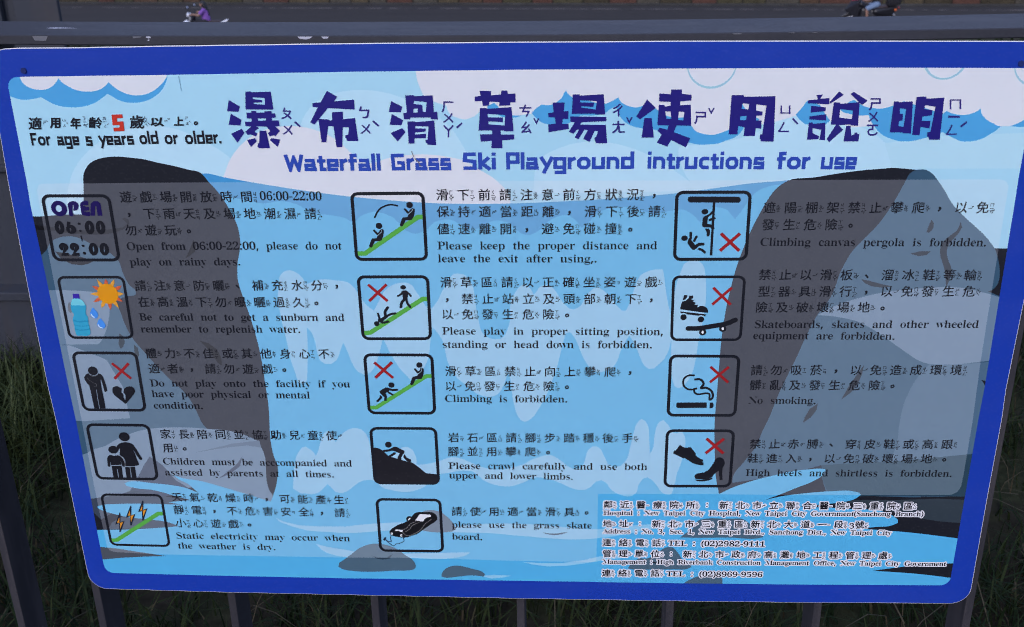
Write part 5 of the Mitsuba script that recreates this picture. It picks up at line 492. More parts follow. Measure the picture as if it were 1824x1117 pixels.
LATIN = {
'(':(0.301,[[[2432,2444,2450,2862,3169,3573,4173,3667,3360,3254,3045,3037,3227,3617,4009,3409,3015,2624]]]),
')':(0.301,[[[2309,2614,3021,3126,3335,3347,3156,2964,2373,2973,3466,3855,4047,4035,3826,3620,3314,2909]]]),
',':(0.27,[[[2411,2621,2729,3429,3529,3426,2911]]]),
'-':(0.32,[[[2443,4143,4238,2438]]]),
'.':(0.27,[[[3119,2820,2622,2627,2728,2929,3329,3528,3526,3522,3320]]]),
'0':(0.559,[[[3124,2928,2730,2539,2553,2762,2968,3472,4074,4673,5071,5368,5564,5760,5853,5841,5633,5529,5226,5023,4621,4320,3820,3422],[3338,3430,3528,3725,3925,4425,4727,4830,4935,5051,4864,4768,4569,3869,3667,3565,3356]]]),
'1':(0.559,[[[2760,2662,2664,3467,4274,4774,4728,4825,4925,5725,5721,3021,3025,3725,3926,3927,3966,3666,3060,2859]]]),
'2':(0.559,[[[2528,4246,4653,4758,4765,4469,4270,3770,3468,3367,3264,3157,2759,2661,2566,2668,3072,3674,4274,4773,5071,5369,5565,5560,5455,5050,4645,2929,5129,5431,5636,5736,5721,2521]]]),
'3':(0.559,[[[2527,2531,2734,2929,3226,3425,4225,4627,4829,4932,4937,4742,4544,4245,3346,3350,4150,4452,4654,4760,4764,4667,4469,4270,3770,3469,3367,3264,3158,2959,2661,2564,2566,2668,2871,3473,4274,5072,5369,5566,5564,5559,5355,5052,4549,5146,5542,5738,5733,5528,5426,5023,4521,4120,3620,2922,2724]]]),
'5':(0.559,[[[2625,2631,2833,2929,3226,3525,4225,4526,4729,4834,4841,4744,4546,4148,3248,2847,2748,2973,5473,5460,5360,5264,5065,3165,3064,2952,3352,3853,4352,4851,5249,5446,5640,5633,5427,5124,4621,4120,3620,3221,2923]]]),
'6':(0.559,[[[2831,2639,2651,2754,2961,3267,3671,4274,4974,5472,5668,5765,5663,5261,5160,5067,4969,4770,4170,3968,3767,3460,3351,3650,4052,4653,5051,5448,5742,5835,5629,5425,5022,4721,4120,3721,3423,3126],[3848,3547,3345,3339,3432,3628,3826,4125,4625,4927,5032,5040,5043,4846,4548]]]),
'8':(0.559,[[[2726,2531,2536,2539,2741,2943,3547,2952,2756,2758,2763,2868,3271,3874,4474,5072,5369,5566,5664,5658,5455,5253,4649,5444,5740,5837,5832,5627,5324,4921,4420,3820,3122],[3744,3442,3238,3135,3230,3327,3625,3824,4624,4826,5129,5132,5137,4740,4542,4144],[3360,3457,3754,4152,4552,4855,4957,5059,5063,4867,4669,4570,3870,3669,3466,3364]]]),
'9':(0.559,[[[2729,2831,3027,3425,4125,4426,4831,4937,5046,4646,4443,4041,3541,3143,2846,2649,2554,2559,2765,2968,3171,3573,3974,4174,4673,4971,5367,5562,5757,5751,5743,5536,5432,5228,4824,4421,4020,3520,3122,2923,2726],[3869,3668,3467,3363,3254,3350,3647,3846,4547,4748,5051,5057,4864,4568,4469]]]),
':':(0.27,[[[2852,2753,2656,2759,2861,3061,3460,3558,3554,3553,3251]],[[3320,3019,2820,2622,2627,2728,2930,3230,3429,3526,3523,3522]]]),
'A':(0.648,[[[3956,4470,4570,6229,6425,6523,6823,6821,4821,4823,5223,5425,5427,5035,3135,3238,4938,4255]],[[2223,2524,2727,2726,2824,3023,3323,3321,2221]]]),
'B':(0.66,[[[3025,3127,3164,2968,2669,2469,2471,4971,5569,5967,6165,6262,6256,6153,5951,5248,6045,6440,6538,6532,6327,5823,5121,2421,2423,2823],[3927,4025,4223,5024,5124,5426,5529,5636,5541,5244,4746,3946],[3949,4749,5050,5251,5455,5459,5364,5167,4868,4168,4067,3964]]]),
'C':(0.695,[[[2834,2543,2549,2755,3163,3667,4070,4772,5471,6169,6769,6759,6364,5868,5369,4769,4368,4167,3864,3658,3554,3539,3732,3928,4126,4524,4823,5523,6024,6326,6830,6729,6224,5621,5019,4620,4022,3525,3128]]]),
'D':(0.738,[[[3164,3067,2968,2669,2469,2471,4471,5470,6067,6562,6858,7053,7050,7041,6935,6731,6326,5723,5021,2521,2523,2924,3025,3127],[4268,4067,3964,3926,4024,4223,5024,5425,5728,6033,6144,6056,5863,5466,4968]]]),
'E':(0.656,[[[3024,3128,3165,3067,2968,2669,2469,2471,6371,6362,6066,5468,4268,4067,3948,4648,4848,5050,5252,5241,5043,4845,4445,3945,3926,4025,4224,5424,5825,6127,6532,6321,2421,2422,2823]]]),
'G':(0.758,[[[2735,2641,2650,2755,3062,3667,4070,4772,5471,6169,6569,6769,6758,6562,6166,5669,5369,4769,4267,3964,3657,3552,3540,3635,3830,4027,4224,4423,4722,5522,5823,6026,6035,6038,5840,5641,5341,5343,7443,7441,7140,6838,6824,5921,5119,4720,4021,3524,3029]]]),
'H':(0.777,[[[3165,2968,2469,2471,4671,4669,4068,3965,3948,4048,6048,6065,5968,5469,5471,7571,7569,7168,6967,6864,6828,6925,7223,7523,7521,5421,5423,5623,5824,5925,6027,6045,3945,3926,4124,4423,4623,4621,2421,2423,2623,2924,3025,3127]]]),
'L':(0.637,[[[3928,4025,4124,5224,6026,6532,6321,2421,2423,2623,2924,3025,3127,3165,2968,2469,2571,4671,4669,4168,4067,3965]]]),
'M':(0.945,[[[8721,6621,6623,7124,7227,7264,6964,7271,8771,8769,8368,8267,8165,8126,8323,8723]],[[3163,3067,2868,2469,2471,3971,5437,5736,5222,3562,3463]],[[2422,2924,3128,3224,3523,3723,3821,2421]]]),
'N':(0.734,[[[6564,6468,5969,5971,7271,7269,6768,6667]],[[3163,2768,2569,2571,3771,6140,6239,6539,6521,3657,3459,3159]],[[2423,2823,3024,3127,3125,3324,3523,3723,3721,2521]]]),
'O':(0.781,[[[2735,2641,2650,2857,3162,3466,4170,4772,5272,5870,6268,6566,6962,7257,7449,7443,7236,7032,6727,6425,5922,5119,4620,4121,3525,3129],[4569,4066,3864,3659,3549,3537,3829,4224,4622,5422,5723,6026,6332,6443,6356,6164,5768,5269]]]),
'P':(0.621,[[[3165,2968,2469,2471,4471,5370,5967,6264,6362,6459,6353,6250,5947,5545,5244,3943,3926,4124,4423,4623,4621,2421,2423,2623,2924,3025,3127],[3946,4846,5147,5349,5554,5560,5365,5167,4868,4168,4067,3965]]]),
'R':(0.703,[[[3165,2968,2469,2471,4471,5170,5869,6265,6561,6556,6453,6149,5746,5445,6725,6923,7223,7221,6021,4444,3944,3929,4025,4223,4623,4621,2421,2423,2623,2924,3025,3127],[4268,4067,3964,3946,4746,5147,5449,5553,5659,5563,5465,5167,4968]]]),
'S':(0.582,[[[2733,3027,3325,3623,3822,4622,4924,5125,5329,5332,5235,4738,3644,3149,2854,2860,2963,3167,3469,3771,4372,5269,5670,5661,5266,4968,4669,3869,3669,3367,3264,3360,3557,5149,5644,5839,5933,5729,5626,5323,4921,4319,3820,3222,2722]]]),
'T':(0.629,[[[4068,3368,3068,2866,2462,2471,6471,6462,6166,5867,5568,4868,4826,4924,5023,5523,5521,3321,3323,3523,3824,4027]]]),
'a':(0.512,[[[2530,2632,3036,3639,4442,4450,4252,3953,3453,3152,3150,3248,3345,3142,2842,2645,2649,2952,3455,4156,4654,4951,5148,5145,5125,5224,5524,5422,5120,4820,4522,4424,4124,3521,3120,2721,2623,2526],[4039,3637,3436,3333,3228,3326,3424,4024,4326,4428,4439]]]),
'b':(0.535,[[[2766,2668,2369,2371,3471,3452,3852,4154,4355,4656,5054,5351,5547,5742,5735,5530,5225,5023,4621,4420,4120,3722,3424,3023,2721],[3426,3524,3722,4322,4623,4826,4932,4943,4848,4551,3851,3651,3448]]]),
'c':(0.438,[[[2536,2541,2646,2949,3354,3856,4256,4654,4951,5047,4945,4743,4544,4446,4452,4253,3653,3553,3351,3247,3235,3331,3429,3726,4025,4725,4926,4824,4422,4020,3620,3222,2924,2630]]]),
'd':(0.551,[[[2628,2436,2543,2849,3052,3455,3756,4154,4352,4752,4766,4568,4269,4271,5471,5426,5624,5823,5822,5221,4720,4725,4425,4627,4729,4747,4649,4551,4352,3752,3551,3348,3242,3233,3426,3724,4324,4223,4021,3720,3320,3023,2825]]]),
'e':(0.449,[[[3332,3528,3826,4525,4927,4422,3920,3620,3321,2825,2531,2437,2542,2646,2850,3254,3555,3956,4255,4553,4849,5044,5039,3239,3235],[3452,3247,3242,4542,4449,4352,4353,4153,3653]]]),
'f':(0.316,[[[2851,2551,2455,2855,2963,3067,3370,3972,4271,4570,4866,4863,4660,4560,4362,4365,4468,4469,4369,3869,3669,3565,3555,4255,4151,3551,3527,3624,3823,4122,4121,2421,2422,2723,2826]]]),
'g':(0.488,[[[2509,2412,2515,2717,2918,2719,2522,2526,2729,3333,2935,2639,2544,2649,3053,3656,4056,4454,5454,5450,4950,5048,5145,5141,4937,4634,4232,3332,3131,3029,3127,3326,4426,4925,5123,5222,5419,5414,5211,5009,4607,4005,3405,3006,2708],[3017,2815,2712,2910,3208,4608,4910,5112,5115,4917],[3553,3351,3248,3240,3237,3534,4135,4336,4439,4447,4450,4352,4153]]]),
'h':(0.566,[[[2522,2824,2825,2866,2768,2569,2470,3571,3550,3950,4254,4756,5154,5452,5546,5525,5723,5922,5921,4521,4522,4823,4826,4845,4849,4650,4050,3849,3546,3526,3623,3922,3921,2521]]]),
'i':(0.297,[[[2422,2723,2825,2850,2752,2553,2555,3555,3525,3623,3922,3921,2521]],[[3563,3361,3161,3061,2864,2867,2969,3171,3271,3470,3568,3665]]]),
'k':(0.535,[[[2866,2768,2569,2571,3571,3539,3939,4949,4952,4853,4553,4555,5755,5753,5452,5151,4443,5724,5823,6022,6021,4621,4622,4823,4923,4925,4037,3737,3535,3524,3623,3922,3921,2521,2522,2723,2825]]]),
'l':(0.297,[[[2422,2723,2825,2866,2768,2569,2571,3571,3525,3623,3922,3921,2521]]]),
'm':(0.824,[[[5850,6154,6656,6955,7253,7450,7447,7425,7623,7822,7821,6421,6422,6623,6725,6748,6550]],[[2422,2723,2825,2850,2753,2553,2555,3555,3550,3950,4354,4856,5154,5451,5450,5749,5547,5525,5523,5822,5821,4421,4422,4623,4825,4847,4749,4650,3950,3849,3547,3525,3723,3922,3921,2521]]]),
'n':(0.566,[[[2522,2824,2825,2850,2753,2553,2555,3555,3550,3950,4253,4655,4856,5154,5450,5546,5525,5723,5922,5921,4521,4522,4823,4826,4845,4849,4650,4050,3849,3546,3526,3623,3922,3921,2521]]]),
'o':(0.5,[[[2728,2435,2543,2749,3253,3755,4255,4753,5149,5442,5433,5229,5126,4622,3919,3520,3222,2826],[3553,3349,3245,3230,3326,3424,3622,4322,4524,4629,4741,4649,4552,4254,3754]]]),
'p':(0.555,[[[3924,4524,4825,4928,5033,5042,4949,4750,4551,3951,4254,4455,4855,5154,5451,5647,5742,5734,5730,5424,5122,4920,4720,4420,4122]],[[2849,2852,2553,2555,3555,3550,3850,3546,3528,3626,3824,3524,3513,3608,4107,4105,2405,2507,2708,2811]]]),
'q':(0.543,[[[2727,2533,2542,2748,3152,3655,3856,4056,4355,4752,5152,5454,5410,5607,5807,5805,4205,4207,4508,4710,4723,4323,3920,3520,3122,2924],[4750,4651,4453,3753,3552,3350,3243,3233,3328,3426,3624,3824,4324,4525,4727]]]),
'r':(0.43,[[[4746,4449,3949,4253,4656,4955,5152,5148,5047,4845]],[[3525,3723,4122,4121,2521,2522,2723,2825,2850,2752,2553,2555,3555,3549,3849,3747,3544]]]),
's':(0.43,[[[2727,2924,3322,4022,4123,4325,4426,4428,4329,4132,3236,2939,2742,2747,2749,2952,3355,3756,4254,4654,4649,4352,4053,3353,3151,3150,3147,3245,4241,4439,4636,4733,4729,4624,4120,3620,3121,2722]]]),
't':(0.34,[[[2851,2551,2554,3564,3555,4255,4251,3551,3527,3626,3725,4225,3922,3520,3320,3121,2922,2825]]]),
'u':(0.559,[[[4825,4425,4828,4850,4652,4353,4355,5455,5528,5525,5724,5924,5922,4821]],[[2750,2653,2453,2455,3555,3528,3526,3725,4425,4122,3720,3420,3121,2924,2826,2730]]]),
'v':(0.457,[[[4951,4852,4553,4555,5255,5253,5152]],[[3721,2551,2453,2253,2255,3755,3753,3453,3351,3934,4234]]]),
'w':(0.648,[[[6552,6253,6255,6855,6853,6653,6551]],[[5250,5637,5937,5936,5322,4742,4442,4647,4451,4353,4153,4155,5455,5453,5353,5252]],[[3522,2451,2153,2155,3455,3453,3252,3248,3735,4035,3522]]]),
'x':(0.477,[[[2750,2353,2355,3755,3753,3553,3552,3550,3944,4343,4141,4240,5224,5323,5422,5421,4021,4022,4223,4324,4325,3833,3433,3635,3636]],[[4850,4852,4753,4553,4555,5355,5353,5152]],[[4546,4445,4446]],[[4344,4444,4344]],[[3231,3230,3231]],[[2322,2623,2926,2825,2923,3022,3222,3221,2321]],[[2927,3027,2927]]]),
'y':(0.445,[[[4950,4852,4553,4555,5255,5253,5153]],[[3624,2552,2453,2253,2255,3755,3753,3453,3352,3350,3934,4334,3821,3721]],[[2605,2208,2212,2315,2516,2715,2710,3210,3310,3309,2906]]]),
}
READING = {'遊': 'ㄧㄡˊ', '戲': 'ㄒㄧˋ', '場': 'ㄔㄤˇ', '開': 'ㄎㄞ', '放': 'ㄈㄤˋ', '時': 'ㄕˊ', '間': 'ㄐㄧㄢ', '下': 'ㄒㄧㄚˋ', '雨': 'ㄩˇ', '天': 'ㄊㄧㄢ', '及': 'ㄐㄧˊ', '地': 'ㄉㄧˋ', '潮': 'ㄔㄠˊ', '濕': 'ㄕ', '請': 'ㄑㄧㄥˇ', '勿': 'ㄨˋ', '玩': 'ㄨㄢˊ', '注': 'ㄓㄨˋ', '意': 'ㄧˋ', '防': 'ㄈㄤˊ', '曬': 'ㄕㄞˋ', '補': 'ㄅㄨˇ', '充': 'ㄔㄨㄥ', '水': 'ㄕㄨㄟˇ', '分': 'ㄈㄣˋ', '在': 'ㄗㄞˋ', '高': 'ㄍㄠ', '溫': 'ㄨㄣ', '曝': 'ㄆㄨˋ', '過': 'ㄍㄨㄛˋ', '久': 'ㄐㄧㄡˇ', '體': 'ㄊㄧˇ', '力': 'ㄌㄧˋ', '不': 'ㄅㄨˋ', '佳': 'ㄐㄧㄚ', '或': 'ㄏㄨㄛˋ', '其': 'ㄑㄧˊ', '他': 'ㄊㄚ', '身': 'ㄕㄣ', '心': 'ㄒㄧㄣ', '適': 'ㄕˋ', '者': 'ㄓㄜˇ', '家': 'ㄐㄧㄚ', '長': 'ㄓㄤˇ', '陪': 'ㄆㄟˊ', '同': 'ㄊㄨㄥˊ', '並': 'ㄅㄧㄥˋ', '協': 'ㄒㄧㄝˊ', '助': 'ㄓㄨˋ', '兒': 'ㄦˊ', '童': 'ㄊㄨㄥˊ', '使': 'ㄕˇ', '用': 'ㄩㄥˋ', '氣': 'ㄑㄧˋ', '乾': 'ㄍㄢ', '燥': 'ㄗㄠˋ', '可': 'ㄎㄜˇ', '能': 'ㄋㄥˊ', '產': 'ㄔㄢˇ', '生': 'ㄕㄥ', '靜': 'ㄐㄧㄥˋ', '電': 'ㄉㄧㄢˋ', '危': 'ㄨㄟˊ', '害': 'ㄏㄞˋ', '安': 'ㄢ', '全': 'ㄑㄩㄢˊ', '小': 'ㄒㄧㄠˇ', '滑': 'ㄏㄨㄚˊ', '前': 'ㄑㄧㄢˊ', '方': 'ㄈㄤ', '狀': 'ㄓㄨㄤˋ', '況': 'ㄎㄨㄤˋ', '保': 'ㄅㄠˇ', '持': 'ㄔˊ', '當': 'ㄉㄤˋ', '距': 'ㄐㄩˋ', '離': 'ㄌㄧˊ', '後': 'ㄏㄡˋ', '儘': 'ㄐㄧㄣˇ', '速': 'ㄙㄨˋ', '避': 'ㄅㄧˋ', '免': 'ㄇㄧㄢˇ', '碰': 'ㄆㄥˋ', '撞': 'ㄓㄨㄤˋ', '草': 'ㄘㄠˇ', '區': 'ㄑㄩ', '以': 'ㄧˇ', '正': 'ㄓㄥˋ', '確': 'ㄑㄩㄝˋ', '坐': 'ㄗㄨㄛˋ', '姿': 'ㄗ', '禁': 'ㄐㄧㄣˋ', '止': 'ㄓˇ', '站': 'ㄓㄢˋ', '立': 'ㄌㄧˋ', '頭': 'ㄊㄡˊ', '部': 'ㄅㄨˋ', '朝': 'ㄔㄠˊ', '發': 'ㄈㄚ', '險': 'ㄒㄧㄢˇ', '向': 'ㄒㄧㄤˋ', '上': 'ㄕㄤˋ', '攀': 'ㄆㄢ', '爬': 'ㄆㄚˊ', '岩': 'ㄧㄢˊ', '石': 'ㄕˊ', '腳': 'ㄐㄧㄠˇ', '步': 'ㄅㄨˋ', '踏': 'ㄊㄚˋ', '穩': 'ㄨㄣˇ', '手': 'ㄕㄡˇ', '具': 'ㄐㄩˋ', '遮': 'ㄓㄜ', '陽': 'ㄧㄤˊ', '棚': 'ㄆㄥˊ', '架': 'ㄐㄧㄚˋ', '板': 'ㄅㄢˇ', '溜': 'ㄌㄧㄡ', '冰': 'ㄅㄧㄥ', '鞋': 'ㄒㄧㄝˊ', '等': 'ㄉㄥˇ', '輪': 'ㄌㄨㄣˊ', '型': 'ㄒㄧㄥˊ', '器': 'ㄑㄧˋ', '行': 'ㄒㄧㄥˊ', '破': 'ㄆㄛˋ', '壞': 'ㄏㄨㄞˋ', '吸': 'ㄒㄧ', '菸': 'ㄧㄢ', '造': 'ㄗㄠˋ', '成': 'ㄔㄥˊ', '環': 'ㄏㄨㄢˊ', '境': 'ㄐㄧㄥˋ', '髒': 'ㄗㄤ', '亂': 'ㄌㄨㄢˋ', '赤': 'ㄔˋ', '膊': 'ㄅㄛˊ', '穿': 'ㄔㄨㄢ', '皮': 'ㄆㄧˊ', '跟': 'ㄍㄣ', '進': 'ㄐㄧㄣˋ', '入': 'ㄖㄨˋ', '鄰': 'ㄌㄧㄣˊ', '近': 'ㄐㄧㄣˋ', '醫': 'ㄧ', '療': 'ㄌㄧㄠˊ', '院': 'ㄩㄢˋ', '所': 'ㄙㄨㄛˇ', '新': 'ㄒㄧㄣ', '北': 'ㄅㄟˇ', '市': 'ㄕˋ', '聯': 'ㄌㄧㄢˊ', '合': 'ㄏㄜˊ', '三': 'ㄙㄢ', '重': 'ㄔㄨㄥˊ', '址': 'ㄓˇ', '大': 'ㄉㄚˋ', '道': 'ㄉㄠˋ', '一': 'ㄧ', '段': 'ㄉㄨㄢˋ', '號': 'ㄏㄠˋ', '連': 'ㄌㄧㄢˊ', '絡': 'ㄌㄨㄛˋ', '話': 'ㄏㄨㄚˋ', '管': 'ㄍㄨㄢˇ', '理': 'ㄌㄧˇ', '單': 'ㄉㄢ', '位': 'ㄨㄟˋ', '政': 'ㄓㄥˋ', '府': 'ㄈㄨˇ', '灘': 'ㄊㄢ', '工': 'ㄍㄨㄥ', '程': 'ㄔㄥˊ', '處': 'ㄔㄨˋ'}
TEXT = {
    11: [('c', '遊戲場開放時間', (-973, -304), (-670, -304)), ('l', '06:00-22:00', (-622, -312), (-469, -313)), ('c', '，下雨天及場地潮濕請', (-971, -347), (-515, -348)), ('c', '勿遊玩。', (-973, -391), (-822, -391)), ('l', 'Open from 06:00-22:00, please do not', (-976, -443), (-430, -441)), ('l', 'play on rainy days.', (-975, -485), (-692, -484))],
    12: [('c', '請注意防曬、補充水分，', (-972, -541), (-465, -539)), ('c', '在高溫下勿曝曬過久。', (-970, -586), (-517, -586)), ('l', 'Be careful not to get a sunburn and', (-974, -638), (-438, -637)), ('l', 'remember to replenish water.', (-975, -672), (-556, -671))],
    13: [('c', '體力不佳或其他身心不', (-973, -733), (-514, -732)), ('c', '適者，請勿遊戲。', (-971, -778), (-619, -777)), ('l', 'Do not play onto the facility if you', (-974, -830), (-438, -829)), ('l', 'have poor physical or mental', (-974, -862), (-548, -863)), ('l', 'condition.', (-974, -897), (-841, -897))],
    14: [('c', '家長陪同並協助兒童使', (-969, -976), (-514, -976)), ('c', '用。', (-968, -1019), (-918, -1019)), ('l', 'Children must be acccompanied and', (-974, -1071), (-451, -1072)), ('l', 'assisted by parents at all times.', (-973, -1106), (-504, -1107))],
    15: [('c', '天氣乾燥時，可能產生', (-966, -1177), (-510, -1180)), ('c', '靜電，不危害安全，請', (-966, -1219), (-511, -1222)), ('c', '小心遊戲。', (-966, -1263), (-766, -1264)), ('l', 'Static electricity may occur when', (-970, -1315), (-475, -1316)), ('l', 'the weather is dry.', (-970, -1349), (-691, -1350))],
    21: [('c', '滑下前請注意前方狀況，', (-186, -300), (328, -300)), ('c', '保持適當距離，滑下後請', (-186, -343), (330, -343)), ('c', '儘速離開，避免碰撞。', (-187, -388), (277, -387)), ('l', 'Please keep the proper distance and', (-189, -441), (354, -440)), ('l', 'leave the exit after using,.', (-189, -475), (206, -475))],
    22: [('c', '滑草區請以正確坐姿遊戲', (-186, -530), (328, -528)), ('c', '，禁止站立及頭部朝下，', (-185, -575), (330, -574)), ('c', '以免發生危險。', (-186, -618), (123, -617)), ('l', 'Please play in proper sitting position,', (-187, -674), (377, -673)), ('l', 'standing or head down is forbidden.', (-187, -712), (350, -710))],
    23: [('c', '滑草區禁止向上攀爬，', (-184, -780), (282, -779)), ('c', '以免發生危險。', (-186, -824), (123, -822)), ('l', 'Climbing is forbidden.', (-188, -870), (134, -869))],
    24: [('c', '岩石區請腳步踏穩後手', (-184, -979), (280, -976)), ('c', '腳並用攀爬。', (-186, -1022), (73, -1020)), ('l', 'Please crawl carefully and use both', (-187, -1076), (350, -1073)), ('l', 'upper and lower limbs.', (-186, -1106), (150, -1106))],
    25: [('c', '請使用適當滑具。', (-184, -1213), (178, -1210)), ('l', 'please use the grass skate', (-185, -1266), (203, -1263)), ('l', 'board.', (-186, -1306), (-102, -1306))],
    31: [('c', '遮陽棚架禁止攀爬，以免', (606, -334), (1111, -334)), ('c', '發生危險。', (606, -377), (808, -377)), ('l', 'Climbing canvas pergola is forbidden.', (605, -431), (1147, -432))],
    32: [('c', '禁止以滑板、溜冰鞋等輪', (608, -508), (1107, -508)), ('c', '型器具滑行，以免發生危', (609, -553), (1110, -551)), ('c', '險及破壞場地。', (606, -596), (909, -595)), ('l', 'Skateboards, skates and other wheeled', (607, -652), (1161, -649)), ('l', 'equipment are forbidden.', (605, -683), (958, -683))],
    33: [('c', '請勿吸菸，以免造成環境', (606, -772), (1109, -768)), ('c', '髒亂及發生危險。', (606, -815), (959, -813)), ('l', 'No smoking.', (606, -869), (778, -868))],
    34: [('c', '禁止赤膊、穿皮鞋或高跟', (618, -990), (1116, -986)), ('c', '鞋進入，以免破壞場地。', (614, -1034), (1119, -1030)), ('l', 'High heels and shirtless is forbidden.', (613, -1088), (1155, -1084))],
}
INFO = [('c', '鄰近醫療院所：新北市立聯合醫院三重院區', (235, -1185), (1042, -1178)), ('l', 'Hospital： New Taipei City Hospital, New Taipei City Government(Sanchong Branch)', (235, -1218), (1097, -1209)), ('c', '地址：新北市三重區新北大道一段', (234, -1247), (863, -1240)), ('l', '3', (905, -1252), (917, -1251)), ('c', '號', (919, -1240), (919, -1240)), ('l', 'Address： No. 3, Sec. 1, New Taipei Blvd., Sanchong Dist., New Taipei City', (234, -1278), (1019, -1271)), ('c', '連絡電話', (234, -1309), (371, -1308)), ('l', 'TEL： (02)2982-9111', (415, -1316), (680, -1315)), ('c', '管理單位：新北市政府高灘地工程管理處', (235, -1346), (993, -1340)), ('l', 'Management： High Riverbank Construction Management Office, New Taipei City Government', (235, -1380), (1179, -1371)), ('c', '連絡電話', (234, -1412), (371, -1410)), ('l', 'TEL： (02)8969-9596', (414, -1419), (681, -1417))]
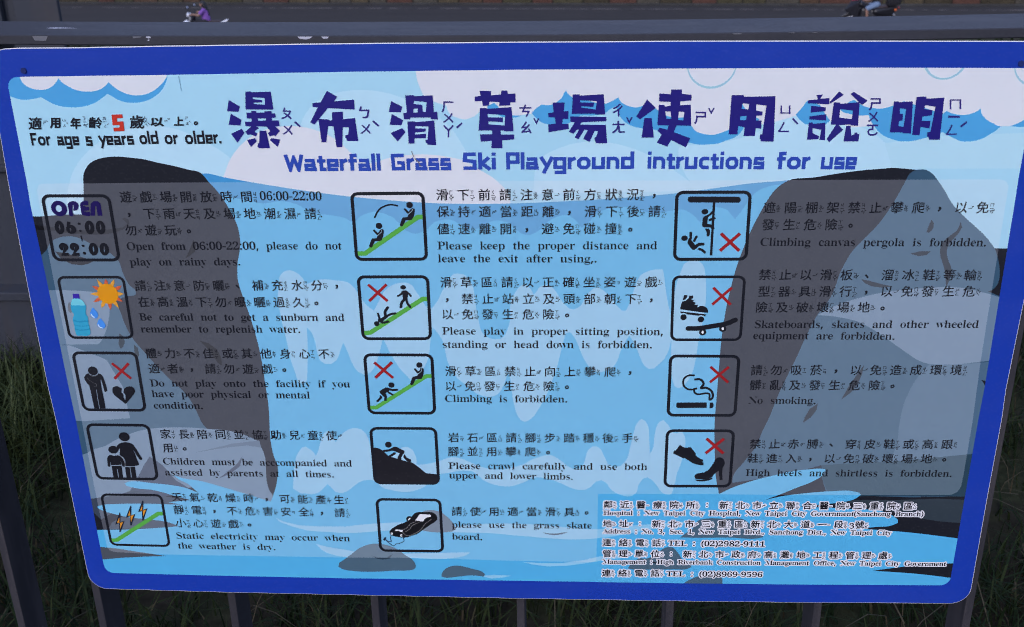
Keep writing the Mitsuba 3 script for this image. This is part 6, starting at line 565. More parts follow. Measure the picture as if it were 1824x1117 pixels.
TITLE = [
([-671,-63,-646,-79,-651,-92,-678,-90],[]),
([-670,-96,-646,-111,-650,-125,-678,-123],[]),
([-675,-145,-648,-133,-642,-143,-662,-167],[]),
([-629,-44,-617,-43,-613,-45,-568,-44,-566,-87,-633,-86],[[-613,-57,-584,-59,-585,-75,-612,-73,-612,-70,-591,-69,-591,-64,-613,-61]]),
([-632,-94,-620,-94,-620,-90,-608,-90,-608,-94,-588,-94,-589,-91,-571,-90,-571,-96,-563,-96,-562,-106,-572,-107,-572,-113,-556,-113,-555,-127,-566,-128,-555,-138,-568,-152,-571,-149,-582,-152,-585,-144,-579,-139,-587,-128,-613,-127,-605,-131,-618,-140,-611,-145,-615,-152,-627,-147,-635,-148,-640,-140,-624,-128,-638,-126,-638,-116,-622,-116,-621,-108,-632,-108],[[-607,-108,-586,-108,-587,-113,-605,-114]]),
([-605,-138,-589,-138,-584,-181,-611,-181,-614,-177,-612,-169,-609,-168],[]),
([-638,-161,-618,-156,-614,-163,-630,-178],[]),
([-578,-156,-557,-160,-565,-178,-582,-161],[]),
([-434,-43,-410,-57,-419,-68,-371,-64,-371,-88,-435,-84,-471,-124,-480,-118,-459,-82,-471,-81,-471,-72,-451,-70],[]),
([-460,-110,-435,-111,-434,-114,-427,-113,-426,-94,-400,-93,-401,-111,-372,-108,-368,-164,-395,-164,-396,-159,-399,-155,-398,-150,-391,-148,-388,-131,-403,-130,-408,-179,-422,-179,-425,-128,-438,-127,-446,-167,-457,-167],[]),
([-283,-68,-257,-82,-262,-95,-290,-94],[]),
([-283,-99,-257,-114,-262,-126,-290,-125],[]),
([-289,-145,-260,-133,-253,-143,-273,-166],[]),
([-249,-55,-229,-54,-227,-57,-184,-55,-183,-95,-175,-94,-174,-113,-191,-112,-191,-108,-240,-108,-240,-112,-255,-112,-256,-97,-247,-96],[[-229,-68,-199,-71,-202,-95,-209,-94,-210,-78,-230,-75],[-231,-87,-220,-86,-222,-96,-232,-96]]),
([-247,-117,-230,-117,-227,-119,-183,-115,-181,-175,-202,-174,-202,-170,-206,-169,-206,-162,-201,-161,-197,-130,-229,-128,-229,-134,-204,-135,-205,-142,-230,-144,-231,-149,-204,-147,-205,-158,-232,-158,-233,-171,-247,-171],[]),
([-73,-45,-46,-46,-47,-56,-23,-54,-22,-45,-8,-45,-7,-53,11,-52,11,-73,-2,-73,-2,-80,-28,-81,-27,-72,-51,-71,-52,-80,-66,-81,-68,-69,-85,-70,-85,-59,-71,-57],[]),
([-73,-86,-59,-86,-56,-88,1,-84,5,-142,-18,-142,-18,-140,-26,-140,-25,-150,6,-150,6,-162,-23,-164,-22,-183,-49,-183,-47,-165,-74,-167,-75,-149,-46,-149,-46,-140,-78,-140],[[-56,-100,-14,-103,-16,-128,-54,-125,-54,-118,-20,-120,-20,-109,-55,-108]]),
([98,-74,126,-74,124,-95,135,-94,135,-113,122,-113,120,-125,135,-125,136,-137,88,-145,87,-126,105,-124,103,-109,88,-109,87,-99,100,-97],[]),
([145,-55,161,-55,161,-58,217,-55,221,-103,198,-103,198,-101,143,-101],[[162,-69,201,-71,199,-91,164,-86,165,-83,193,-85,195,-75,162,-74]]),
([139,-107,224,-109,224,-119,167,-121,162,-127,223,-128,227,-172,200,-172,199,-166,197,-165,197,-158,201,-156,205,-143,197,-142,185,-169,170,-161,181,-140,173,-139,159,-162,150,-158,160,-139,155,-139,147,-149,136,-144,150,-121,140,-120],[]),
([318,-68,339,-88,303,-115,294,-108],[]),
([313,-112,330,-112,337,-159,308,-159],[]),
([373,-45,398,-45,398,-55,421,-58,421,-71,395,-73,395,-82,420,-81,423,-131,389,-130,383,-146,423,-161,413,-183,378,-165,369,-181,344,-171,355,-152,345,-143,349,-135,368,-140,370,-130,344,-129,346,-81,358,-81,360,-85,373,-83,373,-74,346,-73,346,-54,373,-56],[[361,-96,374,-97,376,-114,365,-114],[393,-97,406,-98,404,-118,392,-117]]),
([513,-59,541,-59,542,-63,614,-62,618,-170,588,-169,588,-165,585,-163,585,-153,590,-152,595,-84,571,-81,572,-96,587,-98,587,-107,573,-108,573,-119,586,-119,587,-139,574,-137,573,-156,547,-156,548,-135,533,-132,532,-152,512,-152],[[539,-78,555,-80,554,-93,538,-91],[536,-109,551,-108,550,-118,536,-118]]),
([708,-60,722,-59,717,-69,738,-67,739,-82,689,-79,690,-72,712,-70],[]),
([698,-85,732,-89,732,-98,698,-101],[]),
([696,-110,734,-105,735,-120,696,-117],[]),
([696,-125,705,-124,706,-128,734,-125,737,-167,724,-166,726,-142,706,-138,707,-150,722,-157,722,-164,695,-166],[]),
([759,-52,770,-60,742,-80,739,-77],[]),
([792,-53,826,-74,814,-84,785,-58],[]),
([749,-77,763,-78,764,-81,808,-77,810,-133,793,-132,792,-130,765,-131,777,-142,747,-172,741,-164,759,-130,747,-130],[[765,-93,795,-97,794,-117,765,-113]]),
([783,-133,793,-133,797,-156,804,-153,804,-149,810,-149,811,-153,815,-152,815,-170,780,-170],[]),
([886,-76,896,-76,899,-78,929,-76,934,-152,915,-151,914,-149,885,-149],[[901,-92,916,-94,915,-136,903,-134,903,-122,911,-121,910,-105,903,-105]]),
([936,-66,958,-65,959,-70,999,-68,1002,-167,977,-167,976,-161,972,-159,971,-149,978,-148,982,-89,958,-85,957,-94,976,-97,976,-109,955,-112,955,-122,975,-122,975,-140,954,-136,954,-156,937,-155],[]),
]
TITLE_READING = [('ㄆ',(-550,-110),(-524,-111),(-547,-82),(-522,-82)),('ㄨ',(-550,-148),(-525,-149),(-548,-124),(-522,-124)),('ˋ',(-521,-129),(-504,-130),(-519,-115),(-502,-115)),('ㄅ',(-363,-109),(-337,-109),(-361,-80),(-335,-80)),('ㄨ',(-362,-147),(-336,-147),(-360,-123),(-335,-123)),('ˋ',(-332,-129),(-315,-129),(-331,-114),(-314,-114)),('ㄏ',(-165,-96),(-136,-96),(-164,-69),(-135,-70)),('ㄨ',(-163,-121),(-137,-121),(-162,-97),(-136,-98)),('ㄚ',(-163,-156),(-139,-156),(-162,-126),(-137,-126)),('ˊ',(-132,-135),(-117,-135),(-132,-120),(-116,-120)),('ㄘ',(19,-108),(48,-108),(20,-78),(48,-78)),('ㄠ',(23,-148),(48,-148),(23,-119),(48,-119)),('ˇ',(52,-126),(67,-126),(52,-111),(67,-111)),('ㄔ',(238,-108),(263,-108),(238,-77),(262,-77)),('ㄤ',(238,-148),(269,-148),(237,-118),(268,-118)),('ˇ',(270,-125),(286,-125),(270,-110),(286,-110)),('ㄕ',(429,-127),(458,-127),(427,-97),(456,-98)),('ˇ',(461,-104),(476,-104),(460,-89),(476,-89)),('ㄩ',(627,-104),(652,-104),(626,-84),(650,-84)),('ㄥ',(626,-147),(652,-148),(624,-123),(650,-123)),('ˋ',(657,-129),(672,-129),(656,-113),(671,-113)),('ㄕ',(830,-97),(859,-97),(827,-68),(855,-68)),('ㄨ',(832,-124),(856,-124),(829,-100),(853,-100)),('ㄛ',(833,-157),(859,-157),(830,-130),(856,-130)),('ㄇ',(1015,-95),(1041,-95),(1012,-72),(1038,-72)),('-',(1014,-115),(1041,-115),(1014,-110),(1040,-111)),('ㄥ',(1014,-156),(1040,-156),(1011,-131),(1037,-132)),('ˊ',(1044,-138),(1061,-138),(1042,-123),(1059,-123))]
AGE_NOTICE = [('適',(-1171,-133),(-1138,-133),(-1165,-102),(-1132,-102)),('用',(-1118,-130),(-1091,-130),(-1114,-104),(-1087,-104)),('年',(-1068,-132),(-1041,-132),(-1063,-103),(-1037,-103)),('齡',(-1022,-130),(-989,-131),(-1017,-102),(-984,-103)),('歲',(-921,-131),(-886,-132),(-916,-98),(-881,-99)),('以',(-870,-127),(-836,-127),(-866,-104),(-833,-104)),('上',(-812,-125),(-788,-125),(-809,-102),(-785,-102)),('o',(-763,-124),(-753,-124),(-762,-114),(-752,-114))]
AGE_READING = [('ㄕ',(-1133,-120),(-1126,-120),(-1131,-111),(-1125,-111)),('ˋ',(-1125,-114),(-1119,-114),(-1124,-110),(-1118,-110)),('ㄩ',(-1084,-113),(-1076,-113),(-1083,-108),(-1076,-108)),('ㄥ',(-1084,-126),(-1077,-126),(-1082,-119),(-1075,-119)),('ˋ',(-1075,-120),(-1070,-120),(-1074,-115),(-1069,-115)),('ㄋ',(-1034,-110),(-1027,-110),(-1032,-101),(-1025,-101)),('-',(-1033,-115),(-1025,-115),(-1032,-113),(-1025,-114)),('ㄢ',(-1034,-128),(-1027,-128),(-1033,-119),(-1025,-120)),('ˊ',(-1026,-122),(-1021,-122),(-1025,-118),(-1021,-118)),('ㄌ',(-985,-110),(-976,-110),(-983,-102),(-975,-102)),('-',(-984,-115),(-975,-115),(-983,-113),(-975,-114)),('ㄥ',(-984,-128),(-976,-128),(-983,-121),(-975,-121)),('ˊ',(-976,-122),(-971,-122),(-975,-118),(-970,-118)),('ㄙ',(-884,-108),(-876,-108),(-883,-101),(-876,-101)),('ㄨ',(-884,-117),(-876,-117),(-883,-109),(-875,-109)),('ㄟ',(-882,-126),(-876,-126),(-881,-119),(-875,-119)),('ˋ',(-876,-122),(-870,-122),(-875,-116),(-870,-116)),('-',(-834,-114),(-826,-114),(-834,-112),(-826,-112)),('ˇ',(-825,-111),(-820,-111),(-825,-106),(-819,-106)),('ㄕ',(-783,-110),(-776,-110),(-782,-103),(-775,-103)),('ㄤ',(-783,-123),(-775,-123),(-782,-116),(-774,-116)),('ˋ',(-775,-117),(-770,-117),(-774,-113),(-769,-113))]
RED_FIVE = [-960,-97,-934,-96,-934,-105,-949,-106,-949,-114,-934,-113,-935,-137,-961,-138,-961,-129,-945,-128,-945,-122,-962,-123]
SUBTITLE = [('Waterfall', (-553, -238), (-318, -238)), ('Grass', (-292, -237), (-147, -237)), ('Ski', (-119, -236), (-39, -236)), ('Playground', (-14, -236), (292, -235)), ('intructions', (324, -235), (600, -237)), ('for', (629, -237), (709, -237)), ('use', (733, -237), (816, -238))]
AGE_ENGLISH = [('For', (-1170, -172), (-1121, -172)), ('age', (-1105, -172), (-1051, -172)), ('5', (-1035, -173), (-1019, -174)), ('years', (-1003, -172), (-916, -171)), ('old', (-901, -170), (-855, -169)), ('or', (-839, -170), (-806, -170)), ('older.', (-789, -170), (-701, -169))]
FRAMES = {
11: ([-1169,-300,-1001,-300,-1001,-470,-1169,-470],8,19),
12: ([-1169,-518,-999,-517,-1000,-687,-1168,-688],7,17),
13: ([-1168,-732,-999,-732,-999,-903,-1167,-902],8,18),
14: ([-1168,-948,-998,-949,-997,-1119,-1166,-1118],8,19),
15: ([-1165,-1171,-995,-1171,-995,-1341,-1163,-1339],7,18),
21: ([-394,-296,-219,-295,-218,-467,-394,-468],8,16),
22: ([-394,-515,-218,-514,-218,-686,-393,-687],8,17),
23: ([-393,-733,-217,-733,-217,-905,-392,-905],8,18),
24: ([-392,-952,-217,-951,-216,-1123,-391,-1123],8,18),
25: ([-390,-1176,-215,-1176,-214,-1346,-390,-1346],8,18),
31: ([397,-294,572,-294,573,-466,398,-467],8,17),
32: ([398,-513,573,-513,573,-685,399,-686],7,17),
33: ([399,-732,573,-732,573,-904,399,-905],8,17),
34: ([399,-951,573,-950,573,-1121,399,-1123],8,18),
}
SYMBOLS = [
(11,'opening_word',(30,20,84),1,[('O',(-1132,-333),20,20,-15),('-O',(-1133,-333),8,9,-15),('S',[-1107,-320,-1100,-315,-1090,-314,-1082,-320,-1082,-330,-1089,-338,-1097,-339,-1097,-352,-1108,-352,-1108,-338]),('-L',[-1095,-325,-1098,-339,-1099,-352],2),('S',[-1075,-319,-1070,-315,-1056,-314,-1057,-324,-1064,-325,-1064,-329,-1056,-329,-1057,-338,-1064,-339,-1065,-342,-1056,-342,-1057,-352,-1068,-352,-1076,-349,-1077,-336]),('-F',[-1069,-325,-1064,-326],2),('-F',[-1070,-340,-1065,-340],2),('P',[-1055,-352,-1052,-332,-1049,-320,-1041,-314,-1031,-314,-1025,-320,-1025,-352,-1037,-352,-1036,-328,-1039,-326,-1044,-352]),('-F',[-1038,-328,-1040,-352],2)]),
(11,'opening_hours',(26,27,36),1,[('O',(-1140,-383),12,18,-5),('-O',(-1140,-383),2,8,-5),('O',(-1111,-388),13,12,0),('P',[-1123,-388,-1118,-367,-1109,-369,-1115,-381]),('-O',(-1113,-389),2,5,-5),('O',(-1088,-373),4,3,0),('O',(-1088,-392),3,3,0),('O',(-1063,-383),12,18,-5),('-O',(-1063,-382),2,8,-5),('O',(-1035,-383),12,18,-5),('-O',(-1035,-382),2,8,-5),('F',[-1089,-404,-1088,-420],3),('O',(-1139,-435),12,11,0),('P',[-1139,-438,-1128,-435,-1130,-442,-1139,-451,-1129,-451,-1129,-459,-1149,-459,-1148,-453]),('-P',[-1153,-445,-1142,-444,-1138,-435,-1138,-437,-1146,-453,-1150,-452]),('O',(-1111,-435),12,11,0),('P',[-1111,-438,-1100,-435,-1102,-442,-1111,-451,-1101,-451,-1101,-459,-1121,-459,-1120,-453]),('-P',[-1125,-445,-1114,-444,-1111,-435,-1110,-437,-1118,-453,-1122,-452]),('O',(-1088,-432),4,3,0),('O',(-1088,-452),4,4,0),('O',(-1063,-441),12,17,-5),('-O',(-1063,-441),2,8,-5),('O',(-1035,-441),12,17,-5),('-O',(-1035,-441),2,8,-5)]),
(12,'sun_ray',(196,92,62),1,[('P',[-1051,-539,-1050,-530,-1045,-522,-1041,-529,-1041,-538])]),
(12,'sun_ray_001',(214,152,62),1,[('P',[-1037,-538,-1031,-530,-1023,-523,-1024,-534,-1029,-543])]),
(12,'sun_ray_002',(196,92,62),1,[('P',[-1026,-546,-1017,-542,-1006,-540,-1013,-550,-1022,-555])]),
(12,'sun_ray_003',(214,152,62),1,[('P',[-1022,-558,-1013,-559,-1004,-563,-1014,-568,-1024,-568])]),
(12,'sun_ray_004',(196,92,62),1,[('P',[-1024,-570,-1017,-575,-1010,-585,-1022,-583,-1030,-579])]),
(12,'sun_ray_005',(214,152,62),1,[('P',[-1031,-580,-1026,-587,-1023,-604,-1034,-593,-1039,-586])]),
(12,'sun_ray_006',(196,92,62),1,[('P',[-1041,-587,-1041,-596,-1046,-608,-1050,-598,-1051,-589])]),
(12,'sun_ray_007',(214,152,62),1,[('P',[-1056,-588,-1061,-597,-1069,-603,-1069,-593,-1064,-584])]),
(12,'sun_ray_008',(196,92,62),1,[('P',[-1067,-581,-1076,-585,-1088,-587,-1079,-577,-1070,-572])]),
(12,'sun_ray_009',(214,152,62),1,[('P',[-1071,-569,-1080,-568,-1093,-564,-1079,-559,-1069,-559])]),
(12,'sun_ray_010',(196,92,62),1,[('P',[-1068,-556,-1076,-551,-1084,-541,-1070,-543,-1062,-547])]),
(12,'sun_ray_011',(214,152,62),1,[('P',[-1062,-546,-1066,-539,-1068,-523,-1058,-533,-1053,-540])]),
(12,'sun',(217,143,22),2,[('O',(-1046,-563),27,28,0)]),
(12,'bottle',(112,118,132),1,[('O',(-1152,-602),6,15,-8)]),
(12,'bottle',(52,156,198),2,[('S',[-1148,-593,-1129,-595,-1109,-595,-1111,-606,-1113,-619,-1110,-628,-1111,-643,-1110,-660,-1113,-679,-1119,-682,-1138,-682,-1147,-682,-1150,-669,-1150,-652,-1150,-632,-1145,-621,-1149,-614,-1150,-603])]),
(12,'bottle',(110,196,220),3,[('S',[-1140,-577,-1123,-577,-1115,-583,-1111,-594,-1129,-595,-1148,-593,-1146,-586])]),
(12,'bottle_cap',(58,44,160),3,[('P',[-1138,-564,-1137,-563,-1123,-563,-1122,-564,-1122,-577,-1139,-577])]),
(12,'bottle',(36,138,184),3,[('N',[-1148,-638,-1137,-642,-1125,-641,-1111,-640],4),('N',[-1148,-651,-1136,-654,-1111,-653],2),('N',[-1149,-662,-1138,-666,-1124,-665,-1111,-663],3)]),
(12,'water_drop',(70,138,228),2,[('S',[-1092,-602,-1087,-608,-1082,-616,-1082,-625,-1088,-632,-1098,-629,-1102,-619,-1098,-610])]),
(12,'water_drop',(225,232,245),3,[('N',[-1099,-620,-1097,-626,-1092,-629],2)]),
(12,'water_drop_001',(70,138,228),2,[('S',[-1077,-632,-1073,-637,-1068,-646,-1067,-654,-1073,-661,-1083,-659,-1088,-649,-1084,-639])]),
(12,'water_drop_001',(225,232,245),3,[('N',[-1085,-650,-1083,-656,-1077,-659],2)]),
(13,'person_symbol',(26,27,36),1,[('O',(-1123,-785),13,13,0),('P',[-1147,-800,-1142,-794,-1136,-792,-1133,-797,-1123,-800,-1113,-797,-1109,-792,-1103,-795,-1099,-801,-1096,-816,-1094,-831,-1094,-844,-1099,-848,-1103,-847,-1104,-831,-1105,-816,-1107,-812,-1108,-841,-1107,-867,-1107,-898,-1138,-898,-1139,-864,-1140,-830,-1145,-822,-1150,-811,-1150,-804]),('-F',[-1123,-841,-1124,-864,-1124,-898],2),('-N',[-1106,-812,-1104,-829,-1103,-847],2)]),
(13,'person_symbol',(92,92,100),2,[('N',[-1134,-796,-1128,-801,-1120,-801,-1112,-796],1),('N',[-1142,-805,-1138,-812,-1125,-821,-1119,-826,-1122,-831,-1128,-830],1)]),
(13,'heart_symbol',(26,27,36),1,[('P',[-1080,-841,-1077,-834,-1069,-830,-1062,-831,-1053,-837,-1056,-849,-1051,-857,-1053,-862,-1050,-872,-1048,-869,-1046,-856,-1051,-848,-1047,-838,-1041,-833,-1032,-830,-1024,-832,-1019,-837,-1018,-846,-1024,-855,-1035,-868,-1050,-884,-1063,-871,-1075,-859,-1080,-850])]),
(13,'cross',(152,32,38),2,[('F',[-1068,-762,-1023,-807],7),('F',[-1023,-762,-1068,-808],7)]),
(14,'person_symbol',(26,27,36),1,[('O',(-1070,-985),15,14,12),('S',[-1096,-1017,-1089,-1008,-1078,-1003,-1067,-1002,-1056,-1005,-1047,-1013,-1051,-1022,-1048,-1040,-1045,-1059,-1043,-1073,-1054,-1077,-1068,-1078,-1081,-1077,-1079,-1063,-1083,-1050,-1091,-1042,-1089,-1030,-1088,-1022,-1093,-1027]),('N',[-1053,-1013,-1046,-1026,-1041,-1040,-1035,-1053],9),('P',[-1083,-1081,-1070,-1081,-1072,-1117,-1084,-1117]),('P',[-1068,-1080,-1055,-1080,-1056,-1116,-1069,-1117])]),
(14,'child_symbol',(26,27,36),1,[('O',(-1107,-1026),14,12,10),('P',[-1129,-1054,-1126,-1048,-1120,-1043,-1115,-1043,-1112,-1045,-1108,-1046,-1103,-1045,-1098,-1043,-1092,-1045,-1087,-1050,-1083,-1061,-1081,-1076,-1084,-1080,-1088,-1080,-1090,-1076,-1092,-1062,-1092,-1074,-1121,-1075,-1121,-1061,-1124,-1079,-1128,-1081,-1131,-1077]),('P',[-1120,-1078,-1092,-1077,-1094,-1117,-1105,-1117,-1105,-1089,-1107,-1085,-1108,-1117,-1121,-1117])]),
(14,'child_symbol',(150,152,164),2,[('N',[-1091,-1045,-1084,-1054,-1081,-1067,-1082,-1079],1)]),
(15,'ramp_symbol',(86,165,72),1,[('F',[-1160,-1324,-1145,-1323,-1012,-1232,-999,-1232],12)]),
(15,'lightning_symbol',(28,34,52),2,[('P',[-1122,-1229,-1120,-1232,-1125,-1262,-1112,-1257,-1130,-1296,-1133,-1296,-1129,-1265,-1141,-1270])]),
(15,'lightning_symbol',(204,136,48),3,[('P',[-1125,-1245,-1128,-1265,-1116,-1260,-1129,-1284,-1126,-1263,-1135,-1264])]),
(15,'lightning_symbol_001',(28,34,52),2,[('P',[-1087,-1206,-1085,-1209,-1090,-1239,-1077,-1233,-1095,-1273,-1098,-1272,-1094,-1242,-1107,-1247])]),
(15,'lightning_symbol_001',(204,136,48),3,[('P',[-1091,-1222,-1093,-1241,-1082,-1236,-1094,-1261,-1092,-1239,-1100,-1240])]),
(15,'lightning_symbol_002',(28,34,52),2,[('P',[-1050,-1188,-1048,-1191,-1053,-1220,-1040,-1214,-1058,-1256,-1061,-1255,-1057,-1224,-1069,-1228])]),
(15,'lightning_symbol_002',(204,136,48),3,[('P',[-1053,-1204,-1056,-1223,-1044,-1218,-1056,-1242,-1054,-1221,-1062,-1222])]),
(21,'ramp_symbol',(86,165,72),1,[('F',[-390,-452,-372,-452,-234,-356,-222,-356],12)]),
(21,'person_symbol',(26,27,36),2,[('O',(-253,-325),8,8,0),('P',[-251,-334,-246,-333,-241,-335,-241,-342,-245,-356,-249,-363,-255,-364,-265,-364,-267,-369,-272,-378,-275,-381,-279,-379,-280,-376,-274,-361,-271,-357,-260,-356,-257,-349]),('L',[-248,-338,-257,-346,-265,-336],5)]),
(21,'person_symbol',(170,200,225),3,[('N',[-248,-335,-246,-337,-248,-340,-258,-349],1)]),
(21,'person_symbol_001',(26,27,36),2,[('O',(-332,-379),8,8,0),('P',[-330,-389,-325,-387,-321,-390,-321,-396,-325,-411,-329,-418,-335,-419,-345,-419,-347,-424,-352,-434,-356,-436,-360,-435,-360,-431,-354,-416,-351,-412,-340,-411,-337,-404]),('L',[-327,-393,-337,-401,-345,-391],5)]),
(21,'person_symbol_001',(170,200,225),3,[('N',[-327,-389,-326,-392,-327,-395,-337,-404],1)]),
(21,'arrow_symbol',(26,27,36),2,[('N',[-341,-357,-335,-345,-326,-334,-313,-327,-298,-324,-283,-327],4)]),
(22,'ramp_symbol',(86,165,72),1,[('F',[-390,-671,-374,-670,-233,-575,-221,-575],12)]),
(22,'person_symbol',(26,27,36),2,[('O',(-281,-543),7,6,0),('P',[-286,-555,-283,-552,-275,-551,-269,-555,-272,-578,-278,-580,-283,-577,-284,-566]),('N',[-282,-555,-288,-562,-296,-567],5),('N',[-273,-556,-267,-561,-263,-567],5),('N',[-279,-576,-286,-583,-290,-597],7),('N',[-275,-576,-272,-588,-266,-597],6)]),
(22,'person_symbol_001',(26,27,36),2,[('O',(-355,-644),7,7,0),('P',[-351,-632,-348,-629,-343,-629,-329,-619,-322,-621,-326,-627,-335,-634,-340,-640,-345,-641,-351,-637]),('N',[-329,-624,-319,-618,-305,-615],6),('N',[-331,-622,-331,-610,-324,-599],7),('N',[-347,-633,-348,-625,-350,-616],5),('N',[-348,-637,-339,-641,-325,-638],6)]),
(22,'cross',(152,32,38),2,[('F',[-370,-536,-323,-581],7),('F',[-323,-535,-370,-581],7)]),
(23,'ramp_symbol',(86,165,72),1,[('F',[-389,-889,-373,-889,-234,-794,-220,-794],11)]),
(23,'person_symbol_001',(26,27,36),2,[('O',(-251,-762),8,8,0),('P',[-249,-772,-244,-770,-240,-773,-240,-780,-243,-795,-247,-802,-253,-803,-263,-803,-265,-808,-270,-819,-273,-821,-277,-820,-278,-816,-272,-800,-270,-796,-259,-794,-255,-788]),('L',[-246,-776,-256,-784,-263,-774],5)]),
(23,'person_symbol_001',(170,200,225),3,[('N',[-246,-772,-245,-775,-246,-778,-256,-788],1)]),
(23,'person_symbol',(26,27,36),2,[('O',(-328,-821),8,8,0),('P',[-361,-841,-356,-836,-343,-828,-335,-830,-331,-833,-336,-840,-345,-845,-342,-854,-343,-868,-350,-868,-349,-857,-357,-848]),('L',[-338,-832,-326,-836,-314,-835],6),('L',[-337,-843,-326,-850],5),('P',[-360,-851,-354,-856,-356,-861,-365,-871,-369,-872,-371,-868,-362,-859])]),
(23,'cross',(152,32,38),2,[('F',[-369,-755,-322,-800],7),('F',[-322,-754,-369,-800],8)]),
(24,'ground_symbol',(30,29,37),1,[('P',[-394,-1011,-382,-1012,-373,-1014,-363,-1021,-348,-1039,-336,-1042,-322,-1047,-296,-1055,-283,-1059,-267,-1073,-250,-1090,-235,-1092,-216,-1094,-215,-1121,-393,-1122])]),
(24,'person_symbol',(30,29,37),1,[('O',(-347,-1002),9,9,0),('P',[-364,-1022,-362,-1019,-346,-1016,-331,-1008,-325,-1009,-306,-1020,-304,-1024,-314,-1040,-315,-1051,-324,-1050,-324,-1040,-317,-1028,-323,-1026,-334,-1021,-340,-1021,-349,-1024,-363,-1025]),('L',[-332,-1029,-345,-1038],7),('P',[-305,-1031,-300,-1041,-287,-1049,-290,-1058,-301,-1052,-309,-1040])]),
(25,'sled_symbol',(20,20,26),1,[('S',[-361,-1283,-355,-1273,-347,-1267,-334,-1258,-323,-1254,-312,-1248,-300,-1237,-292,-1226,-281,-1217,-271,-1216,-259,-1216,-235,-1218,-227,-1226,-225,-1239,-231,-1247,-243,-1256,-267,-1275,-283,-1288,-300,-1295,-316,-1301,-335,-1300,-355,-1294,-360,-1290]),('O',(-304,-1238),9,7,48)]),
(25,'sled_symbol',(222,222,236),2,[('P',[-274,-1223,-272,-1222,-243,-1224,-242,-1228,-243,-1231,-251,-1232,-259,-1237,-265,-1247,-287,-1243,-280,-1234,-276,-1227]),('P',[-343,-1274,-323,-1276,-324,-1283,-333,-1281,-334,-1278,-346,-1280]),('O',(-355,-1288),3,4,0),('O',(-328,-1294),4,4,0),('O',(-303,-1239),5,2,48)]),
(25,'sled_symbol',(150,146,150),3,[('N',[-323,-1275,-311,-1268,-301,-1255,-285,-1247],1),('N',[-316,-1281,-305,-1273,-295,-1260,-276,-1250],1),('N',[-323,-1285,-316,-1293,-286,-1284,-274,-1275,-261,-1256,-240,-1238],1)]),
(25,'sled_symbol',(20,20,26),3,[('O',(-355,-1286),1,2,0),('O',(-326,-1294),2,2,0)]),
(25,'rope_symbol',(30,50,85),2,[('N',[-357,-1293,-360,-1304,-358,-1315,-365,-1315,-374,-1309],2),('N',[-323,-1302,-322,-1312,-334,-1320,-346,-1324,-351,-1329,-363,-1322,-374,-1309],2)]),
(25,'rope_symbol',(22,30,52),3,[('P',[-375,-1300,-371,-1302,-376,-1312,-381,-1309])]),
(31,'canopy_symbol',(26,27,36),1,[('L',[431,-312,543,-313],15),('F',[487,-318,487,-456],6)]),
(31,'person_symbol',(26,27,36),2,[('O',(466,-343),8,7,0),('P',[462,-359,465,-355,476,-349,485,-339,488,-345,478,-354,475,-356,474,-363,473,-374,481,-375,489,-380,492,-385,489,-388,480,-383,466,-383,461,-380,461,-373]),('L',[479,-364,490,-360],6),('P',[468,-386,477,-386,481,-391,481,-403,478,-407,474,-405,473,-395])]),
(31,'person_symbol_001',(26,27,36),2,[('O',(420,-411),8,7,0),('P',[429,-415,432,-410,431,-396,434,-394,438,-396,438,-411,437,-416,447,-429,455,-423,467,-423,470,-426,468,-430,457,-431,448,-440,443,-442,439,-440,428,-424]),('L',[449,-407,444,-418],6),('P',[452,-440,457,-436,464,-438,474,-446,474,-449,471,-452,462,-444])]),
(31,'cross',(152,32,38),2,[('F',[508,-399,555,-444],8),('F',[554,-399,508,-444],8)]),
(32,'skate_symbol',(26,27,36),1,[('P',[426,-562,434,-563,433,-569,429,-575,423,-576]),('P',[439,-564,448,-564,449,-570,444,-573,447,-576,452,-575,448,-580,456,-583,453,-589,462,-589,460,-595,464,-595,466,-592,475,-592,483,-596,487,-602,488,-611,462,-608,417,-601,420,-586,422,-580,430,-578,437,-571]),('P',[418,-607,484,-615,481,-620,466,-619,436,-615,420,-612]),('-O',(427,-623),10,12,0),('-O',(471,-629),10,12,0),('O',(427,-623),8,8,0),('O',(471,-629),8,8,0)]),
(32,'skateboard_symbol',(26,27,36),2,[('L',[440,-654,463,-654,471,-653,529,-642,541,-638,557,-630],13),('O',(477,-664),9,9,0),('O',(527,-654),9,9,0)]),
(32,'skateboard_symbol',(235,235,246),3,[('O',(477,-664),3,4,0),('O',(527,-654),3,4,0)]),
(32,'cross',(152,32,38),2,[('F',[497,-542,543,-588],7),('F',[543,-542,497,-588],7)]),
(33,'smoke_symbol',(26,27,36),1,[('N',[461,-787,449,-787,438,-794,434,-807,438,-820,449,-828,460,-828,469,-825],5),('N',[465,-799,474,-798,483,-803,487,-812,481,-824,494,-823,505,-829,512,-840,510,-855,506,-858],6),('N',[463,-829,465,-837,473,-842,484,-841,495,-839,502,-840,504,-857],5)]),
(33,'cigarette_symbol',(26,27,36),1,[('P',[422,-867,498,-866,499,-882,423,-883,420,-880,419,-875,420,-869]),('P',[506,-867,513,-866,516,-871,516,-876,514,-882,506,-883])]),
(33,'cross',(152,32,38),2,[('F',[502,-762,550,-807],7),('F',[549,-762,503,-807],7)]),
(34,'shoe_symbol',(26,27,36),1,[('P',[434,-994,440,-999,446,-1002,454,-1003,462,-1000,477,-1020,476,-1024,482,-1031,491,-1037,497,-1039,498,-1045,494,-1046,499,-1048,499,-1056,491,-1056,483,-1055,470,-1050,459,-1042,451,-1037,449,-1033,446,-1036,416,-1020,420,-1012,423,-1012])]),
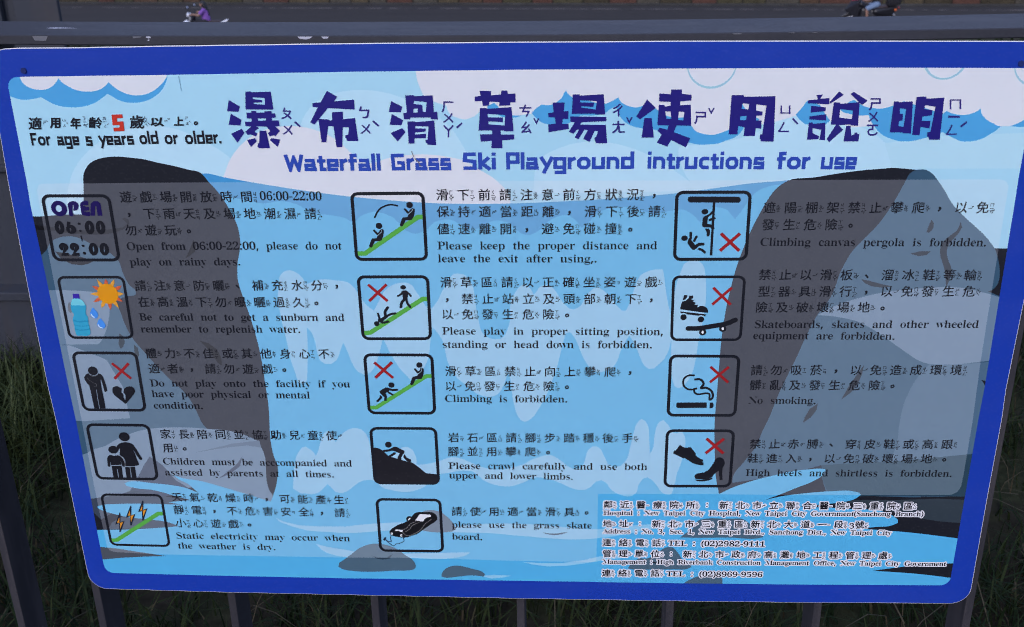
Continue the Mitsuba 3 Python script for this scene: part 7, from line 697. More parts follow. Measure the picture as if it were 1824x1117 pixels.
(34,'high_heel_symbol',(26,27,36),1,[('P',[477,-1092,478,-1087,484,-1082,501,-1079,513,-1071,525,-1051,530,-1037,536,-1032,543,-1031,551,-1036,555,-1045,555,-1054,551,-1063,550,-1080,553,-1101,545,-1102,542,-1085,541,-1073,533,-1079,527,-1087,524,-1094,513,-1098,501,-1100,480,-1099]),('P',[480,-1101,495,-1102,525,-1095,525,-1099,515,-1104,498,-1107,485,-1106,481,-1104])]),
(34,'cross',(152,32,38),2,[('F',[503,-974,550,-1019],8),('F',[549,-974,503,-1019],8)]),
]
PICTURE = [
('sky_picture',(164,209,238),'P',[-1315,45,1259,24,1356,-522,-1443,-528]),
('sky_picture',(180,216,242),'S',[-1105,-295,-1075,-231,-1021,-177,-945,-138,-871,-124,-800,-136,-739,-166,-679,-211,-637,-275,-635,-376,-1120,-376]),
('sky_picture',(180,216,242),'S',[-497,-108,-467,-74,-411,-48,-344,-42,-278,-53,-200,-89,-148,-130,-97,-220,-72,-276,-297,-376,-508,-232]),
('sky_picture',(180,216,242),'S',[65,-213,118,-182,198,-168,278,-182,360,-221,401,-249,456,-291,50,-297]),
('sky_picture',(180,216,242),'S',[398,-183,450,-178,580,-147,642,-107,773,-121,854,-155,890,-189,915,-237,868,-278,457,-298,407,-235]),
('sky_picture',(175,213,238),'P',[876,-175,902,-237,1305,-238,1290,-150,1035,-156]),
('sky_picture',(214,216,232),'S',[-711,-260,-682,-204,-640,-161,-592,-136,-535,-127,-480,-134,-415,-166,-389,-193,-369,-212,-343,-219,-301,-208,-223,-198,-151,-205,-119,-213,-83,-234,-44,-259,-11,-297,-5,-347,-296,-362,-739,-303]),
('cloud_picture',(76,158,220),'P',[-1217,-9,-1170,4,-1075,-7,-956,-20,-809,4,-813,-12,-827,-36,-862,-61,-900,-69,-931,-65,-962,-47,-1000,-70,-1048,-79,-1093,-73,-1126,-54,-1145,-58,-1173,-60,-1199,-52,-1223,-36]),
('cloud_picture',(214,216,232),'P',[-1169,7,-1168,-8,-1161,-23,-1149,-31,-1131,-36,-1113,-36,-1095,-29,-1082,-18,-1075,-9,-1069,-18,-1057,-27,-1038,-37,-1018,-41,-998,-41,-976,-35,-961,-25,-955,-19,-948,-27,-933,-39,-917,-47,-897,-51,-872,-49,-851,-41,-830,-26,-815,-10,-806,8]),
('cloud_picture',(214,216,232),'P',[-219,36,-221,-3,-218,-23,-212,-40,-205,-56,-195,-65,-183,-70,-153,-80,-149,-93,-142,-103,-131,-108,-110,-113,-97,-110,-86,-105,-75,-95,-68,-86,-34,-97,12,-105,48,-101,87,-111,137,-104,221,-92,250,-78,305,-119,424,-146,471,-167,527,-143,572,-132,620,-122,648,-114,664,-109,707,-108,746,-122,774,-130,794,-136,837,-135,865,-142,1006,-136,1137,-136,1287,-136,1259,24]),
('wave_picture',(76,158,220),'P',[-56,-82,-48,-78,-40,-74,-35,-78,-30,-83,-26,-98,-10,-105,5,-104,26,-105,12,-109,-4,-110,-21,-108,-40,-99,-56,-97]),
('wave_picture',(76,158,220),'P',[48,-99,59,-88,72,-79,92,-80,109,-72,120,-62,125,-51,129,-46,134,-54,142,-61,184,-71,220,-78,236,-72,251,-63,257,-73,269,-81,281,-85,294,-87,306,-84,328,-80,344,-94,355,-103,365,-107,388,-112,405,-111,414,-122,423,-131,436,-145,449,-150,465,-153,478,-153,495,-148,512,-141,523,-120,530,-103,538,-79,552,-97,567,-108,582,-117,566,-129,548,-135,536,-152,522,-162,504,-168,490,-174,471,-176,450,-177,425,-173,384,-160,346,-142,326,-139,305,-136,290,-133,278,-128,266,-120,257,-109,250,-93,245,-84,234,-90,221,-100,191,-106,161,-107,150,-115,137,-123,112,-127,87,-126,73,-122,61,-113]),
('wave_picture',(76,158,220),'P',[664,-106,672,-97,680,-86,686,-76,692,-72,704,-78,718,-84,725,-94,732,-105,745,-120,735,-130,712,-131,688,-129,674,-118]),
('wave_picture',(76,158,220),'P',[763,-91,775,-84,786,-76,795,-72,804,-78,817,-86,829,-90,843,-92,857,-93,870,-91,888,-85,909,-76,949,-89,1001,-106,1009,-99,1019,-104,1030,-107,1051,-109,1062,-107,1073,-103,1080,-99,1085,-94,1090,-107,1097,-115,1107,-123,1117,-128,1129,-134,1142,-137,1156,-136,1168,-132,1179,-127,1195,-115,1198,-137,1179,-138,1162,-136,1137,-137,1127,-147,1114,-156,1104,-163,1092,-168,1078,-171,1064,-172,1051,-171,1039,-166,1022,-158,1007,-149,983,-158,957,-166,940,-170,921,-171,907,-170,894,-166,878,-160,867,-154,855,-143,845,-131,837,-119,832,-108,811,-109,788,-105,770,-99]),
('cloud_picture',(150,192,216),'O',[464,13,57,57]),
('cloud_picture',(214,216,232),'O',[464,16,55,55]),
('cloud_picture',(150,192,216),'O',[991,24,51,51]),
('cloud_picture',(214,216,232),'O',[991,27,46,50]),
('cloud_picture',(150,192,216),'O',[1200,10,55,55]),
('cloud_picture',(214,216,232),'O',[1200,13,53,53]),
('water_picture',(66,144,206),'P',[-788,-254,-756,-244,-705,-254,-637,-267,-568,-279,-486,-292,-420,-301,-294,-314,-190,-321,-101,-323,-7,-322,119,-317,255,-309,411,-295,496,-283,566,-273,659,-265,786,-250,1077,-464,1309,-1468,-1359,-1521,-1298,-854]),
('water_picture',(80,170,225),'P',[-797,-317,-717,-299,-690,-306,-656,-312,-615,-321,-572,-315,-531,-324,-498,-344,-463,-350,-436,-354,-415,-359,-403,-367,-395,-370,-389,-367,-380,-357,-365,-349,-344,-343,-323,-346,-307,-352,-296,-357,-288,-366,-280,-373,-267,-390,-255,-397,-240,-400,-226,-395,-214,-390,-203,-378,-192,-369,-178,-365,-157,-363,-137,-371,-117,-384,-96,-388,-72,-379,-54,-368,-33,-366,-12,-372,8,-390,22,-400,37,-403,56,-397,75,-381,91,-365,119,-353,135,-352,153,-365,168,-384,185,-372,201,-351,221,-339,255,-332,289,-333,316,-341,344,-349,378,-342,398,-339,411,-338,424,-342,433,-348,446,-359,456,-371,466,-355,477,-338,492,-332,506,-334,518,-338,530,-351,540,-362,550,-348,563,-327,590,-291,629,-277,682,-278,844,-836,848,-1179,1265,-1173,1309,-1468,-1359,-1521,-1269,-1209,-820,-1203]),
('waterfall_picture',(138,193,231),'P',[-599,-537,-592,-511,-581,-501,-566,-497,-551,-504,-538,-516,-529,-536,-514,-530,-492,-523,-468,-523,-452,-525,-438,-526,-421,-531,-408,-543,-397,-562,-389,-577,-375,-596,-360,-608,-351,-592,-342,-575,-333,-558,-322,-547,-307,-537,-291,-532,-275,-531,-264,-534,-256,-541,-251,-552,-244,-563,-237,-575,-227,-595,-210,-601,-195,-580,-182,-553,-171,-536,-162,-518,-152,-507,-138,-506,-124,-510,-114,-521,-106,-536,-101,-564,-98,-598,-92,-637,-86,-665,-74,-680,-54,-687,-37,-686,-25,-665,-17,-633,-12,-602,-6,-571,3,-556,13,-542,21,-536,31,-537,41,-547,49,-563,57,-553,64,-542,76,-537,92,-540,103,-551,112,-566,126,-588,139,-600,151,-603,166,-594,177,-575,188,-557,200,-545,213,-543,224,-551,236,-561,247,-575,260,-594,272,-606,282,-606,290,-586,299,-555,307,-528,316,-510,331,-500,353,-494,371,-494,376,-524,382,-562,389,-596,397,-632,399,-671,397,-698,390,-726,382,-742,372,-754,358,-768,344,-770,332,-759,322,-738,307,-701,292,-675,281,-695,270,-722,261,-751,250,-768,232,-776,218,-781,203,-778,190,-763,178,-744,165,-712,153,-682,142,-667,130,-669,123,-696,115,-733,106,-772,94,-809,82,-843,70,-869,57,-893,45,-913,34,-923,22,-929,12,-924,2,-907,-5,-880,-11,-840,-16,-794,-20,-781,-35,-827,-49,-847,-72,-855,-95,-849,-120,-832,-138,-814,-153,-800,-165,-780,-176,-754,-181,-727,-185,-699,-196,-675,-211,-655,-217,-682,-228,-746,-256,-799,-276,-806,-288,-792,-303,-773,-315,-750,-328,-723,-337,-698,-342,-686,-350,-715,-359,-744,-371,-772,-384,-787,-399,-792,-416,-780,-427,-759,-436,-728,-446,-699,-456,-723,-467,-748,-483,-761,-498,-761,-509,-753,-516,-732,-521,-691,-531,-664,-538,-658,-540,-703,-544,-748,-551,-809,-563,-821,-576,-814,-582,-781,-587,-760,-595,-689,-601,-644,-603,-620,-605,-573]),
('waterfall_picture',(80,170,225),'S',[-85,-642,-72,-606,-58,-588,-37,-579,-19,-581,-12,-605,-18,-657,-32,-682,-54,-686,-74,-676]),
('waterfall_picture',(138,193,231),'P',[411,-512,417,-494,422,-479,438,-470,456,-470,469,-482,476,-509,480,-548,480,-593,477,-624,473,-658,468,-689,466,-713,463,-742,458,-774,451,-794,442,-810,431,-822,422,-825,413,-820,407,-804,402,-758,399,-679,400,-570]),
('waterfall_picture',(138,193,231),'P',[-621,-1145,-613,-1091,-598,-1034,-584,-1014,-574,-1011,-564,-1018,-554,-1028,-548,-1040,-542,-1028,-530,-993,-518,-968,-507,-961,-498,-975,-490,-996,-482,-984,-466,-966,-450,-956,-435,-952,-421,-955,-409,-965,-401,-983,-396,-1009,-389,-1035,-368,-1049,-329,-1031,-312,-1011,-297,-1008,-282,-1018,-274,-1042,-274,-1065,-246,-1062,-223,-1056,-208,-1051,-190,-1043,-172,-1040,-146,-1046,-122,-1058,-82,-1074,-41,-1077,-10,-1069,21,-1057,40,-1044,59,-1037,74,-1031,90,-1030,106,-1038,121,-1050,136,-1064,151,-1073,165,-1071,177,-1060,184,-1037,191,-1013,202,-1002,212,-1002,221,-1007,232,-1028,244,-1056,261,-1066,279,-1061,294,-1041,302,-1006,310,-962,316,-936,328,-917,338,-922,347,-936,352,-975,355,-1023,362,-1009,366,-966,372,-936,379,-924,388,-920,400,-934,413,-957,425,-960,435,-950,444,-965,448,-982,446,-1008,442,-1036,437,-1060,430,-1082,427,-1105,423,-1128,418,-1149,407,-1151,395,-1146,379,-1125,366,-1107,352,-1097,340,-1100,329,-1118,321,-1147,310,-1156,296,-1158,284,-1155,269,-1148,253,-1135,241,-1116,226,-1107,212,-1113,198,-1129,182,-1138,162,-1138,142,-1131,119,-1119,96,-1109,70,-1102,45,-1101,25,-1112,5,-1122,-22,-1130,-48,-1129,-72,-1122,-93,-1111,-108,-1095,-123,-1083,-155,-1082,-186,-1089,-216,-1095,-233,-1111,-254,-1133,-280,-1146,-305,-1152,-331,-1150,-353,-1145,-372,-1138,-385,-1124,-399,-1115,-416,-1115,-433,-1121,-445,-1130,-455,-1139,-472,-1152,-488,-1158,-503,-1154,-514,-1140,-523,-1129,-535,-1142,-552,-1157,-571,-1163,-587,-1167,-602,-1159]),
('rock_picture',(28,30,40),'P',[-1073,-349,-1060,-274,-1056,-248,-1047,-231,-1035,-218,-1016,-208,-995,-203,-958,-201,-928,-204,-903,-207,-867,-216,-830,-224,-793,-234,-762,-243,-755,-251,-745,-266,-733,-281,-720,-300,-708,-323,-698,-347,-689,-372,-685,-395,-685,-421,-689,-446,-697,-473,-701,-496,-703,-522,-700,-547,-691,-589,-682,-631,-674,-679,-668,-728,-665,-777,-664,-827,-662,-874,-664,-925,-667,-968,-667,-1012,-663,-1047,-657,-1070,-661,-1109,-669,-1142,-681,-1173,-689,-1192,-821,-1212,-917,-1214,-1052,-1262,-990,-1276,-941,-1274,-991,-1282,-1088,-1287,-1198,-1293,-1451,-1307,-1260,-355,-1184,-354,-1115,-349]),
('rock_picture',(14,14,20),'P',[-1209,-389,-1159,-392,-1109,-400,-1066,-402,-1023,-401,-993,-394,-972,-385,-960,-373,-960,-364,-970,-357,-978,-360,-969,-367,-967,-375,-977,-382,-999,-386,-1050,-391,-1108,-389,-1157,-383,-1206,-376]),
('rock_picture',(54,83,110),'P',[-1285,-482,-1186,-445,-1172,-424,-1152,-412,-1128,-407,-1106,-408,-1087,-415,-1073,-424,-1051,-436,-1031,-446,-1014,-460,-1003,-475,-999,-500,-993,-523,-985,-541,-974,-551,-972,-562,-977,-568,-1000,-571,-1032,-587,-1023,-609,-1016,-646,-1005,-681,-970,-738,-923,-804,-880,-855,-861,-901,-846,-947,-834,-963,-761,-973,-772,-1129,-1417,-1137]),
('rock_picture',(14,14,20),'P',[-1164,-447,-1134,-454,-1106,-460,-1078,-469,-1064,-471,-1083,-481,-1103,-485,-1127,-482,-1151,-469]),
('rock_picture',(103,126,154),'P',[-1301,-559,-1196,-554,-1165,-553,-1108,-556,-1045,-562,-1044,-582,-1052,-622,-1062,-654,-1075,-681,-1087,-699,-1096,-707,-1331,-712]),
('rock_picture',(103,126,154),'P',[-1330,-704,-1172,-711,-1081,-752,-1049,-835,-1045,-928,-1174,-938,-1360,-931]),
('rock_picture',(103,126,154),'P',[-1399,-1050,-1189,-1041,-1162,-1026,-1133,-1017,-1098,-997,-1064,-981,-1031,-968,-996,-960,-944,-955,-893,-955,-829,-959,-765,-967,-731,-979,-705,-993,-695,-1016,-689,-1042,-690,-1083,-692,-1119,-688,-1150,-679,-1170,-688,-1188,-753,-1172,-814,-1151,-908,-1145,-1092,-1207,-1433,-1221]),
('rock_picture',(58,68,90),'P',[-1089,-1170,-1064,-1133,-1044,-1100,-1027,-1071,-1009,-1047,-993,-1060,-977,-1074,-961,-1099,-947,-1122,-923,-1140,-902,-1158,-943,-1168,-1008,-1178]),
('rock_picture',(58,68,90),'P',[-828,-1117,-794,-1090,-769,-1068,-751,-1044,-761,-1075,-788,-1097]),
('rock_picture',(84,102,128),'P',[-885,-1034,-829,-1019,-773,-1004,-699,-993,-695,-1016,-735,-1009,-797,-1017]),
('rock_picture',(56,66,84),'P',[-1432,-1212,-1218,-1190,-1110,-1170,-1076,-1157,-929,-1186,-942,-1279,-1449,-1297]),
('rock_picture',(28,30,40),'P',[-1436,-1234,-1200,-1227,-1180,-1255,-1118,-1216,-1087,-1225,-1149,-1264,-1170,-1293,-1450,-1303]),
('rock_picture',(10,10,14),'P',[-803,-416,-798,-431,-804,-448,-819,-460,-831,-466,-821,-451,-812,-433]),
('rock_picture',(10,10,14),'P',[-824,-695,-801,-703,-781,-720,-773,-743,-773,-769,-785,-758,-796,-737,-808,-716]),
('rock_picture',(24,34,44),'P',[-1034,-675,-1026,-683,-1023,-699,-1030,-714,-1038,-720,-1041,-707]),
('rock_picture',(24,34,44),'P',[-1000,-707,-991,-718,-991,-738,-999,-751,-1003,-735]),
('water_picture',(80,170,225),'P',[-950,-1106,-927,-1115,-884,-1122,-813,-1144,-752,-1165,-687,-1188,-626,-1163,-440,-1197,-463,-1503,-1359,-1521,-1317,-1293,-1198,-1290,-1088,-1286,-957,-1274,-988,-1261,-1035,-1253,-1098,-1246,-1144,-1234,-1170,-1225,-1183,-1216,-1182,-1210,-1164,-1205,-1123,-1202,-1032,-1200,-942,-1202,-978,-1194,-913,-1186,-944,-1177,-1020,-1154,-1067,-1149,-1088,-1142,-1093,-1135,-1083,-1129,-1064,-1127,-1017,-1132,-970,-1137,-924,-1146,-889,-1162,-914,-1134,-939,-1118]),
('water_picture',(74,80,92),'P',[-1245,-1345,-1196,-1348,-1148,-1353,-1084,-1364,-1010,-1376,-1070,-1379,-1136,-1384,-1195,-1391,-1253,-1392]),
('rock_picture',(28,30,40),'P',[546,-1147,536,-1103,528,-1028,522,-934,523,-839,524,-762,525,-702,528,-647,534,-585,542,-535,548,-502,556,-469,568,-428,582,-387,597,-351,613,-317,625,-296,640,-279,659,-266,719,-258,784,-247,849,-239,876,-237,901,-235,931,-237,959,-240,1073,-435,1248,-439,1411,-1438,1193,-1410,1115,-1400,982,-1391,1029,-1382,1075,-1374,1142,-1365,1210,-1362,1221,-1282,1195,-1279,1098,-1266,1012,-1258,886,-1260,729,-1190]),
('rock_picture',(54,83,110),'P',[937,-264,941,-253,949,-244,959,-240,980,-240,990,-245,1000,-253,1015,-271,1031,-292,1044,-312,1058,-330,1083,-354,1114,-381,1135,-399,1155,-420,1170,-439,1180,-461,1188,-486,1192,-508,1190,-533,1179,-547,1171,-551,1229,-575,1315,-1119,1195,-1142,834,-1144,814,-1082,811,-1053,756,-1071,706,-1085,579,-1111,580,-1090,606,-1045,634,-998,648,-951,663,-908,680,-846,701,-784,718,-736,730,-698,745,-654,761,-615,775,-592,788,-569,798,-536,805,-504,815,-476,827,-449,856,-411,886,-373,903,-343,916,-316,927,-289]),
('rock_picture',(103,126,154),'P',[761,-616,786,-599,817,-584,859,-569,907,-556,959,-547,1019,-542,1067,-539,1110,-542,1158,-553,1229,-575,1255,-737,1194,-742,1117,-752,1055,-751,1038,-746,1022,-739,994,-720,970,-703,933,-676,894,-650,863,-634,831,-625,795,-619]),
('rock_picture',(74,101,129),'P',[1055,-751,1036,-777,1017,-819,1007,-852,1002,-889,1000,-934,1001,-965,998,-1002,986,-1040,1054,-1032,1126,-1025,1199,-1014,1297,-1002,1255,-737,1117,-752]),
('rock_picture',(40,64,83),'P',[811,-1053,894,-1045,986,-1040,1069,-1032,1140,-1021,1199,-1014,1297,-1002,1319,-1146,1196,-1146,1024,-1145,845,-1151,834,-1135,816,-1094]),
('rock_picture',(48,58,70),'P',[877,-1164,930,-1160,1025,-1159,1114,-1154,1196,-1149,1320,-1148,1334,-1235,1208,-1231,1138,-1225,1082,-1215,1030,-1202,969,-1186,923,-1178]),
('rock_picture',(28,30,40),'P',[1084,-1151,1197,-1156,1321,-1158,1320,-1148,1083,-1147]),
('rock_picture',(28,30,40),'P',[1190,-795,1209,-801,1206,-821,1198,-805]),
('rock_picture',(28,34,44),'P',[1001,-396,1006,-374,1009,-364,1016,-373,1016,-386,1009,-397]),
('rock_picture',(28,34,44),'P',[1079,-370,1084,-384,1077,-400,1061,-423,1056,-443,1062,-467,1071,-484,1075,-502,1072,-523,1068,-541,1064,-523,1058,-496,1049,-473,1041,-452,1040,-435,1047,-417,1061,-403,1073,-391]),
('rock_picture',(28,34,44),'P',[969,-451,994,-445,1018,-445,1009,-455,990,-458]),
('rock_picture',(28,34,44),'P',[859,-519,879,-523,910,-532,938,-538,911,-541,886,-538,868,-529]),
('rock_picture',(28,34,44),'P',[890,-755,889,-779,881,-808,867,-833,843,-855,857,-820,873,-788]),
('rock_picture',(28,34,44),'P',[784,-867,783,-886,771,-907,757,-920,751,-925,755,-907,765,-883]),
('water_picture',(80,170,225),'P',[546,-1146,574,-1129,618,-1109,695,-1084,734,-1073,778,-1066,816,-1064,824,-1066,818,-1082,795,-1102,753,-1123,710,-1145,669,-1164,711,-1152,798,-1138,851,-1133,897,-1132,919,-1137,924,-1144,910,-1157,884,-1166,852,-1172,803,-1178,758,-1184,879,-1188,1016,-1209,1031,-1221,1033,-1232,1013,-1242,975,-1246,931,-1252,1037,-1260,1114,-1268,1195,-1281,1387,-1289,1398,-1359,1196,-1362,1142,-1365,1075,-1374,1029,-1382,982,-1391,1054,-1395,1115,-1400,1195,-1411,1408,-1419,1419,-1486,216,-1510,211,-1152]),
('water_picture',(138,193,231),'P',[-573,-1274,-496,-1269,-445,-1261,-389,-1255,-318,-1251,-255,-1254,-180,-1262,-130,-1256,-75,-1251,-21,-1250,28,-1251,119,-1259,220,-1265,305,-1253,428,-1240,489,-1233,367,-1263,221,-1295,151,-1300,80,-1297,26,-1292,-24,-1288,-76,-1283,-129,-1282,-194,-1281,-288,-1277,-383,-1280,-447,-1287,-498,-1289,-542,-1283]),
('water_picture',(138,193,231),'P',[-681,-1240,-659,-1253,-615,-1265,-557,-1268,-490,-1267,-491,-1287,-542,-1286,-590,-1283,-636,-1269,-667,-1255]),
('water_picture',(138,193,231),'P',[-573,-1327,-539,-1337,-499,-1344,-452,-1353,-372,-1358,-291,-1354,-212,-1351,-136,-1348,-149,-1358,-184,-1368,-245,-1373,-291,-1371,-389,-1371,-485,-1371,-517,-1366,-553,-1351]),
('water_picture',(138,193,231),'P',[10,-1378,56,-1381,121,-1380,182,-1369,221,-1357,307,-1342,354,-1339,292,-1359,222,-1372,184,-1380,135,-1389,80,-1392,40,-1387]),
('water_picture',(138,193,231),'P',[-112,-1428,-72,-1424,-21,-1426,-48,-1433,-80,-1437]),
('stone_picture',(72,96,118),'P',[-515,-1404,-512,-1391,-494,-1377,-471,-1357,-451,-1340,-432,-1330,-411,-1324,-392,-1324,-367,-1329,-342,-1342,-321,-1361,-301,-1377,-294,-1391,-293,-1402,-300,-1410,-314,-1413,-360,-1415,-400,-1419,-440,-1420,-481,-1417,-504,-1412]),
('stone_picture',(44,62,80),'P',[-420,-1362,-402,-1370,-376,-1371,-356,-1357,-365,-1373,-383,-1377,-402,-1375]),
('stone_picture',(72,96,118),'P',[-222,-1432,-219,-1420,-210,-1407,-198,-1399,-186,-1395,-166,-1395,-147,-1400,-127,-1406,-108,-1412,-97,-1422,-100,-1430,-112,-1429,-135,-1427,-168,-1431,-192,-1435,-213,-1436]),
('stone_picture',(88,104,124),'P',[-285,-1241,-274,-1223,-258,-1211,-238,-1209,-215,-1214,-196,-1231,-180,-1253,-173,-1271,-184,-1279,-213,-1283,-241,-1282,-265,-1278,-280,-1265]),
('stone_picture',(60,80,100),'P',[65,-1278,85,-1281,104,-1281,140,-1275,122,-1283,101,-1287,79,-1284]),
('stone_picture',(72,96,118),'P',[447,-1289,460,-1276,479,-1261,486,-1243,496,-1231,510,-1227,531,-1224,552,-1225,580,-1225,615,-1226,634,-1240,655,-1260,671,-1273,674,-1284,660,-1288,583,-1287,507,-1289]),
('stone_picture',(72,96,118),'P',[305,-1395,311,-1384,323,-1370,337,-1359,358,-1360,379,-1348,397,-1331,408,-1323,418,-1321,429,-1322,437,-1331,446,-1344,453,-1357,467,-1370,482,-1383,482,-1388,471,-1394,434,-1396,370,-1398,324,-1399]),
('stone_picture',(72,96,118),'P',[455,-1450,475,-1433,499,-1419,526,-1415,551,-1416,565,-1418,571,-1425,573,-1460,456,-1462]),
('stone_picture',(28,30,40),'P',[370,-1368,383,-1373,402,-1375,386,-1379,375,-1375]),
]
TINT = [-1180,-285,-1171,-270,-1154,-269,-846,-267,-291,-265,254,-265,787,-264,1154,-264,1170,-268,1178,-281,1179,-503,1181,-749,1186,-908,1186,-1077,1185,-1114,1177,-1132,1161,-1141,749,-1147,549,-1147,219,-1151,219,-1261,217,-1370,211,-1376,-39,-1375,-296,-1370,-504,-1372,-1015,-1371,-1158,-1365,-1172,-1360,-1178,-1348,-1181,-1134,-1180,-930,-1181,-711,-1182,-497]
INNER_EDGE = [-1201,-6,-1155,-5,-1012,-4,-809,-3,-396,1,4,3,398,3,786,2,1013,0,1196,-2,1199,-187,1198,-265,1199,-318,1200,-530,1202,-821,1200,-908,1199,-1183,1198,-1436,827,-1441,461,-1443,-21,-1444,-510,-1444,-849,-1442,-1178,-1438,-1197,-1437,-1198,-1389,-1196,-933,-1198,-836,-1200,-547,-1204,-329,-1202,-262]
OUTER_EDGE = [-1239,58,-1158,61,-1001,61,-799,63,-391,65,5,65,395,64,780,61,1159,57,1258,55,1261,-245,1261,-572,1256,-825,1259,-907,1258,-1161,1259,-1498,1194,-1498,832,-1503,464,-1505,-22,-1505,-515,-1502,-856,-1500,-1165,-1495,-1249,-1494,-1250,-1406,-1251,-936,-1254,-836,-1253,-544,-1248,-256,-1244,-140]

TOP = 1.20          # height of the picture's top edge
HALF = 0.0005
def xy(flat): return np.array(flat, float).reshape(-1, 2)

def spline(p, closed, n=6, corner=180.0):
    p = np.asarray(p, float)
    m = len(p)
    d = np.roll(p, -1, 0) - p
    if not closed: d = d[:-1]
    ln = np.maximum(np.linalg.norm(d, axis=1), 1e-9)
    u = d / ln[:, None]
    t = np.zeros_like(p); sharp = np.zeros(m, bool)
    for i in range(m):
        a, b = (i - 1) % len(d) if closed or i > 0 else None, i if closed or i < m - 1 else None
        if a is None: t[i] = u[b]
        elif b is None: t[i] = u[a]
        else:
            t[i] = (u[a] * ln[b] + u[b] * ln[a]) / (ln[a] + ln[b])
            sharp[i] = np.degrees(np.arccos(np.clip(u[a] @ u[b], -1, 1))) > corner
    out, s = [], np.linspace(0, 1, n, endpoint=False)[:, None]
    for i in range(len(d)):
        j = (i + 1) % m
        a, b = (u[i] if sharp[i] else t[i]) * ln[i], (u[i] if sharp[j] else t[j]) * ln[i]
        out.append((2 * s ** 3 - 3 * s ** 2 + 1) * p[i] + (s ** 3 - 2 * s ** 2 + s) * a + (3 * s ** 2 - 2 * s ** 3) * p[j] + (s ** 3 - s ** 2) * b)
    out = np.vstack(out)
    return out if closed else np.vstack([out, p[-1:]])

def valid(p):
    g = Polygon(p)
    return g if g.is_valid else g.buffer(0)

def shape_of(op, *a):
    op = op[-1]
    if op == 'P': return valid(xy(a[0]))
    if op == 'S': return valid(spline(xy(a[0]), True))
    if op == 'O':
        (cx, cy), rx, ry, an = a
        return affinity.translate(affinity.rotate(affinity.scale(Point(0, 0).buffer(1, 16), rx, ry), an), cx, cy)
    p = xy(a[0])
    if op == 'N': p = spline(p, False)
    return LineString(p).buffer(a[1] / 2, cap_style='flat' if op == 'F' else 'round', join_style='mitre' if op == 'F' else 'round', quad_segs=6)

def flat_mesh(g):
    pts = []
    for p in getattr(g, 'geoms', [g]):
        if p.geom_type != 'Polygon' or p.area < 0.2: continue
        pts += [np.array(t.exterior.coords)[:3] for t in shapely.constrained_delaunay_triangles(shapely.set_precision(p, 0.01)).geoms]
    if not pts: return np.zeros((0, 2)), np.zeros((0, 3), int)
    v = np.stack(pts)[:, :, :2]
    e = v[:, [1, 2, 0]] - v
    twice = e[:, 0, 0] * e[:, 1, 1] - e[:, 0, 1] * e[:, 1, 0]
    v[twice < 0] = v[twice < 0][:, ::-1]
    v = v[np.abs(twice) / np.linalg.norm(e, axis=2).max(1) > 0.004]
    u, f = np.unique(np.round(v.reshape(-1, 2), 4), axis=0, return_inverse=True)
    return u, f.reshape(-1, 3)

LEVEL = {2: 3.6, 3: 4.2, 4: 4.8}
def on_sheet(v, level):   # sheet drawing -> the sign's front face; each ink layer a fraction of a millimetre proud
    return np.stack([v[:, 0] * HALF, np.full(len(v), -0.00032 * LEVEL.get(level, level)), TOP + v[:, 1] * HALF], -1)

class Ink:
    def __init__(s): s.v, s.f, s.c, s.n = [], [], [], 0
    def add(s, vf, color, level):
        v, f = vf
        if not len(v): return
        s.v.append(on_sheet(v, level)); s.f.append(f + s.n); s.c.append(np.tile(lin(color) * PRINT, (len(v), 1))); s.n += len(v)
    def shape(s, g, color, level): s.add(flat_mesh(g), color, level)
    def put(s, key, **k):
        if s.n: return put(key, trimesh.Trimesh(np.vstack(s.v), np.vstack(s.f), process=False), 'print', smooth=True, color=np.vstack(s.c), **k)
PRINT = np.array([1.13, 1.13, 0.95])   # the colours below are read in bluish light; this brings them back to neutral ink
INK = (24, 26, 36)
outer, inner = valid(xy(OUTER_EDGE)).buffer(-52).buffer(52, quad_segs=10), valid(xy(INNER_EDGE)).buffer(-27).buffer(27, quad_segs=10)
note('sign', 'large blue bordered playground instruction sign with waterfall picture and fourteen pictograms, fixed to the fence', 'sign')
panel = trimesh.creation.extrude_polygon(affinity.scale(outer.buffer(1.2), HALF, HALF, origin=(0, 0)), 0.003, engine='earcut')
panel.apply_transform(np.array([[1, 0, 0, 0], [0, 0, 1, 0], [0, 1, 0, TOP], [0, 0, 0, 1.0]])); panel.fix_normals()
put('sign__board', panel, 'sheet_edge', label='white metal edge of the board')
k = Ink(); k.shape(outer.difference(inner.buffer(-1)), (24, 56, 165), 1); k.put('sign__border', label='broad blue border')
for x, z in ((-1155, 6), (1160, 5)):
    b = trimesh.creation.cylinder(0.0034, 0.0022, sections=20); b.apply_transform(trimesh.transformations.rotation_matrix(math.pi / 2, (1, 0, 0))); b.apply_translation((x * HALF, -0.0014, TOP + z * HALF + 0.002))
    put('sign__bolt', b, 'bolt_steel', smooth=30)
for x in (-0.45, 0.0, 0.45):
    put('sign__bracket', box(x - 0.03, x + 0.03, 0.0032, 0.0145, 1.05, 1.2265), 'sheet_back')
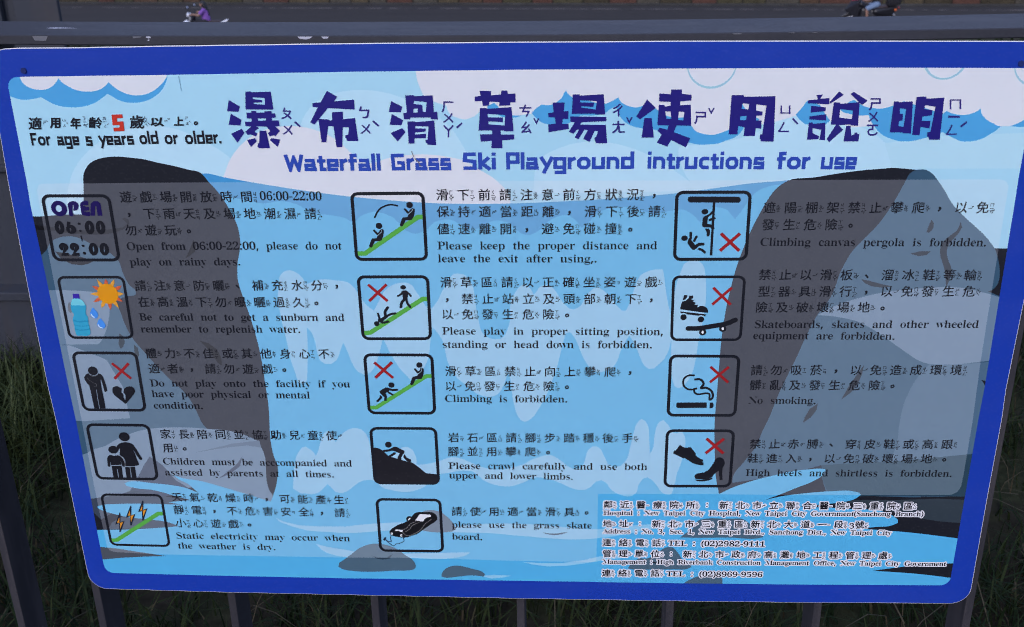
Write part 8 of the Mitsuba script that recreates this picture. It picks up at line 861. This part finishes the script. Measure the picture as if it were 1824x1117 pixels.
# picture: painter's order, each later shape a hundredth of a millimetre above the one before
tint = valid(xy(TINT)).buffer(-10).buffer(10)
inks, height = {}, 1.05
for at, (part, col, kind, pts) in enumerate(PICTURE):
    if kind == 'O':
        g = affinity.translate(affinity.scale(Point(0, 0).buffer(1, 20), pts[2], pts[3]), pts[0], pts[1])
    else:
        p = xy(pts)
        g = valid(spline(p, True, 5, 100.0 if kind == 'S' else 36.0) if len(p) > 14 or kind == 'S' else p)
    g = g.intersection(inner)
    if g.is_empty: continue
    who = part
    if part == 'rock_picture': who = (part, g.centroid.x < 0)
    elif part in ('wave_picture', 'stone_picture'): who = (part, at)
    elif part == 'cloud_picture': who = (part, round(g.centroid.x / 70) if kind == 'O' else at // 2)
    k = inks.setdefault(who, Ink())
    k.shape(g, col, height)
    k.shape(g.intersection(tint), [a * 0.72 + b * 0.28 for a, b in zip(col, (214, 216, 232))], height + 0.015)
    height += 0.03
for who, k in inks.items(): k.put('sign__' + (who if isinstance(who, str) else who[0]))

# lettering
def grid(r): return [(LOW + (HIGH - LOW) * (q // 100) / 99, LOW + (HIGH - LOW) * (q % 100) / 99) for q in r]
def rings(data):
    out = Polygon()
    for g in data:
        out = out.union(Polygon(grid(g[0]), [grid(r) for r in g[1:]]).buffer(0))
    return out
SHAPES, FLAT = {}, {}
def glyph(ch, fat=0.0):
    key = (ch, fat)
    if key not in SHAPES:
        if ch in ('-', 'ㄧ'): g = shapely.box(0.1, 0.36, 0.9, 0.46)
        elif ch == 'o': g = Point(0.5, 0.5).buffer(0.5).difference(Point(0.5, 0.5).buffer(0.2))
        else: g = rings(GLYPHS[ch]).buffer(0)
        SHAPES[key] = g.buffer(fat, join_style='mitre') if fat else g
    return SHAPES[key]
def latin(ch): return SHAPES.setdefault(('l', ch), affinity.scale(rings(LATIN[ch][1]).buffer(0.009), 1.08, 1.0))
def flat(key, g):
    if key not in FLAT:
        vs, fs, n = [], [], 0
        for p in getattr(g, 'geoms', [g]):
            if p.area < 1e-5: continue
            v, f = trimesh.creation.triangulate_polygon(p, engine='earcut'); vs.append(v[:, :2]); fs.append(f + n); n += len(v)
        FLAT[key] = (np.vstack(vs), np.vstack(fs))
    return FLAT[key]
def frame_of(a, b):
    a, b = np.array(a, float), np.array(b, float); d = b - a; n = np.linalg.norm(d)
    u = d / n if n > 0 else np.array([1.0, 0])
    return a, u, np.array([-u[1], u[0]]), n

def cells(ink, text, a, b, em, color, level, halo=None, slant=0.05):
    extra = 0.008 if halo is not None else 0.0
    a, u, w, n = frame_of(a, b)
    pitch = n / (len(text) - 1) if len(text) > 1 else em * 1.72
    for i, ch in enumerate(text):
        o = a + u * pitch * i - w * em * 0.38
        def stamp(key, g, x, y, s, rise=0.0):
            v, f = flat(key, g)
            ink.add((o + np.outer(v[:, 0] * s + x, u) + np.outer(v[:, 1] * s + y + rise * v[:, 0] * s, w), f), color, level)
            if halo is not None:
                halo.append(affinity.affine_transform(g, [s * u[0], s * w[0], s * u[1], s * w[1], o[0] + x * u[0] + y * w[0], o[1] + x * u[1] + y * w[1]]))
        if ch in '，。、':
            stamp(('c', ch), glyph(ch, 0.03), em * (0.25 if ch != '。' else 0.15), em * 0.22, em * 0.95)
            continue
        if ch == '：':
            for yy in (0.18, 0.55): stamp(('dot', 1), Point(0.05, 0.05).buffer(0.075, 6), em * 0.4, em * yy, em)
            continue
        stamp(('c', ch, extra), glyph(ch, 0.010 + extra), -0.04 * em, 0.0, em * 1.02, slant)
        sound = READING.get(ch, '')
        tone = sound[-1] if sound and sound[-1] in 'ˊˇˋ' else ''
        body = sound[:-1] if tone else sound
        s, m = em * 0.34, len(body)
        for t, z in enumerate(body):
            y = em * 0.33 + ((m - 1) / 2 - t) * em * 0.29 - s * 0.38
            stamp(('z', z, extra), glyph(z, 0.022 + extra), em * 1.00, y, s)
        if tone: stamp(('z', tone), glyph(tone, 0.035), em * 1.24, em * (0.33 - 0.145 * (m - 1)) - s * 0.25, s * 1.0)

def roman(ink, text, a, b, em, color, level, halo=None):
    a, u, w, n = frame_of(a, b)
    text = text.replace('： ', ' : ').replace('：', ' : ')
    adv = [LATIN[ch][0] if ch != ' ' else 0.60 for ch in text]
    last = latin(text[-1]).bounds[2]; first = latin(text[0]).bounds[0]
    k = n / (sum(adv[:-1]) + last - first)
    x = -first * k
    for ch, d in zip(text, adv):
        if ch != ' ':
            g = latin(ch) if halo is None else latin(ch).buffer(0.008); v, f = flat(('l', ch, halo is None), g)
            ink.add((a + np.outer(v[:, 0] * k + x, u) + np.outer(v[:, 1] * em, w), f), color, level)
            if halo is not None:
                halo.append(affinity.affine_transform(g, [k * u[0], em * w[0], k * u[1], em * w[1], a[0] + x * u[0], a[1] + x * u[1]]))
        x += d * k
ALONE = {11: 'opening hours', 12: 'sunburn and water', 13: 'poor physical condition', 14: 'children with parents', 15: 'static electricity', 21: 'keeping distance', 22: 'sitting position', 23: 'no climbing up',
         24: 'rock crawling', 25: 'grass sled', 31: 'no climbing the pergola', 32: 'no wheels', 33: 'no smoking', 34: 'no heels'}
for key, ls in TEXT.items():
    k = Ink()
    for kind, t, a, b in ls:
        if kind == 'c': cells(k, t, a, b, 30.5, INK, 2)
        else: roman(k, t, a, b, 32.0 if t[0] == '0' else 30.0, INK, 2)
    k.put('sign__instruction_text', label='printed instruction about ' + ALONE[key], kind='stuff')
k, halo = Ink(), []
for kind, t, a, b in INFO:
    if kind == 'c': cells(k, t, a, b, 25.0, (16, 15, 24), 3, halo)
    else: roman(k, t, a, b, 24.0 if t[0] in 'T3' else 21.0, (16, 15, 24), 3, halo)
k.put('sign__contact_text', label='address and telephone lines with white outlines', kind='stuff')
glow = shapely.union_all([g.buffer(0) for g in halo]).buffer(2.9, quad_segs=3).simplify(0.25)
k = Ink(); k.shape(glow, (222, 220, 238), 2); k.put('sign__contact_outline', label='white outline round the address lines', kind='stuff')
def fitted(ink, items, color, level, fat):
    for ch, bl, br, tl, tr in items:
        g = glyph(ch, fat); x0, y0, x1, y1 = g.bounds; v, f = flat(('r', ch, fat), g)
        s, t = ((v[:, :1] - x0) / (x1 - x0), (v[:, 1:] - y0) / (y1 - y0))
        bl, br, tl, tr = (np.array(p, float) for p in (bl, br, tl, tr))
        ink.add(((1 - s) * (1 - t) * bl + s * (1 - t) * br + (1 - s) * t * tl + s * t * tr, f), color, level)
CENTRES, SOUNDS = [-613, -420, -235, -28, 158, 360, 572, 753, 943], [-525, -335, -148, 43, 257, 454, 643, 844, 1036]
chars = [Ink() for c in CENTRES]; sounds = [Ink() for c in CENTRES]
for p, holes in TITLE:
    g = Polygon(xy(p), [xy(h) for h in holes]).buffer(0)
    chars[int(np.argmin([abs(g.centroid.x - c) for c in CENTRES]))].shape(g, (34, 28, 118), 2)
for it in TITLE_READING:
    fitted(sounds[int(np.argmin([abs((it[1][0] + it[2][0]) / 2 - c) for c in SOUNDS]))], [it], (44, 36, 118), 2, 0.02)
for k, z in zip(chars, sounds):
    name = k.put('sign__title_character')
    z.put(name + '__reading', kind='stuff')
k = Ink(); fitted(k, [q for q in AGE_NOTICE if q[0] in '用年以上o'], INK, 2, 0.042); fitted(k, [q for q in AGE_NOTICE if q[0] in '適齡歲'], INK, 2, 0.022); fitted(k, AGE_READING, (40, 46, 66), 2, 0.02); k.shape(valid(xy(RED_FIVE)), (190, 52, 42), 2)
BLOCK = {'W': (1.56, [[(0.12, 1.38), (0.42, 0.14), (0.76, 1.1), (1.1, 0.14), (1.42, 1.38)]]), 'a': (1.06, [[(0.08, 0.87), (0.74, 0.87), (0.8, 0.13), (0.16, 0.13), (0.16, 0.48), (0.74, 0.48)], [(0.6, 0.13), (1.0, 0.11)]]),
         't': (0.78, [[(0.3, 1.27), (0.33, 0.13), (0.72, 0.13)], [(0.0, 0.84), (0.68, 0.84)]]), 'e': (1.02, [[(0.88, 0.13), (0.16, 0.13), (0.16, 0.87), (0.8, 0.87), (0.8, 0.48), (0.2, 0.48)]]),
         'r': (0.72, [[(0.16, 1.0), (0.16, 0.0)], [(0.16, 0.7), (0.62, 0.94)]]), 'f': (0.78, [[(0.28, 0.0), (0.28, 1.28), (0.7, 1.31)], [(0.0, 0.84), (0.68, 0.86)]]), 'l': (0.42, [[(0.16, 1.45), (0.16, 0.0)]]),
         'G': (1.25, [[(1.08, 1.25), (0.16, 1.23), (0.18, 0.13), (0.98, 0.13), (0.98, 0.62), (0.5, 0.64)]]), 's': (0.98, [[(0.86, 0.87), (0.2, 0.87), (0.16, 0.5), (0.76, 0.5), (0.76, 0.13), (0.05, 0.13)]]),
         'S': (1.12, [[(0.98, 1.3), (0.22, 1.29), (0.17, 0.78), (0.86, 0.68), (0.88, 0.13), (0.06, 0.13)]]), 'k': (0.98, [[(0.16, 1.45), (0.16, 0.0)], [(0.8, 1.02), (0.28, 0.52), (0.88, 0.0)]]),
         'i': (0.44, [[(0.16, 1.0), (0.16, 0.0)], [(0.16, 1.16), (0.16, 1.44)]]), 'P': (1.14, [[(0.16, 0.0), (0.16, 1.3), (0.92, 1.3), (0.92, 0.62), (0.2, 0.62)]]), 'y': (1.06, [[(0.1, 1.05), (0.56, 0.26)], [(1.0, 1.05), (0.3, -0.34)]]),
         'g': (1.12, [[(0.88, 0.17), (0.16, 0.17), (0.16, 0.87), (0.88, 0.87), (0.88, -0.26), (0.12, -0.26)]]), 'o': (1.16, [[(0.36, 0.13), (0.74, 0.13), (0.92, 0.32), (0.92, 0.68), (0.74, 0.87), (0.36, 0.87), (0.17, 0.68), (0.17, 0.32), (0.36, 0.13), (0.5, 0.13)]]),
         'u': (1.14, [[(0.16, 1.0), (0.16, 0.13), (0.84, 0.13)], [(0.88, 1.0), (0.88, 0.0)]]), 'n': (1.12, [[(0.16, 0.0), (0.16, 0.87), (0.7, 0.87), (0.86, 0.7), (0.86, 0.0)]]),
         'd': (1.12, [[(0.85, 0.13), (0.16, 0.13), (0.16, 0.87), (0.85, 0.87)], [(0.88, 1.45), (0.88, 0.0)]]), 'c': (0.94, [[(0.84, 0.87), (0.34, 0.87), (0.17, 0.7), (0.17, 0.3), (0.34, 0.13), (0.84, 0.13)]]),
         'F': (0.98, [[(0.16, 0.0), (0.16, 1.25), (0.88, 1.25)], [(0.16, 0.68), (0.72, 0.68)]]), '5': (0.9, [[(0.78, 0.93), (0.18, 0.93), (0.18, 0.53), (0.72, 0.53), (0.72, 0.13), (0.05, 0.13)]]), '.': (0.4, [[(0.16, 0.0), (0.16, 0.28)]])}
def block_words(ink, words, size, color, level, weight=0.148):
    for word, a, b in words:
        a, u, w, n = frame_of(a, b)
        x, parts = 0.0, []
        for ch in word:
            for line in BLOCK[ch][1]:
                parts.append(affinity.translate(LineString(line).buffer(weight, cap_style='flat', join_style='mitre', mitre_limit=1.6), x, 0))
            x += BLOCK[ch][0]
        g = shapely.union_all(parts); x0, _, x1, _ = g.bounds
        v, f = flat_mesh(affinity.scale(g, 40, 40, origin=(0, 0))); v = v / 40
        ink.add((a + np.outer((v[:, 0] - x0) * n / (x1 - x0), u) + np.outer(v[:, 1] * size, w), f), color, level)
block_words(k, AGE_ENGLISH, 22.5, INK, 2, 0.135)
k.put('sign__age_lettering', label='age notice with a red figure five', kind='stuff')
k = Ink(); block_words(k, SUBTITLE, 29.5, (44, 72, 172), 2); k.put('sign__subtitle_lettering', label='mid blue block lettering under the title', kind='stuff')
# pictograms
for key, (corners, w, r) in FRAMES.items():
    name = f'sign__pictogram_{list(FRAMES).index(key) + 1:03d}'
    ring = valid(xy(corners)).buffer(-r * 0.9).buffer(r * 0.9, quad_segs=8)
    k = Ink(); k.shape(ring.buffer(w / 2).difference(ring.buffer(-w / 2)), INK, 2)
    k.put(name + '__frame'); note(name, 'framed pictogram about ' + ALONE[key])
    clip, groups = ring.buffer(-w / 2 + 0.3), {}
    for pic, part, col, level, shapes in SYMBOLS:
        if pic != key: continue
        g = MultiPolygon()
        for s in shapes:
            piece = shape_of(*s).buffer(0)
            g = g.difference(piece) if s[0][0] == '-' else g.union(piece)
        groups.setdefault(part, Ink()).shape(g.intersection(clip), col, 1 + level)
    for part, k in groups.items(): k.put(name + '__' + part, kind='stuff' if part.startswith('opening') else None)
# scratches on the print
k = Ink()
for line, wd, col in (([(-784, -6), (-782, -40)], 1.2, (120, 160, 190)), ([(-241, -190), (-236, -204)], 1.6, (96, 92, 96)), ([(-234, -208), (-226, -216), (-222, -226)], 2.2, (110, 104, 104))):
    k.shape(LineString(line).buffer(wd / 2), col, 3)
k.put('sign__scratch', label='fine scratch marks in the print', kind='stuff')

# ------------------------------------------------------------------ riders on the road
def wheel(x, r, w):
    t = trimesh.creation.torus(r - w / 2, w / 2, major_sections=28, minor_sections=10); t.apply_transform(trimesh.transformations.rotation_matrix(math.pi / 2, (1, 0, 0))); t.apply_translation((x, 0, r))
    h = trimesh.creation.cylinder(r * 0.6, w * 0.5, sections=20); h.apply_transform(trimesh.transformations.rotation_matrix(math.pi / 2, (1, 0, 0))); h.apply_translation((x, 0, r))
    return t, h

def hand(wrist, grip, side):
    wrist, grip = np.array(wrist, float), np.array(grip, float)
    ms = [bone(wrist, grip + [0.0, 0, 0.012], 0.028, 0.032)]
    for n, (dy, ln) in enumerate(((-0.030, 0.055), (-0.010, 0.064), (0.010, 0.060), (0.029, 0.048))):
        k1 = grip + [0.03, dy, 0.018]; k2 = k1 + [0.016, 0, -ln * 0.55]
        ms += [bone(grip + [0.0, dy, 0.012], k1, 0.011, 0.010, 10), bone(k1, k2, 0.010, 0.009, 10), bone(k2, k2 + [-0.028, 0, -0.014], 0.009, 0.008, 10)]
    ms.append(bone(wrist + [0.02, -0.028 * side, -0.004], grip + [0.012, -0.052 * side, -0.022], 0.012, 0.009, 10))
    return ms

def rider(name, place, seat, hip_x, lean, grip, foot, tall, hair_long, cloth, legs, shorts, shoes, label):
    h = tall / 1.7
    note(name, label, 'person')
    hip = np.array([hip_x, 0, seat + 0.10]); chest = hip + np.array([math.sin(lean) * 0.36, 0, math.cos(lean) * 0.36]) * h
    neck = hip + np.array([math.sin(lean) * 0.52, 0, math.cos(lean) * 0.52]) * h
    head = neck + np.array([0.05, 0, 0.17]) * h
    skin, shirt, lower, shoe = [], [], [], []
    torso = [bone(hip, chest, 0.135, 0.14), Manifold.batch_hull([ball(chest + [0, s * 0.12 * h, 0.06], 0.075) for s in (-1, 1)] + [ball(chest, 0.12)]), bone(chest, neck, 0.10, 0.058)]
    skin += torso + [bone(neck, head, 0.055, 0.06), ball(head, (0.095 * h, 0.075 * h, 0.115 * h)), ball(head + [0.055, 0, -0.05], (0.045, 0.05, 0.055)), ball(head + [0.10, 0, -0.015], (0.02, 0.014, 0.022), 12)]
    skin += [ball(head + [0, s * 0.078, -0.01], (0.022, 0.012, 0.032), 12) for s in (-1, 1)]
    shirt += [bone(hip + [0, 0, -0.02], chest, 0.155, 0.155), Manifold.batch_hull([ball(chest + [0, s * 0.13 * h, 0.06], 0.088) for s in (-1, 1)] + [ball(chest, 0.14)]), bone(chest + [0, 0, 0.05], neck + [0, 0, -0.03], 0.11, 0.07)]
    for s in (-1, 1):
        sh = chest + np.array([0, s * 0.19 * h, 0.08 * h]); g = np.array([grip[0], s * grip[1], grip[2]]); wr = g + [-0.09, 0, 0.01]
        mid = (sh + wr) / 2 + [-0.03, s * 0.07, -0.09]
        skin += [bone(sh, mid, 0.052, 0.042), bone(mid, wr, 0.042, 0.029)] + hand(wr, g, s)
        shirt.append(bone(sh, sh + (mid - sh) * 0.62, 0.072, 0.064))
        hj = hip + [0.02, s * 0.10, -0.03]; ft = np.array([foot[0], s * foot[1], foot[2]])
        an = ft + [-0.06, 0, 0.08]; kn = (hj + an) / 2 + np.array([0.20, s * 0.06, 0.10])
        skin += [bone(hj, kn, 0.085, 0.062), bone(kn, an, 0.060, 0.040), bone(an, ft + [0.10, 0, 0.0], 0.042, 0.034)]
        end = kn if shorts else an
        lower.append(bone(hj, hj + (kn - hj) * (0.92 if shorts else 1.0), 0.105, 0.088 if shorts else 0.075))
        if not shorts: lower.append(bone(kn, an, 0.075, 0.058))
        shoe.append(bone(an + [0, 0, -0.04], ft + [0.12, 0, -0.005], 0.050, 0.045))
    lower.append(bone(hip + [0.02, -0.06, -0.03], hip + [0.02, 0.06, -0.03], 0.145, 0.145))
    hair = [ball(head + [-0.02, 0, 0.025], (0.108 * h, 0.090 * h, 0.118 * h))]
    if hair_long: hair += [bone(head + [-0.05, 0, 0.0], neck + [-0.08, 0, -0.06], 0.10, 0.09), bone(neck + [-0.06, 0, -0.04], neck + [-0.15, 0, -0.24], 0.10, 0.06)]
    face = Manifold.batch_hull([ball(head + [0.075, 0, -0.10], (0.06, 0.085, 0.05)), ball(head + [0.13, 0, 0.03], (0.055, 0.085, 0.07))])
    put(name + '__body', place(skin_over(skin, 0.02, 4)), 'skin', smooth=True)
    put(name + '__shirt', place(skin_over(shirt, 0.03, 4)), cloth, smooth=True)
    put(name + ('__shorts' if shorts else '__trousers'), place(skin_over(lower, 0.03, 4)), legs, smooth=True)
    put(name + '__hair', place(skin_over([add_all(hair) - face], 0.02, 3)), 'hair', smooth=True)
    for s in shoe: put(name + '__shoe', place(skin_over([s], 0.03, 3)), shoes, smooth=True)
    for s in (-1, 1): put(name + '__eye', place(tri(ball(head + [0.087, s * 0.032, 0.012], 0.011, 10))), 'eye_dark', smooth=True)
    put(name + '__mouth', place(tri(ball(head + [0.097, 0, -0.062], (0.008, 0.022, 0.006), 10))), 'red_paint', smooth=True)

def spot(x, y):
    d = AHEAD * 1.0 + RIGHT * ((x - 912) / 2000) - UP * ((y - 558.5) / 2000)
    return CAMERA + d * ((ROAD_Z - CAMERA[2]) / d[2])
HEAD = math.pi + TILT
SCOOTER, BIKE = (-13.78, 41.35), (11.40, 42.7)
def at_scooter(m): return placed(m, SCOOTER[0], SCOOTER[1], ROAD_Z, HEAD)
def at_bike(m): return placed(m, BIKE[0], BIKE[1], ROAD_Z, HEAD)
note('scooter', 'white and dark motor scooter under the person in purple, on the road', 'scooter')
for x in (-0.60, 0.66):
    t, h = wheel(x, 0.235, 0.10)
    w = put('scooter__wheel', join(at_scooter(t)), 'tyre', smooth=30); put(w + '__rim', at_scooter(h), 'steel', smooth=30)
put('scooter__body', at_scooter(skin_over([Manifold.batch_hull([ball((-0.78, 0, 0.60), 0.09), ball((-0.15, 0, 0.64), 0.14), ball((-0.20, 0, 0.36), 0.15), ball((-0.65, 0, 0.42), 0.11)]), bone((-0.2, 0, 0.28), (0.35, 0, 0.26), 0.12, 0.11), Manifold.batch_hull([ball((0.38, y, z), 0.05) for y in (-0.15, 0.15) for z in (0.25, 0.78)] + [ball((0.30, 0, 0.95), 0.06)])], 0.05, 5)), 'black_plastic', smooth=True)
put('scooter__tail', at_scooter(tri(Manifold.batch_hull([ball((-1.00, 0, 0.80), 0.035), ball((-0.62, 0.10, 0.60), 0.05), ball((-0.62, -0.10, 0.60), 0.05), ball((-0.66, 0, 0.50), 0.05)]))), 'white_plastic', smooth=40, label='white pointed tail panel')
put('scooter__seat', at_scooter(tri(Manifold.batch_hull([ball((-0.72, y, 0.74), 0.045) for y in (-0.08, 0.08)] + [ball((0.05, y, 0.74), 0.05) for y in (-0.07, 0.07)]))), 'dark_seat', smooth=40)
put('scooter__front_fairing', at_scooter(tri(Manifold.batch_hull([ball((0.50, y, z), 0.04) for y in (-0.13, 0.13) for z in (0.36, 0.62)] + [ball((0.92, 0, 0.50), 0.05), ball((0.62, 0, 0.74), 0.05)]))), 'white_plastic', smooth=40, label='white front fairing')
put('scooter__fork', at_scooter(join(tube([(0.66, 0.09, 0.24), (0.42, 0.08, 0.9)], 0.025), tube([(0.66, -0.09, 0.24), (0.42, -0.08, 0.9)], 0.025))), 'steel', smooth=True)
put('scooter__handlebar', at_scooter(tube([(0.28, -0.36, 1.02), (0.36, -0.14, 1.0), (0.38, 0, 0.96), (0.36, 0.14, 1.0), (0.28, 0.36, 1.02)], 0.022)), 'black_plastic', smooth=True)
put('scooter__headlight', at_scooter(tri(ball((0.50, 0, 0.98), (0.08, 0.12, 0.09)))), 'white_plastic', smooth=True)
for s in (-1, 1):
    m = put('scooter__mirror', at_scooter(join(tri(ball((0.40, s * 0.34, 1.30), (0.025, 0.075, 0.055))), tube([(0.36, s * 0.26, 1.02), (0.38, s * 0.32, 1.27)], 0.009))), 'black_plastic', smooth=True)
    put(m + '__glass', at_scooter(tri(ball((0.377, s * 0.34, 1.30), (0.008, 0.066, 0.047)))), 'mirror_glass', smooth=True)
put('scooter__tail_light', at_scooter(tri(ball((-0.93, 0, 0.66), (0.04, 0.09, 0.04)))), 'red_paint', smooth=True)
rider('person', at_scooter, 0.67, -0.18, 0.12, (0.28, 0.33, 1.03), (0.30, 0.13, 0.42), 1.52, True, 'purple_cloth', 'dark_cloth', False, 'dark_cloth', 'person in a purple T-shirt with long black hair, arms stretched forward, riding the white scooter')

note('motorcycle', 'dark motorcycle with a rear top box, ridden across the road at the right', 'motorcycle')
for x in (-0.68, 0.72):
    t, h = wheel(x, 0.30, 0.12)
    w = put('motorcycle__wheel', at_bike(t), 'tyre', smooth=30); put(w + '__rim', at_bike(h), 'steel', smooth=30)
put('motorcycle__body', at_bike(skin_over([Manifold.batch_hull([ball((-0.95, 0, 0.80), 0.07), ball((-0.2, 0.05, 0.66), 0.15), ball((-0.2, -0.05, 0.66), 0.15), ball((-0.7, 0, 0.55), 0.10)]), Manifold.batch_hull([ball((-0.2, 0, 0.36), 0.17), ball((0.30, 0, 0.34), 0.15), ball((0.25, 0, 0.70), 0.14), ball((-0.15, 0, 0.66), 0.12)])], 0.05, 4)), 'black_plastic', smooth=True)
put('motorcycle__tank', at_bike(tri(Manifold.batch_hull([ball((0.36, y, 0.92), 0.11) for y in (-0.06, 0.06)] + [ball((0.02, 0, 0.82), 0.10)]))), 'black_plastic', smooth=40)
put('motorcycle__fairing', at_bike(tri(Manifold.batch_hull([ball((0.48, y, z), 0.05) for y in (-0.17, 0.17) for z in (0.45, 1.0)] + [ball((0.86, 0, 0.72), 0.06), ball((0.62, 0, 1.08), 0.06)]))), 'black_plastic', smooth=40)
put('motorcycle__front_panel', at_bike(tri(Manifold.batch_hull([ball((0.46, y, 1.14), 0.035) for y in (-0.15, 0.15)] + [ball((0.66, 0, 1.06), 0.05), ball((0.50, 0, 1.20), 0.04)]))), 'red_paint', smooth=40, label='red panel under the windscreen')
put('motorcycle__front_mudguard', at_bike(tri(Manifold.batch_hull([ball((1.02, 0, 0.45), 0.05), ball((0.72, 0, 0.64), 0.06), ball((0.50, 0, 0.55), 0.05)]))), 'black_plastic', smooth=40)
put('motorcycle__fork', at_bike(join(tube([(0.72, 0.10, 0.30), (0.46, 0.09, 1.0)], 0.028), tube([(0.72, -0.10, 0.30), (0.46, -0.09, 1.0)], 0.028))), 'steel', smooth=True)
put('motorcycle__handlebar', at_bike(tube([(0.30, -0.38, 1.10), (0.40, -0.15, 1.08), (0.42, 0, 1.05), (0.40, 0.15, 1.08), (0.30, 0.38, 1.10)], 0.022)), 'black_plastic', smooth=True)
for s in (-1, 1):
    m = put('motorcycle__mirror', at_bike(join(tri(ball((0.50, s * 0.36, 1.28), (0.03, 0.08, 0.05))), tube([(0.40, s * 0.26, 1.08), (0.48, s * 0.33, 1.25)], 0.009))), 'black_plastic', smooth=True)
    put(m + '__glass', at_bike(tri(ball((0.474, s * 0.36, 1.28), (0.008, 0.07, 0.042)))), 'mirror_glass', smooth=True)
put('motorcycle__seat', at_bike(tri(Manifold.batch_hull([ball((-0.60, y, 0.84), 0.05) for y in (-0.09, 0.09)] + [ball((0.0, y, 0.80), 0.06) for y in (-0.08, 0.08)]))), 'dark_seat', smooth=40)
put('motorcycle__top_box', at_bike(tri(Manifold.batch_hull([ball((x, y, z), 0.05) for x, z in ((-1.02, 0.98), (-0.62, 0.92), (-1.06, 1.14), (-0.62, 1.12)) for y in (-0.17, 0.17)]))), 'black_plastic', smooth=40, label='black box behind the seat')
put('motorcycle__exhaust', at_bike(tube([(0.1, -0.16, 0.30), (-0.4, -0.18, 0.34), (-0.95, -0.20, 0.50)], [0.04, 0.05, 0.06])), 'steel', smooth=True)
for s in (-1, 1): put('motorcycle__indicator', at_bike(tri(ball((-0.90, s * 0.16, 0.74), 0.045))), 'orange_lens', smooth=True, label='orange indicator lens')
put('motorcycle__tail_light', at_bike(tri(ball((-1.03, 0, 0.80), (0.04, 0.10, 0.04)))), 'red_paint', smooth=True)
rider('person_001', at_bike, 0.86, -0.22, 0.18, (0.30, 0.36, 1.11), (0.18, 0.22, 0.36), 1.74, False, 'dark_cloth', 'denim', True, 'pink_shoe', 'person in pale denim shorts and a dark top riding the dark motorcycle')
